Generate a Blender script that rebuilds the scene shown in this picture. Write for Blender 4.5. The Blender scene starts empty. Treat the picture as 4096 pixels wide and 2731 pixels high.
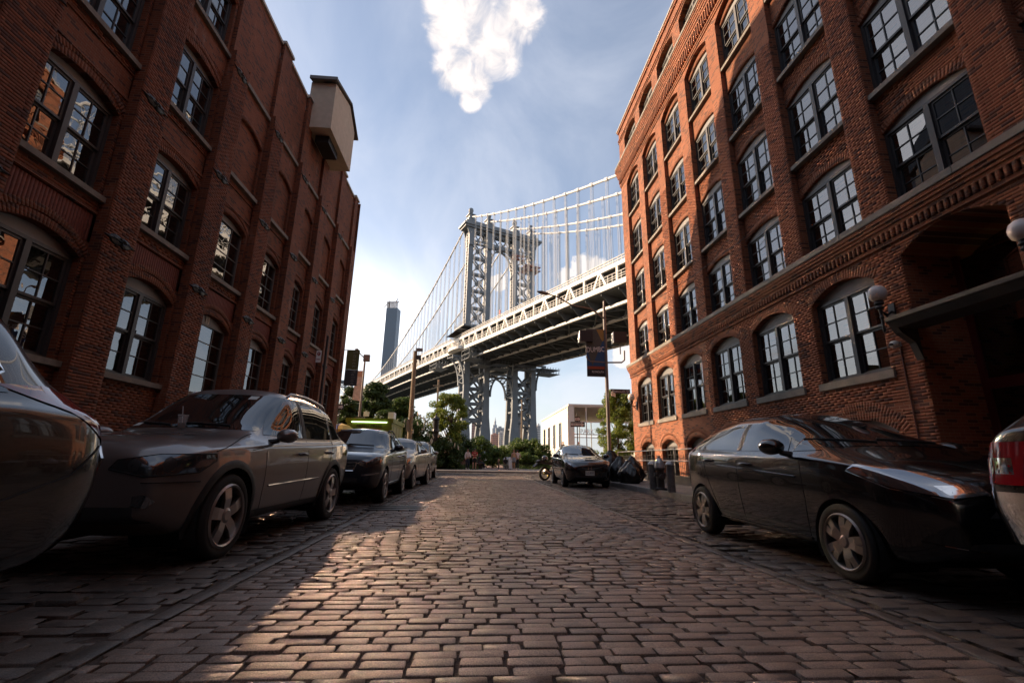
import bpy, bmesh, math, random
import numpy as np
from mathutils import Vector, Matrix
from mathutils.bvhtree import BVHTree
random.seed(7); rng = np.random.default_rng(7)
PI = math.pi
SC = bpy.context.scene
COL = SC.collection
# ------------------------------------------------------------------ camera
FPX, CX, CY, CAMH = 1815.0, 2048.0, 1365.5, 0.92      # focal length and centre in pixels of a 4096 px wide frame
def _basis():
    s = np.array([(1905 - CX) / FPX, -(1834 - CY) / FPX, 1.0]); s /= np.linalg.norm(s)
    r = np.array([1, -0.0155, 0.0]); r -= s * np.dot(r, s); r /= np.linalg.norm(r)
    u = np.cross(s, r)
    if u[1] < 0: u = -u
    return np.stack([r, s, u])
CM = _basis()                                          # world = CM @ camera(x right, y up, z forward)
CO = np.array([0, 0, CAMH])
cam = bpy.data.cameras.new('camera'); camo = bpy.data.objects.new('camera', cam); COL.objects.link(camo)
cam.sensor_width = 36; cam.lens = 36 * FPX / 4096; cam.clip_start = 0.05; cam.clip_end = 20000
_m = Matrix.Identity(4)
for i in range(3):
    _m[i][0] = CM[i][0]; _m[i][1] = CM[i][1]; _m[i][2] = -CM[i][2]; _m[i][3] = CO[i]
camo.matrix_world = _m; SC.camera = camo
def ray(px, py): return CM @ np.array([(px - CX) / FPX, -(py - CY) / FPX, 1.0])
def G(px, py, z=0.0):                                  # where the line of sight meets the height z
    d = ray(px, py); t = (z - CAMH) / d[2]; return CO + t * d
def PY(px, py, Y):                                     # where it meets the depth Y
    d = ray(px, py); return CO + d * (Y / d[1])
def proj(P):
    c = (np.asarray(P, float) - CO) @ CM
    w = np.maximum(c[..., 2], 1e-3)
    return CX + FPX * c[..., 0] / w, CY - FPX * c[..., 1] / w, c[..., 2]
# ------------------------------------------------------------------ light
SUN_AZ, SUN_EL = math.radians(-64.7), math.radians(25.0)   # azimuth measured from the street's direction (+Y) to the right
sun = bpy.data.lights.new('sun', 'SUN'); suno = bpy.data.objects.new('sun', sun); COL.objects.link(suno)
sun.energy = 5.0; sun.angle = math.radians(0.5); sun.color = (1.0, 0.74, 0.5)
_sd = Vector((math.sin(SUN_AZ) * math.cos(SUN_EL), math.cos(SUN_AZ) * math.cos(SUN_EL), math.sin(SUN_EL)))
suno.rotation_euler = _sd.to_track_quat('Z', 'Y').to_euler()
SC.view_settings.view_transform = 'Standard'; SC.view_settings.look = 'None'
SC.view_settings.exposure = 0.9; SC.view_settings.gamma = 1.0; SC.view_settings.use_curve_mapping = False
cy = SC.cycles
cy.use_denoising = True; cy.max_bounces = 8; cy.diffuse_bounces = 4; cy.glossy_bounces = 5; cy.transparent_max_bounces = 12
cy.transmission_bounces = 6; cy.blur_glossy = 1.0; cy.sample_clamp_indirect = 25.0; cy.caustics_reflective = True
W = bpy.data.worlds.new('World'); SC.world = W; W.use_nodes = True
def make_sky():
    nt = W.node_tree; nt.nodes.clear(); N = nt.nodes; L = nt.links
    out = N.new('ShaderNodeOutputWorld'); bg = N.new('ShaderNodeBackground'); L.new(bg.outputs[0], out.inputs[0])
    bg.inputs[1].default_value = 0.10
    sky = N.new('ShaderNodeTexSky'); sky.sky_type = 'NISHITA'; sky.sun_disc = False
    sky.sun_elevation = SUN_EL; sky.sun_rotation = SUN_AZ; sky.air_density = 1.0; sky.dust_density = 1.2; sky.ozone_density = 1.2
    tc = N.new('ShaderNodeTexCoord'); D = tc.outputs['Generated']
    def m(op, a, b=None, c=None, clamp=False):
        n = N.new('ShaderNodeMath'); n.operation = op; n.use_clamp = clamp
        for i, v in enumerate((a, b, c)):
            if v is None: continue
            if isinstance(v, (int, float)): n.inputs[i].default_value = v
            else: L.new(v, n.inputs[i])
        return n.outputs[0]
    def dot(v):
        n = N.new('ShaderNodeVectorMath'); n.operation = 'DOT_PRODUCT'; L.new(D, n.inputs[0]); n.inputs[1].default_value = v
        return n.outputs['Value']
    def direc(px, py):
        d = ray(px, py); return tuple(d / np.linalg.norm(d))
    def smooth(v, a, b):
        n = N.new('ShaderNodeMapRange'); n.interpolation_type = 'SMOOTHSTEP'; L.new(v, n.inputs[0])
        n.inputs[1].default_value = a; n.inputs[2].default_value = b; n.inputs[3].default_value = 0; n.inputs[4].default_value = 1
        return n.outputs[0]
    def noise(scale, detail=8, rough=0.6, vec=None, dist=0.0):
        n = N.new('ShaderNodeTexNoise'); n.inputs['Scale'].default_value = scale; n.inputs['Detail'].default_value = detail
        n.inputs['Roughness'].default_value = rough; n.inputs['Distortion'].default_value = dist
        L.new(vec or D, n.inputs['Vector']); return n.outputs['Fac']
    def blob(px, py, deg):                              # soft round patch of sky, deg across
        return smooth(dot(direc(px, py)), math.cos(math.radians(deg)), math.cos(math.radians(deg * 0.12)))
    # cumulus patches: where they stand in the sky, broken up by noise
    big = None
    for b in ((1850, 60, 5.5), (1960, 190, 4.6), (1830, 280, 3.6), (1905, 330, 2.7), (1790, 120, 3.0), (2070, 60, 3.6), (1900, -150, 6.5), (1880, 400, 1.7)):
        v = blob(*b); big = v if big is None else m('MAXIMUM', big, v)
    n1 = noise(20, 7, 0.58, dist=0.5)
    c1 = smooth(m('ADD', big, m('MULTIPLY', m('SUBTRACT', n1, 0.5), 1.7)), 0.22, 1.05)
    c1 = m('MULTIPLY', c1, smooth(big, 0.02, 0.25))
    low = None
    for b in ((2330, 1060, 2.0), (2380, 1075, 2.2), (2270, 1110, 1.7), (2440, 1085, 1.8), (2350, 1120, 2.2), (1990, 1130, 1.6), (2080, 1160, 1.6), (2500, 1420, 2.4)):
        v = blob(*b); low = v if low is None else m('MAXIMUM', low, v)
    n2 = noise(55, 9, 0.6, dist=0.3)
    c2 = smooth(m('ADD', low, m('MULTIPLY', m('SUBTRACT', n2, 0.5), 2.0)), 0.38, 0.8)
    c2 = m('MULTIPLY', c2, smooth(low, 0.02, 0.25))
    # thin high veil, stretched over the whole sky
    sep = N.new('ShaderNodeSeparateXYZ'); L.new(D, sep.inputs[0])
    zz = m('ADD', m('MAXIMUM', sep.outputs[2], 0.0), 0.22)
    cmb = N.new('ShaderNodeCombineXYZ'); L.new(m('DIVIDE', sep.outputs[0], zz), cmb.inputs[0]); L.new(m('DIVIDE', m('MULTIPLY', sep.outputs[1], 0.55), zz), cmb.inputs[1])
    veil = m('MULTIPLY_ADD', smooth(noise(2.2, 7, 0.55, cmb.outputs[0], 0.6), 0.34, 0.78), 0.50, 0.16)
    cumu = smooth(noise(3.2, 8, 0.6, cmb.outputs[0], 0.2), 0.60, 0.72)      # scattered cumulus elsewhere
    away = m('SUBTRACT', 1.0, smooth(dot(direc(2048, 600)), 0.72, 0.86), None, True)
    c3 = m('MULTIPLY', m('MULTIPLY', cumu, away), 0.75)
    # glow put into the sky round the sun's glint on the glass tower
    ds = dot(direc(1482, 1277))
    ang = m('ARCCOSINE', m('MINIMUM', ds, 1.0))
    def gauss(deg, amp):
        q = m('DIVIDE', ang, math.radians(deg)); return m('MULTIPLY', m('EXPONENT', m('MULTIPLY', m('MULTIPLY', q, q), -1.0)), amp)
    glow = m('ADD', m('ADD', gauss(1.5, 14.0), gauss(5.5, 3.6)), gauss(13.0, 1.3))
    disc = m('MULTIPLY', m('LESS_THAN', ang, math.radians(0.42)), 4.2e4)  # added second sun, stands for the tower's glint and lights the road
    # mix
    def mix(fac, a, b):
        n = N.new('ShaderNodeMix'); n.data_type = 'RGBA'; L.new(fac, n.inputs[0])
        for i, v in ((6, a), (7, b)):
            if isinstance(v, tuple): n.inputs[i].default_value = v
            else: L.new(v, n.inputs[i])
        return n.outputs[2]
    hs = N.new('ShaderNodeHueSaturation'); hs.inputs['Saturation'].default_value = 1.05; hs.inputs['Value'].default_value = 1.0; L.new(sky.outputs[0], hs.inputs['Color'])
    haze = m('MULTIPLY', m('EXPONENT', m('MULTIPLY', m('MAXIMUM', sep.outputs[2], 0.0), -7.0)), 0.85)
    col = mix(veil, hs.outputs[0], (5.0, 5.2, 5.8, 1))
    col = mix(haze, col, (5.4, 5.3, 5.4, 1))
    col = mix(c3, col, (5.4, 5.1, 5.0, 1))
    col = mix(m('MULTIPLY', c2, 0.92), col, (5.9, 5.5, 5.3, 1))
    col = mix(m('MULTIPLY', c1, 0.95), col, mix(smooth(n1, 0.32, 0.62), (4.6, 4.4, 4.5, 1), (6.6, 6.0, 5.7, 1)))
    def vm(op, a, b):
        n = N.new('ShaderNodeVectorMath'); n.operation = op
        for i, v in enumerate((a, b)):
            if isinstance(v, tuple): n.inputs[i].default_value = v
            else: L.new(v, n.inputs[i])
        return n.outputs[0]
    def scal(c, f):
        n = N.new('ShaderNodeVectorMath'); n.operation = 'SCALE'; n.inputs[0].default_value = c; L.new(f, n.inputs['Scale']); return n.outputs[0]
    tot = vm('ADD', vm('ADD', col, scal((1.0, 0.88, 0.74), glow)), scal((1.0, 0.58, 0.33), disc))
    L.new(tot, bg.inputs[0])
    W.cycles.sampling_method = 'MANUAL'; W.cycles.sample_map_resolution = 2048
make_sky()
# ------------------------------------------------------------------ helpers: materials
MATS = {}
def _in(b, n, v):
    if n in b.inputs: b.inputs[n].default_value = v
def mat(name, col, rough=0.6, metal=0.0, var=0.0, vscale=4.0, bump=0.0, bscale=40.0, ior=1.5, coat=0.0, emit=0.0, alpha=1.0, trans=0.0, spec=0.5, objvar=0.0):
    if name in MATS: return MATS[name]
    m = bpy.data.materials.new(name); m.use_nodes = True; nt = m.node_tree; b = nt.nodes['Principled BSDF']
    c = (col[0], col[1], col[2], 1); _in(b, 'Base Color', c); _in(b, 'Roughness', rough); _in(b, 'Metallic', metal); _in(b, 'IOR', ior)
    _in(b, 'Coat Weight', coat); _in(b, 'Coat Roughness', 0.02); _in(b, 'Specular IOR Level', spec)
    if emit: _in(b, 'Emission Color', c); _in(b, 'Emission Strength', emit)
    if trans: _in(b, 'Transmission Weight', trans)
    src = None
    if var or objvar:
        tc = nt.nodes.new('ShaderNodeNewGeometry')
        n = nt.nodes.new('ShaderNodeTexNoise'); n.inputs['Scale'].default_value = vscale; n.inputs['Detail'].default_value = 6
        nt.links.new(tc.outputs['Position'], n.inputs['Vector'])
        mr = nt.nodes.new('ShaderNodeMapRange'); nt.links.new(n.outputs['Fac'], mr.inputs[0])
        mr.inputs[1].default_value = 0.25; mr.inputs[2].default_value = 0.75; mr.inputs[3].default_value = 1 - var; mr.inputs[4].default_value = 1 + var
        f = mr.outputs[0]
        if objvar:
            oi = nt.nodes.new('ShaderNodeObjectInfo'); m2 = nt.nodes.new('ShaderNodeMapRange'); nt.links.new(oi.outputs['Random'], m2.inputs[0])
            m2.inputs[3].default_value = 1 - objvar; m2.inputs[4].default_value = 1 + objvar
            mm = nt.nodes.new('ShaderNodeMath'); mm.operation = 'MULTIPLY'; nt.links.new(f, mm.inputs[0]); nt.links.new(m2.outputs[0], mm.inputs[1]); f = mm.outputs[0]
        vs = nt.nodes.new('ShaderNodeVectorMath'); vs.operation = 'SCALE'; vs.inputs[0].default_value = col; nt.links.new(f, vs.inputs['Scale'])
        nt.links.new(vs.outputs[0], b.inputs['Base Color'])
    if bump:
        tc = nt.nodes.new('ShaderNodeNewGeometry')
        n = nt.nodes.new('ShaderNodeTexNoise'); n.inputs['Scale'].default_value = bscale; n.inputs['Detail'].default_value = 5
        nt.links.new(tc.outputs['Position'], n.inputs['Vector'])
        bp = nt.nodes.new('ShaderNodeBump'); bp.inputs['Strength'].default_value = bump; bp.inputs['Distance'].default_value = 0.01
        nt.links.new(n.outputs['Fac'], bp.inputs['Height']); nt.links.new(bp.outputs[0], b.inputs['Normal'])
    MATS[name] = m; return m
def mat_glass(name, tint=(0.6, 0.65, 0.65), ior=2.0, clear=0.85, wavy=0.0):
    if name in MATS: return MATS[name]
    m = bpy.data.materials.new(name); m.use_nodes = True; nt = m.node_tree; nt.nodes.clear(); N = nt.nodes; L = nt.links
    out = N.new('ShaderNodeOutputMaterial'); mx = N.new('ShaderNodeMixShader'); L.new(mx.outputs[0], out.inputs[0])
    fr = N.new('ShaderNodeFresnel'); fr.inputs['IOR'].default_value = ior; L.new(fr.outputs[0], mx.inputs[0])
    tr = N.new('ShaderNodeBsdfTransparent'); tr.inputs[0].default_value = (tint[0] * clear, tint[1] * clear, tint[2] * clear, 1); L.new(tr.outputs[0], mx.inputs[1])
    gl = N.new('ShaderNodeBsdfGlossy'); gl.inputs['Roughness'].default_value = 0.004; gl.inputs[0].default_value = (0.95, 0.97, 1, 1); L.new(gl.outputs[0], mx.inputs[2])
    if wavy:
        g = N.new('ShaderNodeNewGeometry'); n = N.new('ShaderNodeTexNoise'); n.inputs['Scale'].default_value = 2.2; n.inputs['Detail'].default_value = 1.5; L.new(g.outputs['Position'], n.inputs['Vector'])
        bp = N.new('ShaderNodeBump'); bp.inputs['Strength'].default_value = wavy; bp.inputs['Distance'].default_value = 0.05; L.new(n.outputs['Fac'], bp.inputs['Height'])
        L.new(bp.outputs[0], gl.inputs['Normal']); L.new(bp.outputs[0], fr.inputs['Normal'])
    MATS[name] = m; return m
def mat_brick(name, c1, c2, mortar, dark=(0.05, 0.02, 0.015), stain=0.35, pale=None):
    m = bpy.data.materials.new(name); m.use_nodes = True; nt = m.node_tree; N = nt.nodes; L = nt.links; b = N['Principled BSDF']
    g = N.new('ShaderNodeNewGeometry'); sp = N.new('ShaderNodeSeparateXYZ'); L.new(g.outputs['Position'], sp.inputs[0])
    sn = N.new('ShaderNodeSeparateXYZ'); L.new(g.outputs['True Normal'], sn.inputs[0])
    def mt(op, a, bb=None):
        n = N.new('ShaderNodeMath'); n.operation = op
        for i, v in enumerate((a, bb)):
            if v is None: continue
            if isinstance(v, (int, float)): n.inputs[i].default_value = v
            else: L.new(v, n.inputs[i])
        return n.outputs[0]
    sel = mt('GREATER_THAN', mt('ABSOLUTE', sn.outputs[1]), 0.6)
    u = mt('ADD', mt('MULTIPLY', sp.outputs[0], sel), mt('MULTIPLY', sp.outputs[1], mt('SUBTRACT', 1.0, sel)))
    u = mt('ADD', u, 500.0)
    cb = N.new('ShaderNodeCombineXYZ'); L.new(u, cb.inputs[0]); L.new(mt('ADD', sp.outputs[2], BZ * 100), cb.inputs[1])
    br = N.new('ShaderNodeTexBrick'); L.new(cb.outputs[0], br.inputs['Vector'])
    br.inputs['Scale'].default_value = 1.0; br.inputs['Brick Width'].default_value = BW; br.inputs['Row Height'].default_value = BZ
    br.inputs['Mortar Size'].default_value = 0.0055; br.inputs['Mortar Smooth'].default_value = 0.15; br.inputs['Bias'].default_value = -0.1
    br.inputs['Color1'].default_value = (*c1, 1); br.inputs['Color2'].default_value = (*c2, 1); br.inputs['Mortar'].default_value = (*mortar, 1)
    # darker burnt bricks picked at random, from the brick's own place in the bond
    row = mt('FLOOR', mt('DIVIDE', mt('ADD', sp.outputs[2], BZ * 100), BZ))
    half = mt('MULTIPLY', mt('SUBTRACT', 1.0, mt('MODULO', row, 2.0)), 0.5)
    cl = mt('FLOOR', mt('ADD', mt('DIVIDE', u, BW), half))
    cw = N.new('ShaderNodeCombineXYZ'); L.new(row, cw.inputs[0]); L.new(cl, cw.inputs[1])
    wn = N.new('ShaderNodeTexWhiteNoise'); wn.noise_dimensions = '2D'; L.new(cw.outputs[0], wn.inputs['Vector'])
    dk = mt('MULTIPLY', mt('GREATER_THAN', wn.outputs['Value'], 0.80), mt('SUBTRACT', 1.0, br.outputs['Fac']))
    def mix(f, a, bb, mode='MIX'):
        n = N.new('ShaderNodeMix'); n.data_type = 'RGBA'; n.blend_type = mode
        if isinstance(f, (int, float)): n.inputs[0].default_value = f
        else: L.new(f, n.inputs[0])
        for i, v in ((6, a), (7, bb)):
            if isinstance(v, tuple): n.inputs[i].default_value = v
            else: L.new(v, n.inputs[i])
        return n.outputs[2]
    col = mix(mt('MULTIPLY', dk, 0.75), br.outputs['Color'], (*dark, 1))
    ns = N.new('ShaderNodeTexNoise'); ns.inputs['Scale'].default_value = 0.55; ns.inputs['Detail'].default_value = 7; ns.inputs['Roughness'].default_value = 0.65; L.new(g.outputs['Position'], ns.inputs['Vector'])
    mr = N.new('ShaderNodeMapRange'); L.new(ns.outputs['Fac'], mr.inputs[0]); mr.inputs[1].default_value = 0.3; mr.inputs[2].default_value = 0.72; mr.inputs[3].default_value = 1 - stain; mr.inputs[4].default_value = 1.12
    vs = N.new('ShaderNodeVectorMath'); vs.operation = 'SCALE'; L.new(col, vs.inputs[0]); L.new(mr.outputs[0], vs.inputs['Scale'])
    fin = vs.outputs[0]
    if pale:                                            # lime washed down the wall here and there
        np_ = N.new('ShaderNodeTexNoise'); np_.inputs['Scale'].default_value = 1.3; np_.inputs['Detail'].default_value = 8; np_.inputs['Roughness'].default_value = 0.75
        mp = N.new('ShaderNodeMapping'); mp.inputs['Scale'].default_value = (1, 1, 0.35); L.new(g.outputs['Position'], mp.inputs[0]); L.new(mp.outputs[0], np_.inputs['Vector'])
        m3 = N.new('ShaderNodeMapRange'); L.new(np_.outputs['Fac'], m3.inputs[0]); m3.inputs[1].default_value = 0.60; m3.inputs[2].default_value = 0.78; m3.inputs[3].default_value = 0; m3.inputs[4].default_value = 0.5
        fin = mix(m3.outputs[0], fin, (*pale, 1))
    L.new(fin, b.inputs['Base Color']); _in(b, 'Roughness', 0.82); _in(b, 'Specular IOR Level', 0.35)
    nf = N.new('ShaderNodeTexNoise'); nf.inputs['Scale'].default_value = 55; nf.inputs['Detail'].default_value = 4; L.new(g.outputs['Position'], nf.inputs['Vector'])
    hh = mt('SUBTRACT', mt('MULTIPLY', nf.outputs['Fac'], 0.4), br.outputs['Fac'])
    bp = N.new('ShaderNodeBump'); bp.inputs['Strength'].default_value = 0.7; bp.inputs['Distance'].default_value = 0.006; L.new(hh, bp.inputs['Height']); L.new(bp.outputs[0], b.inputs['Normal'])
    MATS[name] = m; return m
BW, BZ = 0.212, 0.0635                                   # brick length and course height with their joints
# ------------------------------------------------------------------ helpers: meshes and objects
class MB:
    """collects polygons; build() links them as ONE mesh object"""
    def __init__(s): s.V = []; s.F = []
    def add(s, vs, fs):
        o = len(s.V); s.V.extend([tuple(v) for v in vs]); s.F.extend([tuple(i + o for i in f) for f in fs]); return s
    def quad(s, a, b, c, d): return s.add([a, b, c, d], [(0, 1, 2, 3)])
    def box(s, a, b):
        x0, y0, z0 = a; x1, y1, z1 = b
        return s.add([(x0, y0, z0), (x1, y0, z0), (x1, y1, z0), (x0, y1, z0), (x0, y0, z1), (x1, y0, z1), (x1, y1, z1), (x0, y1, z1)],
                     [(0, 3, 2, 1), (4, 5, 6, 7), (0, 1, 5, 4), (1, 2, 6, 5), (2, 3, 7, 6), (3, 0, 4, 7)])
    def tube(s, pts, r, n=8, cap=True, r2=None):
        pts = [Vector(p) for p in pts]; k = len(pts); o = len(s.V); rr = r if isinstance(r, (list, tuple)) else [r] * k
        up = None
        for i, p in enumerate(pts):
            t = (pts[min(i + 1, k - 1)] - pts[max(i - 1, 0)]).normalized()
            if up is None: up = Vector((0, 0, 1)) if abs(t.z) < 0.9 else Vector((1, 0, 0))
            a = t.cross(up).normalized(); b = a.cross(t).normalized(); up = b if b.length > 0 else up
            for j in range(n):
                q = 2 * PI * j / n; s.V.append(tuple(p + a * (math.cos(q) * rr[i]) + b * (math.sin(q) * rr[i])))
        for i in range(k - 1):
            for j in range(n):
                s.F.append((o + i * n + j, o + i * n + (j + 1) % n, o + (i + 1) * n + (j + 1) % n, o + (i + 1) * n + j))
        if cap:
            s.F.append(tuple(o + j for j in reversed(range(n)))); s.F.append(tuple(o + (k - 1) * n + j for j in range(n)))
        return s
    def bar(s, p, q, w, h, up=(0, 0, 1)):               # square bar from p to q
        p = Vector(p); q = Vector(q); t = (q - p).normalized(); u = Vector(up)
        if abs(t.dot(u)) > 0.98: u = Vector((1, 0, 0))
        a = t.cross(u).normalized() * (w / 2); b = a.cross(t).normalized() * (h / 2)
        v = [p - a - b, p + a - b, p + a + b, p - a + b, q - a - b, q + a - b, q + a + b, q - a + b]
        return s.add(v, [(0, 3, 2, 1), (4, 5, 6, 7), (0, 1, 5, 4), (1, 2, 6, 5), (2, 3, 7, 6), (3, 0, 4, 7)])
    def lathe(s, prof, n=16, c=(0, 0, 0), sx=1.0, sy=1.0):          # prof: (r, z) from bottom to top
        o = len(s.V)
        for r, z in prof:
            for j in range(n):
                q = 2 * PI * j / n; s.V.append((c[0] + r * sx * math.cos(q), c[1] + r * sy * math.sin(q), c[2] + z))
        for i in range(len(prof) - 1):
            for j in range(n): s.F.append((o + i * n + j, o + i * n + (j + 1) % n, o + (i + 1) * n + (j + 1) % n, o + (i + 1) * n + j))
        s.F.append(tuple(o + j for j in reversed(range(n)))); s.F.append(tuple(o + (len(prof) - 1) * n + j for j in range(n)))
        return s
    def prism(s, poly, axis, a, b):                     # polygon in the plane across axis, pushed from a to b
        def P(u, v, w): return {0: (w, u, v), 1: (u, w, v), 2: (u, v, w)}[axis]
        n = len(poly); o = len(s.V)
        s.V += [P(u, v, a) for u, v in poly] + [P(u, v, b) for u, v in poly]
        s.F.append(tuple(o + i for i in reversed(range(n)))); s.F.append(tuple(o + n + i for i in range(n)))
        for i in range(n): s.F.append((o + i, o + (i + 1) % n, o + n + (i + 1) % n, o + n + i))
        return s
    def grid(s, P):                                     # P[i][j] points
        o = len(s.V); ni = len(P); nj = len(P[0])
        for r in P: s.V.extend(tuple(p) for p in r)
        for i in range(ni - 1):
            for j in range(nj - 1): s.F.append((o + i * nj + j, o + (i + 1) * nj + j, o + (i + 1) * nj + j + 1, o + i * nj + j + 1))
        return s
    def mesh(s, name, m=None, smooth=False, fix=True):
        me = bpy.data.meshes.new(name); me.from_pydata(s.V, [], s.F)
        if fix:
            bm = bmesh.new(); bm.from_mesh(me); bmesh.ops.recalc_face_normals(bm, faces=bm.faces); bm.to_mesh(me); bm.free()
        if smooth: me.shade_smooth() if hasattr(me, 'shade_smooth') else None
        if m: me.materials.append(m)
        me.update(); return me
    def build(s, name, m=None, parent=None, smooth=False, fix=True, **kw):
        return link(name, s.mesh(name, m, smooth, fix), parent, **kw)
def link(name, me, parent=None, loc=None, rot=None, scale=None, label=None, kind=None, cat=None, group=None, world=False):
    o = bpy.data.objects.new(name, me); COL.objects.link(o)
    if parent is not None:
        o.parent = parent
    if loc is not None: o.location = loc
    if rot is not None: o.rotation_euler = rot
    if scale is not None: o.scale = scale
    if world and parent is not None:                    # geometry given in world coordinates: undo the thing's own placing
        o.matrix_parent_inverse = parent_world(parent).inverted()
    tag(o, label, cat, group, kind); return o
def parent_world(p):
    m = Matrix.LocRotScale(p.location, p.rotation_euler, p.scale)
    return (parent_world(p.parent) @ p.matrix_parent_inverse @ m) if p.parent else m
def tag(o, label=None, cat=None, group=None, kind=None):
    if label: o['label'] = label
    if cat: o['category'] = cat
    if group: o['group'] = group
    if kind: o['kind'] = kind
    return o
def thing(name, label, cat, loc=(0, 0, 0), rz=0.0, group=None):
    o = bpy.data.objects.new(name, None); COL.objects.link(o); o.location = loc; o.rotation_euler = (0, 0, rz); o.empty_display_size = 0.2
    return tag(o, label, cat, group)
def copy_tree(o, parent=None):
    c = o.copy(); COL.objects.link(c); c.parent = parent
    for ch in list(o.children): copy_tree(ch, c)
    return c
def np_mesh(name, V, Q, m=None, smooth=False):          # V (n,3), Q (k,4) or (k,3)
    me = bpy.data.meshes.new(name); V = np.asarray(V, np.float32); Q = np.asarray(Q, np.int32)
    me.vertices.add(len(V)); me.vertices.foreach_set('co', V.ravel())
    k, n = Q.shape; me.loops.add(k * n); me.loops.foreach_set('vertex_index', Q.ravel())
    me.polygons.add(k); me.polygons.foreach_set('loop_start', np.arange(0, k * n, n, dtype=np.int32))
    try: me.polygons.foreach_set('loop_total', np.full(k, n, np.int32))
    except Exception: pass
    if smooth: me.polygons.foreach_set('use_smooth', np.ones(k, bool))
    me.update(calc_edges=True); me.validate()
    if m: me.materials.append(m)
    return me
def pieces(parent, name, tmpl, T, S, m, limit=300, rest=None, rot=None, jit=0.0, kind_rest='stuff'):
    """many alike pieces: tmpl = (verts, quads); T centres (n,3), S sizes (n,3), rot angles about x (n,). The largest in view become
    objects of their own that share one mesh, the others one joined part"""
    T = np.asarray(T, float); S = np.asarray(S, float)
    if len(T) == 0: return
    R = np.zeros(len(T)) if rot is None else np.asarray(rot, float)
    x, y, d = proj(T)
    inside = (d > 0.3) & (x > 0) & (x < 4096) & (y > 0) & (y < 2731)
    size = np.where(inside, np.linalg.norm(S, axis=1) / np.maximum(d, 0.3), 0)
    order = np.argsort(-size); top = [i for i in order[:limit] if size[i] > 0]
    mesh_list = []
    for k in range(8 if jit else 1):
        mesh_list.append(np_mesh(name, np.asarray(tmpl[0], float) + (rng.normal(0, jit, np.shape(tmpl[0])) * (1, 1, 0.3) if jit else 0), tmpl[1], m))
    inv = parent_world(parent).inverted() if parent is not None else Matrix.Identity(4)
    for i in top:
        o = bpy.data.objects.new(name, mesh_list[i % len(mesh_list)]); COL.objects.link(o); o.parent = parent; o.matrix_parent_inverse = inv
        o.location = T[i]; o.scale = S[i]; o.rotation_euler = (R[i], 0, 0)
    mask = np.ones(len(T), bool); mask[top] = False
    if mask.any():
        V0 = np.asarray(tmpl[0], float); Q0 = np.asarray(tmpl[1], int); n = mask.sum()
        P = np.repeat(V0[None], n, 0)
        if jit: P = P + rng.normal(0, jit, P.shape) * (1, 1, 0.3)
        P = P * S[mask][:, None]
        c, s_ = np.cos(R[mask])[:, None], np.sin(R[mask])[:, None]
        P = np.stack([P[..., 0], P[..., 1] * c - P[..., 2] * s_, P[..., 1] * s_ + P[..., 2] * c], -1) + T[mask][:, None]
        Q = (Q0[None] + (np.arange(n) * len(V0))[:, None, None]).reshape(-1, Q0.shape[1])
        o = link(rest or name + 's', np_mesh(rest or name, P.reshape(-1, 3), Q, m), parent, world=True, kind=kind_rest)
BOX = (np.array([(-.5, -.5, -.5), (.5, -.5, -.5), (.5, .5, -.5), (-.5, .5, -.5), (-.5, -.5, .5), (.5, -.5, .5), (.5, .5, .5), (-.5, .5, .5)]),
       np.array([(0, 3, 2, 1), (4, 5, 6, 7), (0, 1, 5, 4), (1, 2, 6, 5), (2, 3, 7, 6), (3, 0, 4, 7)]))
def text_mesh(body, size, m, parent, name='lettering', ext=0.004, loc=(0, 0, 0), rot=(PI / 2, 0, 0), width=None, sx=1.0):
    cu = bpy.data.curves.new('t', 'FONT'); cu.body = body; cu.size = size; cu.extrude = ext; cu.align_x = 'CENTER'; cu.align_y = 'CENTER'; cu.resolution_u = 3
    t = bpy.data.objects.new('t', cu); COL.objects.link(t)
    dg = bpy.context.evaluated_depsgraph_get(); me = bpy.data.meshes.new_from_object(t.evaluated_get(dg)); bpy.data.objects.remove(t)
    me.materials.clear(); me.materials.append(m)
    if width:
        xs = [v.co.x for v in me.vertices]; sx = width / max(1e-6, max(xs) - min(xs))
    return link(name, me, parent, loc=loc, rot=rot, scale=(sx, 1, 1))
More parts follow.
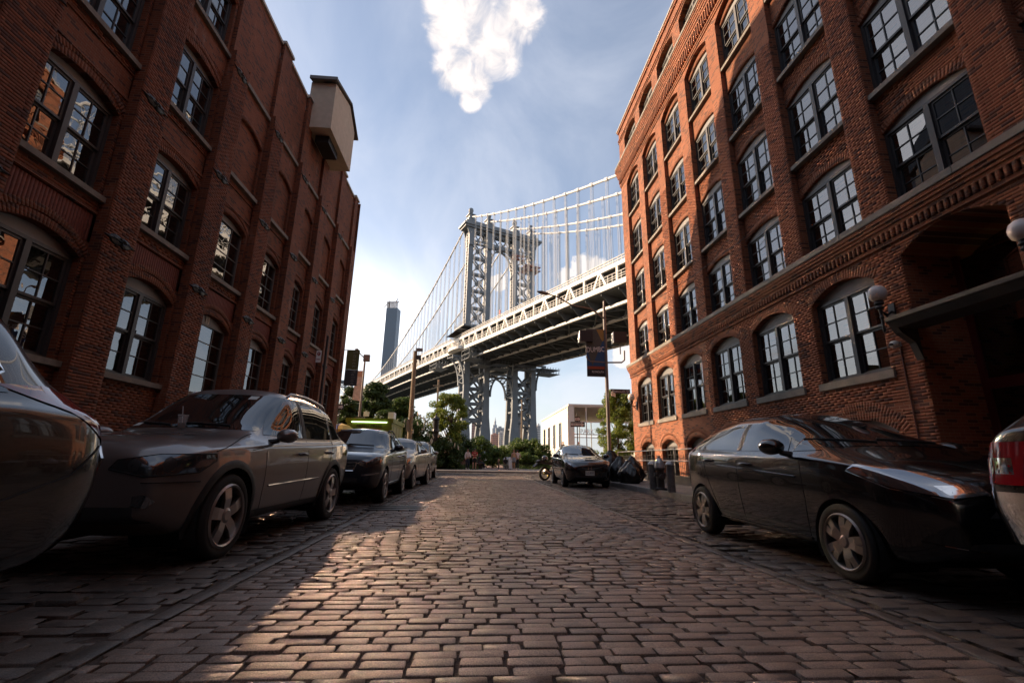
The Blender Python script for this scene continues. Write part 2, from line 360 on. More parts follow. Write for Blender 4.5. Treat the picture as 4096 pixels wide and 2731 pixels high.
# ================================================================== SETTING: ground, street, kerbs
def mat_stone(name, c, speck=0.5, rough=0.55, bump=0.5, cell=7.0, cvar=0.35, spec=0.5):
    m = bpy.data.materials.new(name); m.use_nodes = True; nt = m.node_tree; N = nt.nodes; L = nt.links; b = N['Principled BSDF']
    g = N.new('ShaderNodeNewGeometry'); P = g.outputs['Position']
    def noise(sc, det=3, r=0.6):
        n = N.new('ShaderNodeTexNoise'); n.inputs['Scale'].default_value = sc; n.inputs['Detail'].default_value = det; n.inputs['Roughness'].default_value = r; L.new(P, n.inputs['Vector']); return n.outputs['Fac']
    def mr(v, a, b_, lo, hi):
        n = N.new('ShaderNodeMapRange'); L.new(v, n.inputs[0])
        for i, q in enumerate((a, b_, lo, hi)): n.inputs[i + 1].default_value = q
        return n.outputs[0]
    def mul(a, b_):
        n = N.new('ShaderNodeMath'); n.operation = 'MULTIPLY'; L.new(a, n.inputs[0]); L.new(b_, n.inputs[1]); return n.outputs[0]
    v = N.new('ShaderNodeTexVoronoi'); v.inputs['Scale'].default_value = cell; L.new(P, v.inputs['Vector'])
    sv = N.new('ShaderNodeSeparateXYZ'); L.new(v.outputs['Color'], sv.inputs[0])
    f = mul(mul(mr(noise(160, 2), 0.35, 0.65, 1 - speck, 1 + speck), mr(noise(1.1, 5), 0.3, 0.7, 0.8, 1.2)), mr(sv.outputs[0], 0, 1, 1 - cvar, 1 + cvar))
    vs = N.new('ShaderNodeVectorMath'); vs.operation = 'SCALE'; vs.inputs[0].default_value = c; L.new(f, vs.inputs['Scale']); L.new(vs.outputs[0], b.inputs['Base Color'])
    _in(b, 'Roughness', rough); _in(b, 'Specular IOR Level', spec)
    bp = N.new('ShaderNodeBump'); bp.inputs['Strength'].default_value = bump; bp.inputs['Distance'].default_value = 0.006
    ad = N.new('ShaderNodeMath'); ad.operation = 'ADD'; L.new(noise(60, 4, 0.7), ad.inputs[0]); L.new(noise(9, 3), ad.inputs[1]); L.new(ad.outputs[0], bp.inputs['Height']); L.new(bp.outputs[0], b.inputs['Normal'])
    MATS[name] = m; return m
M_block = mat_stone('granite_block', (0.185, 0.132, 0.10), 0.5, 0.56, 0.35, 6.0, 0.18)
M_worn = mat_stone('worn_cobble', (0.085, 0.066, 0.053), 0.5, 0.50, 0.9, 6.0, 0.35)
M_joint = mat_stone('joint_grit', (0.060, 0.044, 0.035), 0.5, 0.9, 0.8, 30, 0.2, 0.2)
M_kerb = mat_stone('kerb_granite', (0.16, 0.145, 0.135), 0.5, 0.6, 0.8, 1.0, 0.15)
M_walk = mat_stone('pavement_concrete', (0.15, 0.13, 0.115), 0.2, 0.7, 0.4, 0.8, 0.12)
M_earth = mat_stone('park_earth', (0.09, 0.075, 0.05), 0.4, 0.9, 0.6, 0.6, 0.2, 0.2)
M_asph = mat_stone('asphalt', (0.075, 0.068, 0.062), 0.35, 0.7, 0.5, 0.7, 0.15)
KL, KR = -4.65, 5.05                                     # kerb faces
XR, XL = 8.6, -7.9                                       # building lines
def sheet(name, x0, x1, y0, y1, z, m, kind='structure', label=None):
    return MB().quad((x0, y0, z), (x1, y0, z), (x1, y1, z), (x0, y1, z)).build(name, m, kind=kind, label=label)
sheet('ground', -4000, 4000, -600, 9000, -0.16, M_earth, label='bare ground reaching out to the horizon')
M_water = mat('river_water', (0.02, 0.035, 0.04), 0.12, bump=0.6, bscale=0.6)
sheet('river_water', -3000, 3000, 205, 640, -0.10, M_water, label='wide river beyond the park')
road = sheet('road', KL, KR, -14, 27.0, -0.014, M_joint, label='cobbled street with a smoother middle lane of granite blocks')
cross = sheet('cross_street', -70, 70, 27.0, 32.5, -0.016, M_joint, label='cross street running past the end of the buildings')
plaza = MB().box((-70, 32.65, -0.15), (70, 60, 0.10)).build('plaza_pavement', M_walk, kind='structure', label='pale paved plaza beyond the cross street')
walkR = MB().box((KR + 0.17, -14, -0.1), (XR + 0.6, 24.6, 0.148)).build('sidewalk', M_walk, kind='structure', label='concrete sidewalk along the right building')
walkL = MB().box((XL - 0.6, -14, -0.1), (KL - 0.17, 26.2, 0.148)).build('sidewalk', M_walk, kind='structure', label='concrete sidewalk along the left building')
walkR2 = MB().box((XR + 0.6, -14, -0.1), (40, 26.4, 0.10)).build('sidewalk', M_walk, kind='structure', label='sidewalk of the cross street round the right corner')
# the blocks
def _stone():
    c = 0.055; o = [(-.5 + c, -.5), (.5 - c, -.5), (.5, -.5 + c * 1.6), (.5, .5 - c * 1.6), (.5 - c, .5), (-.5 + c, .5), (-.5, .5 - c * 1.6), (-.5, -.5 + c * 1.6)]
    V = [(x, y, -.5) for x, y in o] + [(x, y, .45) for x, y in o] + [(x * .985, y * .965, .5) for x, y in o]
    Q = []
    for r in (0, 8):
        for j in range(8): Q.append((r + j, r + (j + 1) % 8, r + 8 + (j + 1) % 8, r + 8 + j))
    Q += [(16, 17, 18, 23), (23, 18, 19, 22), (22, 19, 20, 21)]
    return np.array(V, float), np.array(Q)
STONE = _stone()
def lay(x0, x1, y0, y1, pitch_y, len_x, gap, T, S, wob=0.012, hz=0.05, zj=0.003):
    y = y0; r = 0
    while y < y1:
        p = pitch_y * (1 + rng.normal(0, 0.04)); x = x0 - rng.uniform(0, len_x)
        while x < x1:
            l = len_x * (1 + rng.normal(0, 0.10)); a, b = max(x, x0), min(x + l - gap * rng.uniform(0.6, 1.5), x1)
            if b - a > 0.05:
                T.append(((a + b) / 2, y + p / 2 + rng.normal(0, wob * 0.25), -hz / 2 + rng.normal(0, zj) + 0.001)); S.append((b - a, p - 0.0095, hz))
            x += l
        y += p; r += 1
T, S = [], []
lay(-1.72, 2.52, 1.0, 27.0, 0.093, 0.235, 0.02, T, S)
pieces(road, 'granite_block', STONE, T, S, M_block, 300, 'granite_blocks', jit=0.012)
T, S = [], []
for xa in (-1.80, 2.60):                                 # the runner courses that edge the middle lane
    y = 1.0
    while y < 27:
        l = 0.30 * (1 + rng.normal(0, 0.1)); T.append((xa, y + l / 2, -0.0265 + rng.normal(0, .003))); S.append((0.11, l - 0.014, 0.05)); y += l
pieces(road, 'edging_block', STONE, T, S, M_worn, 120, 'edging_blocks', jit=0.025)
T, S = [], []
lay(KL + 0.02, -1.90, 1.0, 27.0, 0.125, 0.25, 0.016, T, S, 0.03, 0.045, 0.006)
lay(2.70, KR - 0.02, 1.0, 27.0, 0.125, 0.25, 0.016, T, S, 0.03, 0.045, 0.006)
pieces(road, 'cobble', STONE, T, S, M_worn, 300, 'cobbles', jit=0.03)
T, S = [], []
lay(-14, 14, 27.0, 32.4, 0.13, 0.26, 0.016, T, S, 0.03, 0.045, 0.005)
pieces(cross, 'cobble', STONE, T, S, M_worn, 0, 'cobbles', jit=0.03)
def kerb(xc, w, y0, y1, par, along='y'):
    T, S = [], []; y = y0
    while y < y1:
        l = min(1.7 * (1 + rng.normal(0, 0.15)), y1 - y); T.append((xc, y + l / 2, (0.02 if along == 'y' else -0.03) + rng.normal(0, 0.003))); S.append((w, l - 0.012, 0.27)); y += l
    if along == 'x':
        T = [(b, a, c) for a, b, c in T]; S = [(b, a, c) for a, b, c in S]
    pieces(par, 'kerbstone', STONE, T, S, M_kerb, 40, 'kerbstones', jit=0.004)
kerb(KR + 0.085, 0.17, -6, 24.6, walkR); kerb(KL - 0.085, 0.17, -6, 26.2, walkL)
kerb(32.55, 0.2, -30, 30, plaza, 'x')
# pavement flags cut into the right sidewalk
T, S = [], []
for i in range(18):
    for j in range(2): T.append((KR + 0.2 + 0.8 + j * 1.62, 0.5 + i * 1.4, 0.142)); S.append((1.60, 1.385, 0.022))
pieces(walkR, 'paving_slab', STONE, T, S, M_walk, 40, 'paving_slabs')
def cover(name, label, cat, x, y, w, l, rim):
    t = thing(name, label, cat, (x, y, 0)); b = MB()
    b.box((-w / 2, -l / 2, -0.03), (w / 2, l / 2, 0.004)); b.build('frame', mat('cast_iron', (0.04, 0.037, 0.035), 0.5, 0.8, 0.2, 30, 0.5, 60), t)
    for i in range(int(l / rim)):
        MB().box((-w / 2 + .04, -l / 2 + .03 + i * rim, 0), (w / 2 - .04, -l / 2 + .03 + i * rim + rim * .6, 0.012)).build('plate', MATS['cast_iron'], t)
cover('vault_cover', 'steel vault cover set into the cobbles beside the left lane', 'vault cover', -1.45, 9.2, 1.1, 0.9, 0.3)
b = MB(); b.lathe([(0.33, -0.03), (0.33, 0.006), (0.30, 0.008), (0.29, 0.004), (0.02, 0.005)], 24); mh = b.build('manhole_cover', MATS['cast_iron'], loc=(0.2, 21.5, 0))
tag(mh, 'round iron manhole cover in the middle of the cobbled lane', 'manhole cover')
# the street goes on behind the camera between more factory fronts, and a taller block closes it
M_rear = mat('rear_street_brick', (.13, .045, .03), .85, var=.2, vscale=1.5)
for lab, x0, x1, h in (('brick block behind the camera on the right side of the street', 8.7, 40, 30), ('brick block behind the camera on the left side of the street', -40, -8.0, 30), ('tall brick block closing the street behind the camera', -8.0, 8.7, 34)):
    t = thing('rear_block', lab, 'building', ((x0 + x1) / 2, -60, 0)); y1 = -19 if x0 != -8.0 else -46
    MB().box((x0, -75, 0), (x1, y1, h)).build('wall', M_rear, t, world=True)
sheet('road', -8.0, 8.7, -46, -14, -.03, M_asph, label='asphalt of the street behind the camera')
# ================================================================== THE TWO BRICK BUILDINGS
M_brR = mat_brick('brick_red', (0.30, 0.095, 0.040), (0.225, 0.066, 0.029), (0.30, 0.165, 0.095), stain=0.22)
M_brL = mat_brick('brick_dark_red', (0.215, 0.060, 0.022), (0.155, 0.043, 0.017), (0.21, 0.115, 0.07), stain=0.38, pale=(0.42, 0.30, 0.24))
M_sill = mat('sill_stone', (0.19, 0.165, 0.135), 0.7, var=0.25, vscale=3, bump=0.4, bscale=40)
M_iron = mat('black_iron', (0.018, 0.017, 0.017), 0.45, 0.3, bump=0.2, bscale=80)
M_frame = mat('window_frame_paint', (0.045, 0.042, 0.042), 0.45)
M_frame2 = mat('steel_sash_paint', (0.13, 0.12, 0.105), 0.5)
M_tymp = mat('arch_panel_grey', (0.20, 0.19, 0.18), 0.6, var=0.08)
M_glassR = mat_glass('window_glass', ior=2.5, clear=0.8)
M_glassL = mat_glass('window_glass_wavy', ior=2.6, clear=0.7, wavy=0.06)
M_room = mat('room_dark', (0.05, 0.045, 0.04), 0.9)
M_shade = mat('roller_shade_cloth', (0.72, 0.66, 0.52), 0.8)
M_cope = mat('coping_stone', (0.40, 0.36, 0.31), 0.75, var=0.2, bump=0.3)
def arc(w, rise, n=10):
    """points of a segmental arch of span w and the given rise, from -w/2 to w/2"""
    r = (w * w / 4 + rise * rise) / (2 * rise); a = math.asin(min(1, w / 2 / r))
    return [(r * math.sin(-a + 2 * a * i / n), r * math.cos(a * (2 * i / n - 1)) - (r - rise)) for i in range(n + 1)]
class Facade:
    def __init__(s, fx, inw, m): s.fx = fx; s.i = inw; s.m = m; s.w = MB(); s.holes = []; s.bt = []; s.bs = []; s.vt = []; s.vs = []; s.vr = []; s.vd = []
    def X(s, d): return s.fx + s.i * d
    def panel(s, y0, y1, z0, z1, d=0.0):
        x = s.X(d); s.w.quad((x, y0, z0), (x, y1, z0), (x, y1, z1), (x, y0, z1))
    def jamb(s, y, z0, z1, d0, d1): s.w.quad((s.X(d0), y, z0), (s.X(d1), y, z0), (s.X(d1), y, z1), (s.X(d0), y, z1))
    def shelf(s, y0, y1, z, d0, d1): s.w.quad((s.X(d0), y0, z), (s.X(d1), y0, z), (s.X(d1), y1, z), (s.X(d0), y1, z))
    def box(s, y0, y1, z0, z1, d0, d1, mb=None):
        a, b = sorted((s.X(d0), s.X(d1))); (mb or s.w).box((a, y0, z0), (b, y1, z1))
    def cell(s, y0, y1, z0, z1, d, oa, ob, zs, zp, zc, d2):
        """wall y0..y1, z0..z1 at depth d with an arched opening oa..ob, sill zs, springing zp, crown zc, revealed to depth d2"""
        if oa > y0: s.panel(y0, oa, z0, z1, d)
        if ob < y1: s.panel(ob, y1, z0, z1, d)
        if zs > z0: s.panel(oa, ob, z0, zs, d)
        A = [((oa + ob) / 2 + u, zp + v) for u, v in arc(ob - oa, zc - zp)]; x = s.X(d); x2 = s.X(d2)
        for (u0, v0), (u1, v1) in zip(A, A[1:]):
            if z1 > max(v0, v1): s.w.quad((x, u0, v0), (x, u1, v1), (x, u1, z1), (x, u0, z1))
            s.w.quad((x, u0, v0), (x2, u0, v0), (x2, u1, v1), (x, u1, v1))
        s.jamb(oa, zs, zp, d, d2); s.jamb(ob, zs, zp, d, d2); s.shelf(oa, ob, zs, d, d2)
    def ring(s, yc, w, zp, zc, d, t=0.24, proud=0.012, pitch=0.072):
        """the brick arch over an opening: one voussoir after another"""
        rise = zc - zp; r = (w * w / 4 + rise * rise) / (2 * rise); a = math.asin(min(1, w / 2 / r)); n = max(6, int(2 * a * (r + t / 2) / pitch)); zc0 = zc - r
        for k in range(n):
            q = -a + 2 * a * (k + 0.5) / n
            s.vt.append((s.X(d - proud + 0.03), yc + (r + t / 2) * math.sin(q), zc0 + (r + t / 2) * math.cos(q))); s.vs.append((0.06, 2 * a * (r + t / 2) / n - 0.008, t - 0.006)); s.vr.append(-q)
    def bricks(s, y0, y1, z0, z1, d, holes=()):
        """real bricks, laid on the same bond as the material, over the part of a wall that stands near"""
        k0 = math.ceil(z0 / BZ - 1e-6); k1 = math.floor(z1 / BZ + 1e-6)
        for k in range(k0, k1):
            za = k * BZ; zm = za + BZ / 2; iv = [(y0, y1)]
            for oa, ob, zs, zp, zc, t in holes:
                if zs - 0.02 < zm < zp + 0.01: ha, hb = oa, ob
                elif zp <= zm < zc + t:
                    rise = zc - zp; w = ob - oa; r = (w * w / 4 + rise * rise) / (2 * rise); cc = zc - r; rr = r + t
                    hw = math.sqrt(max(0, rr * rr - (zm - cc) ** 2)); hw = min(hw, w / 2 + t * 0.4) ; ha, hb = (oa + ob) / 2 - hw, (oa + ob) / 2 + hw
                else: continue
                nv = []
                for p, q in iv:
                    if ha > p: nv.append((p, min(q, ha)))
                    if hb < q: nv.append((max(p, hb), q))
                iv = nv
            half = 0.0 if (k + 100) % 2 else 0.5
            for p, q in iv:
                if q - p < 0.03: continue
                j = math.floor((p + 500) / BW + half)
                while True:
                    a = (j - half) * BW - 500; b = a + BW; j += 1
                    if a >= q: break
                    a2, b2 = max(a, p), min(b, q)
                    if b2 - a2 > 0.035:
                        s.bt.append((s.X(d + 0.010 + rng.normal(0, 0.0012)), (a2 + b2) / 2, zm)); s.bs.append((0.034, b2 - a2 - 0.010, BZ - 0.010))
def glazed(nm, w, h, rise, inw, style):
    """templates of a window's pieces, sill at z = 0, in front of the glass x < 0 outside (inw = +1)"""
    key = (nm, round(w, 3), round(h, 3), round(rise, 3), inw)
    if key in _WT: return _WT[key]
    P = []                                              # (name, mesh, location)
    def bx(mb, y0, y1, z0, z1, x0, x1): a, b = sorted((x0 * inw, x1 * inw)); mb.box((a, y0, z0), (b, y1, z1))
    fr = MB(); f = 0.07 if style == 'hung' else 0.04
    m = M_frame if style == 'hung' else M_frame2
    bx(fr, -w / 2, -w / 2 + f, 0, h, -0.03, 0.10); bx(fr, w / 2 - f, w / 2, 0, h, -0.03, 0.10); bx(fr, -w / 2 + f, w / 2 - f, h - f, h, -0.03, 0.10); bx(fr, -w / 2 + f, w / 2 - f, 0, f, -0.05, 0.10)
    if style == 'hung': bx(fr, -0.055, 0.055, f, h - f, -0.045, 0.10)
    frame = fr.mesh('frame', m)
    A = arc(w, rise, 10); pl = [(-w / 2, h)] + [(u, h + v) for u, v in A[1:-1]] + [(w / 2, h)]
    P.append(('arch_panel', MB().prism(pl, 0, *sorted((0.0, 0.06 * inw))).mesh('arch_panel', M_tymp), (0, 0, 0)))
    G_ = M_glassR if inw > 0 else M_glassL
    if style == 'hung':
        sw = (w / 2 - 0.055 - f); hh = (h - 2 * f) / 2; s_ = 0.05
        pw, ph = (sw - 2 * s_ - 0.022) / 2, (hh - 2 * s_ - 0.022) / 2
        for lower in (0, 1):
            sb = MB(); xo = 0.045 if lower else 0.0
            for a, b2, c, d in ((-sw / 2, -sw / 2 + s_, 0, hh), (sw / 2 - s_, sw / 2, 0, hh), (-sw / 2 + s_, sw / 2 - s_, 0, s_), (-sw / 2 + s_, sw / 2 - s_, hh - s_, hh), (-0.011, 0.011, s_, hh - s_), (-sw / 2 + s_, -0.011, hh / 2 - 0.011, hh / 2 + 0.011), (0.011, sw / 2 - s_, hh / 2 - 0.011, hh / 2 + 0.011)):
                bx(sb, a, b2, c, d, xo, xo + 0.04)
            sm = sb.mesh('sash', M_frame)
            pm = MB().quad((0, -pw / 2 * -inw, -ph / 2), (0, pw / 2 * -inw, -ph / 2), (0, pw / 2 * -inw, ph / 2), (0, -pw / 2 * -inw, ph / 2)).mesh('pane', G_, fix=False)
            for side in (-1, 1):
                yc = side * (0.055 + sw / 2); z0 = f + (0 if lower else hh)
                P.append(('sash', sm, (0, yc, z0)))
                for a in (-1, 1):
                    for b2 in (0, 1): P.append(('pane', pm, ((xo + 0.02) * inw, yc + a * (0.011 + pw / 2), z0 + s_ + ph / 2 + b2 * (ph + 0.022))))
    else:
        nr = max(3, round(h / 0.5)); cols = (-w / 2 + f, -w / 2 + f + w * 0.30, -w / 2 + f + w * 0.68, w / 2 - f); ph = (h - 2 * f) / nr
        gb = MB()
        for c in cols[1:-1]: bx(gb, c - 0.014, c + 0.014, f, h - f, 0.0, 0.035)
        for r in range(1, nr): bx(gb, -w / 2 + f, w / 2 - f, f + r * ph - 0.014, f + r * ph + 0.014, 0.001, 0.034)
        P.append(('glazing_bars', gb.mesh('glazing_bars', M_frame2), (0, 0, 0)))
        for ca, cb in zip(cols, cols[1:]):
            pw = cb - ca; pm = MB().quad((0, -pw / 2 * -inw, -ph / 2), (0, pw / 2 * -inw, -ph / 2), (0, pw / 2 * -inw, ph / 2), (0, -pw / 2 * -inw, ph / 2)).mesh('pane', G_, fix=False)
            for r in range(nr): P.append(('pane', pm, (0.018 * inw, (ca + cb) / 2, f + (r + 0.5) * ph)))
    _WT[key] = (frame, P); return _WT[key]
_WT = {}
def window(par, F, yc, zs, w, zp, zc, d, style='hung', shade=0.0, vent=False, tilt=0.004):
    frame, P = glazed(style, w, zp - zs, zc - zp, F.i, style)
    o = bpy.data.objects.new('window', frame); COL.objects.link(o); o.parent = par; o.matrix_parent_inverse = parent_world(par).inverted(); o.location = (F.X(d), yc, zs)
    for n, me, loc in P:
        c = bpy.data.objects.new(n, me); COL.objects.link(c); c.parent = o; c.location = loc
        if n == 'pane': c.rotation_euler = (0, rng.normal(0, tilt), rng.normal(0, tilt))
    if shade > 0:
        h = zp - zs; x = 0.16 * F.i
        MB().box((min(x, x + .01), -w / 2 + .03, h * (1 - shade)), (max(x, x + .01), w / 2 - .03, h - 0.02)).build('roller_shade', M_shade, o)
    if vent:
        h = zp - zs; v = MB(); x0, x1 = sorted((-0.02 * F.i, 0.03 * F.i))
        v.box((x0, -0.14, h + 0.03), (x1, -0.115, h + 0.27)); v.box((x0, 0.015, h + 0.03), (x1, 0.04, h + 0.27))
        for q in range(6): v.box((x0, -0.115, h + 0.03 + q * 0.044), (x1, 0.015, h + 0.045 + q * 0.044))
        v.build('vent_grille', mat('vent_cream', (0.6, 0.55, 0.45), 0.6), o)
    return o
# ---------------------------------------------------------------- right building
YCOR = 24.85
bR = thing('brick_factory', 'red brick factory on the right with rows of big arched windows and dentil cornice', 'building', (XR, YCOR, 0))
F = Facade(XR, 1, M_brR)
CW, PITCH = 1.92, 2.64
colsR = [(23.83 - PITCH * k - CW, 23.83 - PITCH * k) for k in range(0, 11)]
ZR = 21.80
floorsR = [(6.20, 8.02, 8.25), (9.05, 11.05, 11.30), (12.10, 14.02, 14.27), (15.15, 17.05, 17.30)]
prev = YCOR
DOORK = 6
for k, (ya, yb) in enumerate(colsR):
    lo = (colsR[k + 1][1] if k + 1 < len(colsR) else -14)
    # pier between this bay and the farther one (z 6.2 up to the cornice)
    F.panel(yb, prev, 6.2, 17.65, 0.0)
    # ground storey wall of this bay
    if k == DOORK: F.cell(ya, prev, 0.15, 5.45, 0.0, ya, yb, 0.15, 5.12, 5.42, 1.5)
    else:
        F.cell(ya, prev, 2.40, 5.45, 0.0, ya, yb, 2.85, 4.88, 5.20, 0.30)
        F.cell(ya, prev, 0.15, 2.40, 0.0, ya + 0.1, yb - 0.1, 0.2, 1.60, 1.88, 0.30)
    # recessed bay above: spandrels and windows
    dS, dW = 0.17, 0.30
    z = 6.20
    for (zs, zp, zc), nxt in zip(floorsR, [f[0] for f in floorsR[1:]] + [17.65]):
        top = nxt if nxt < 17 else zc + 0.001
        A = [((ya + yb) / 2 + u, zp + v) for u, v in arc(CW, zc - zp)]
        if nxt < 17:
            for (u0, v0), (u1, v1) in zip(A, A[1:]):
                F.w.quad((F.X(dS), u0, v0), (F.X(dS), u1, v1), (F.X(dS), u1, nxt), (F.X(dS), u0, nxt))
                F.w.quad((F.X(dS), u0, v0), (F.X(dW + .1), u0, v0), (F.X(dW + .1), u1, v1), (F.X(dS), u1, v1))
            F.jamb(ya, zs, nxt, 0, dS); F.jamb(yb, zs, nxt, 0, dS); F.jamb(ya, zs, zp, dS, dW + .1); F.jamb(yb, zs, zp, dS, dW + .1)
            F.shelf(ya, yb, zs, dS, dW + 0.1)
        else:
            F.cell(ya, yb, zs, 17.65, 0.0, ya, yb, zs, 17.28, 17.60, dS)          # the big arch that closes the bay
            for (u0, v0), (u1, v1) in zip(A, A[1:]): F.w.quad((F.X(dS), u0, v0), (F.X(dS), u1, v1), (F.X(dS), u1, 17.62), (F.X(dS), u0, 17.62)); F.w.quad((F.X(dS), u0, v0), (F.X(dW + .1), u0, v0), (F.X(dW + .1), u1, v1), (F.X(dS), u1, v1))
            F.jamb(ya, zs, zp, dS, dW + .1); F.jamb(yb, zs, zp, dS, dW + .1); F.shelf(ya, yb, zs, dS, dW + 0.1)
    # attic
    F.cell(ya, prev, 18.98, ZR, 0.0, ya, yb, 19.08, 20.50, 20.78, 0.32)
    prev = ya
# near end, far end, top
F.panel(-16, prev, 0.15, ZR, 0.0); F.panel(colsR[-1][0] - 3, prev, 2.40, 5.45, 0.0)
F.w.quad((XR, YCOR, 0), (45, YCOR, 0), (45, YCOR, ZR), (XR, YCOR, ZR))
F.w.quad((XR, -16, ZR), (45, -16, ZR), (45, YCOR, ZR), (XR, YCOR, ZR)); F.w.quad((45, -16, 0), (45, YCOR, 0), (45, YCOR, ZR), (45, -16, ZR))
F.w.quad((XR, -16, 0), (45, -16, 0), (45, -16, ZR), (XR, -16, ZR))
F.w.quad((XR + 1.7, -16, 0.1), (XR + 1.7, YCOR - .3, 0.1), (XR + 1.7, YCOR - .3, ZR), (XR + 1.7, -16, ZR))   # back of the rooms
# belt and cornice: stepped courses
def course(z0, z1, d): F.box(-16, YCOR - d, z0, z1, d, 0.05)
for z0, z1, d in ((5.45, 5.53, -0.05), (5.72, 5.80, -0.08), (5.80, 5.88, -0.11), (5.88, 5.96, -0.14), (5.96, 6.05, -0.165)): course(z0, z1, d)
course(5.53, 5.72, -0.02)
for z0, z1, d in ((17.65, 17.75, -0.04), (17.75, 17.85, -0.07), (18.32, 18.46, -0.16), (18.46, 18.60, -0.19), (18.60, 18.72, -0.22), (18.72, 18.84, -0.25), (18.84, 18.94, -0.28)): course(z0, z1, d)
course(17.85, 18.32, -0.03)
for z0, z1, d in ((20.86, 20.93, -0.04), (21.02, 21.10, -0.06), (21.62, 21.80, -0.07)): course(z0, z1, d)
F.w.build('wall', M_brR, bR, world=True)
T, S = [], []; y = -4.0
while y < YCOR: T.append((XR - 0.055, y, 5.63)); S.append((0.07, 0.062, 0.18)); y += 0.125
pieces(bR, 'dentil', BOX, T, S, M_brR, 300, 'dentils')
T, S = [], []; y = 3.0
while y < YCOR: T.append((XR - 0.085, y, 18.09)); S.append((0.13, 0.075, 0.46)); y += 0.165
pieces(bR, 'corbel', BOX, T, S, M_brR, 300, 'corbels')
for y in np.arange(-4.0, YCOR, 2.64):                    # sill course in stone lengths
    l = min(2.64, YCOR + 0.18 - y); F2 = MB(); F.box(y + .006, y + l - .006, 6.052, 6.198, -0.19, 0.36, F2); F2.build('sill_course', M_sill, bR, world=True)
    F2 = MB(); F.box(y + .006, y + l - .006, 18.942, 19.078, -0.31, 0.3, F2); F2.build('cornice_stone', M_sill, bR, world=True)
    F2 = MB(); F.box(y + .004, y + l - .004, ZR + 0.002, ZR + 0.09, -0.11, 0.4, F2); F2.build('coping_stone', M_cope, bR, world=True)
# windows, sills, shades
for k, (ya, yb) in enumerate(colsR[:9]):
    yc = (ya + yb) / 2
    if k != DOORK:
        window(bR, F, yc, 2.86, CW - .01, 4.88, 5.19, 0.17, shade=(0.0))
        F.ring(yc, CW + 0.0, 4.88, 5.20, 0.0, 0.25, 0.006)
        b = MB(); F.box(ya - 0.10, yb + 0.10, 2.68, 2.85, -0.06, 0.25, b); b.build('window_sill', M_sill, bR, world=True)
        if k < 6:
            window(bR, F, yc, 0.24, CW - .21, 1.60, 1.87, 0.22, shade=0.5 if k == 1 else 0)
            F.ring(yc, CW - .2, 1.60, 1.88, 0.0, 0.2); F.ring(yc, CW - .2 + .3, 1.56, 2.09, 0.0, 0.2)
    for i, (zs, zp, zc) in enumerate(floorsR):
        sh = random.choice((0, 0, 0.5, 0.95, 0.7)) if (k < 4 and i > 0) else (random.choice((0, 0, 0, 0.45)))
        window(bR, F, yc, zs + 0.01, CW - .01, zp, zc - 0.005, 0.245, shade=sh)
        if i > 0:
            b = MB(); F.box(ya + .004, yb - .004, zs - 0.12, zs, 0.02, 0.3, b); b.build('window_sill', M_sill, bR, world=True)
        F.ring(yc, CW - 0.02, zp, zc, 0.17, 0.2, 0.002)
    window(bR, F, yc, 19.09, CW - .01, 20.50, 20.77, 0.25)
    F.ring(yc, CW, 20.50, 20.78, 0.0, 0.12)
pieces(bR, 'voussoir', BOX, F.vt, F.vs, M_brR, 300, 'voussoirs', rot=F.vr)
hol = [(ya, yb, 2.62, 4.88, 5.20, 0.25) for k, (ya, yb) in enumerate(colsR) if k != DOORK] + [(colsR[6][0], colsR[6][1], 0.1, 5.12, 5.42, 0.0)]
holb = [(ya + .1, yb - .1, 0.1, 1.60, 1.88, 0.42) for k, (ya, yb) in enumerate(colsR) if k != DOORK]
F.bricks(5.6, 16.3, 2.1, 5.44, 0.0, hol); F.bricks(5.6, 16.3, 0.5, 2.09, 0.0, holb + [hol[-1]])
for k in range(2, 8):
    hi = colsR[k - 1][0]; F.bricks(colsR[k][1] + .004, hi - .004, 6.25, 13.6, 0.0)
    ya, yb = colsR[k]
    for (zs, zp, zc), nxt in zip(floorsR[:2], (9.05, 12.10)): F.bricks(ya + .004, yb - .004, zp, nxt - 0.16, 0.17, [(ya, yb, 0, zp, zc, 0.2)])
pieces(bR, 'brick', BOX, F.bt, F.bs, M_brR, 300, 'brickwork')
# doorway: canopy on brackets, red door with glazed transom, lit lamp inside
ya, yb = colsR[DOORK]
M_zinc = mat('canopy_metal', (0.07, 0.066, 0.058), 0.55, 0.5, var=0.2)
b = MB(); b.prism([(-0.55, 3.76), (-0.55, 3.68), (-0.50, 3.65), (-0.42, 3.54), (0.12, 3.54), (0.12, 3.80)], 1, 3.2, yb + 0.10); 
b.V = [(v[0] + XR, v[1], v[2]) for v in b.V]; b.build('door_canopy', M_zinc, bR, world=True)
b = MB(); b.prism([(0, 2.9), (0, 3.55), (-.42, 3.55), (-.36, 3.45), (-.10, 3.25)], 1, yb - 0.02, yb + 0.12); b.V = [(v[0] + XR - .002, v[1], v[2]) for v in b.V]; b.build('canopy_bracket', M_zinc, bR, world=True)
M_reddoor = mat('door_red_paint', (0.11, 0.012, 0.012), 0.4)
dx = XR + 1.1
d = MB(); d.box((dx, ya, 0.15), (dx + .08, ya + .12, 5.1)); d.box((dx, yb - .12, 0.15), (dx + .08, yb, 5.1)); d.box((dx, ya + .12, 2.35), (dx + .08, yb - .12, 2.55)); d.box((dx, (ya + yb) / 2 - .06, .15), (dx + .08, (ya + yb) / 2 + .06, 2.35))
d.build('door', M_reddoor, bR, world=True)
MB().box((dx + .04, ya + .1, 0.15), (dx + .045, yb - .1, 5.0)).build('door_glass', M_glassR, bR, world=True)
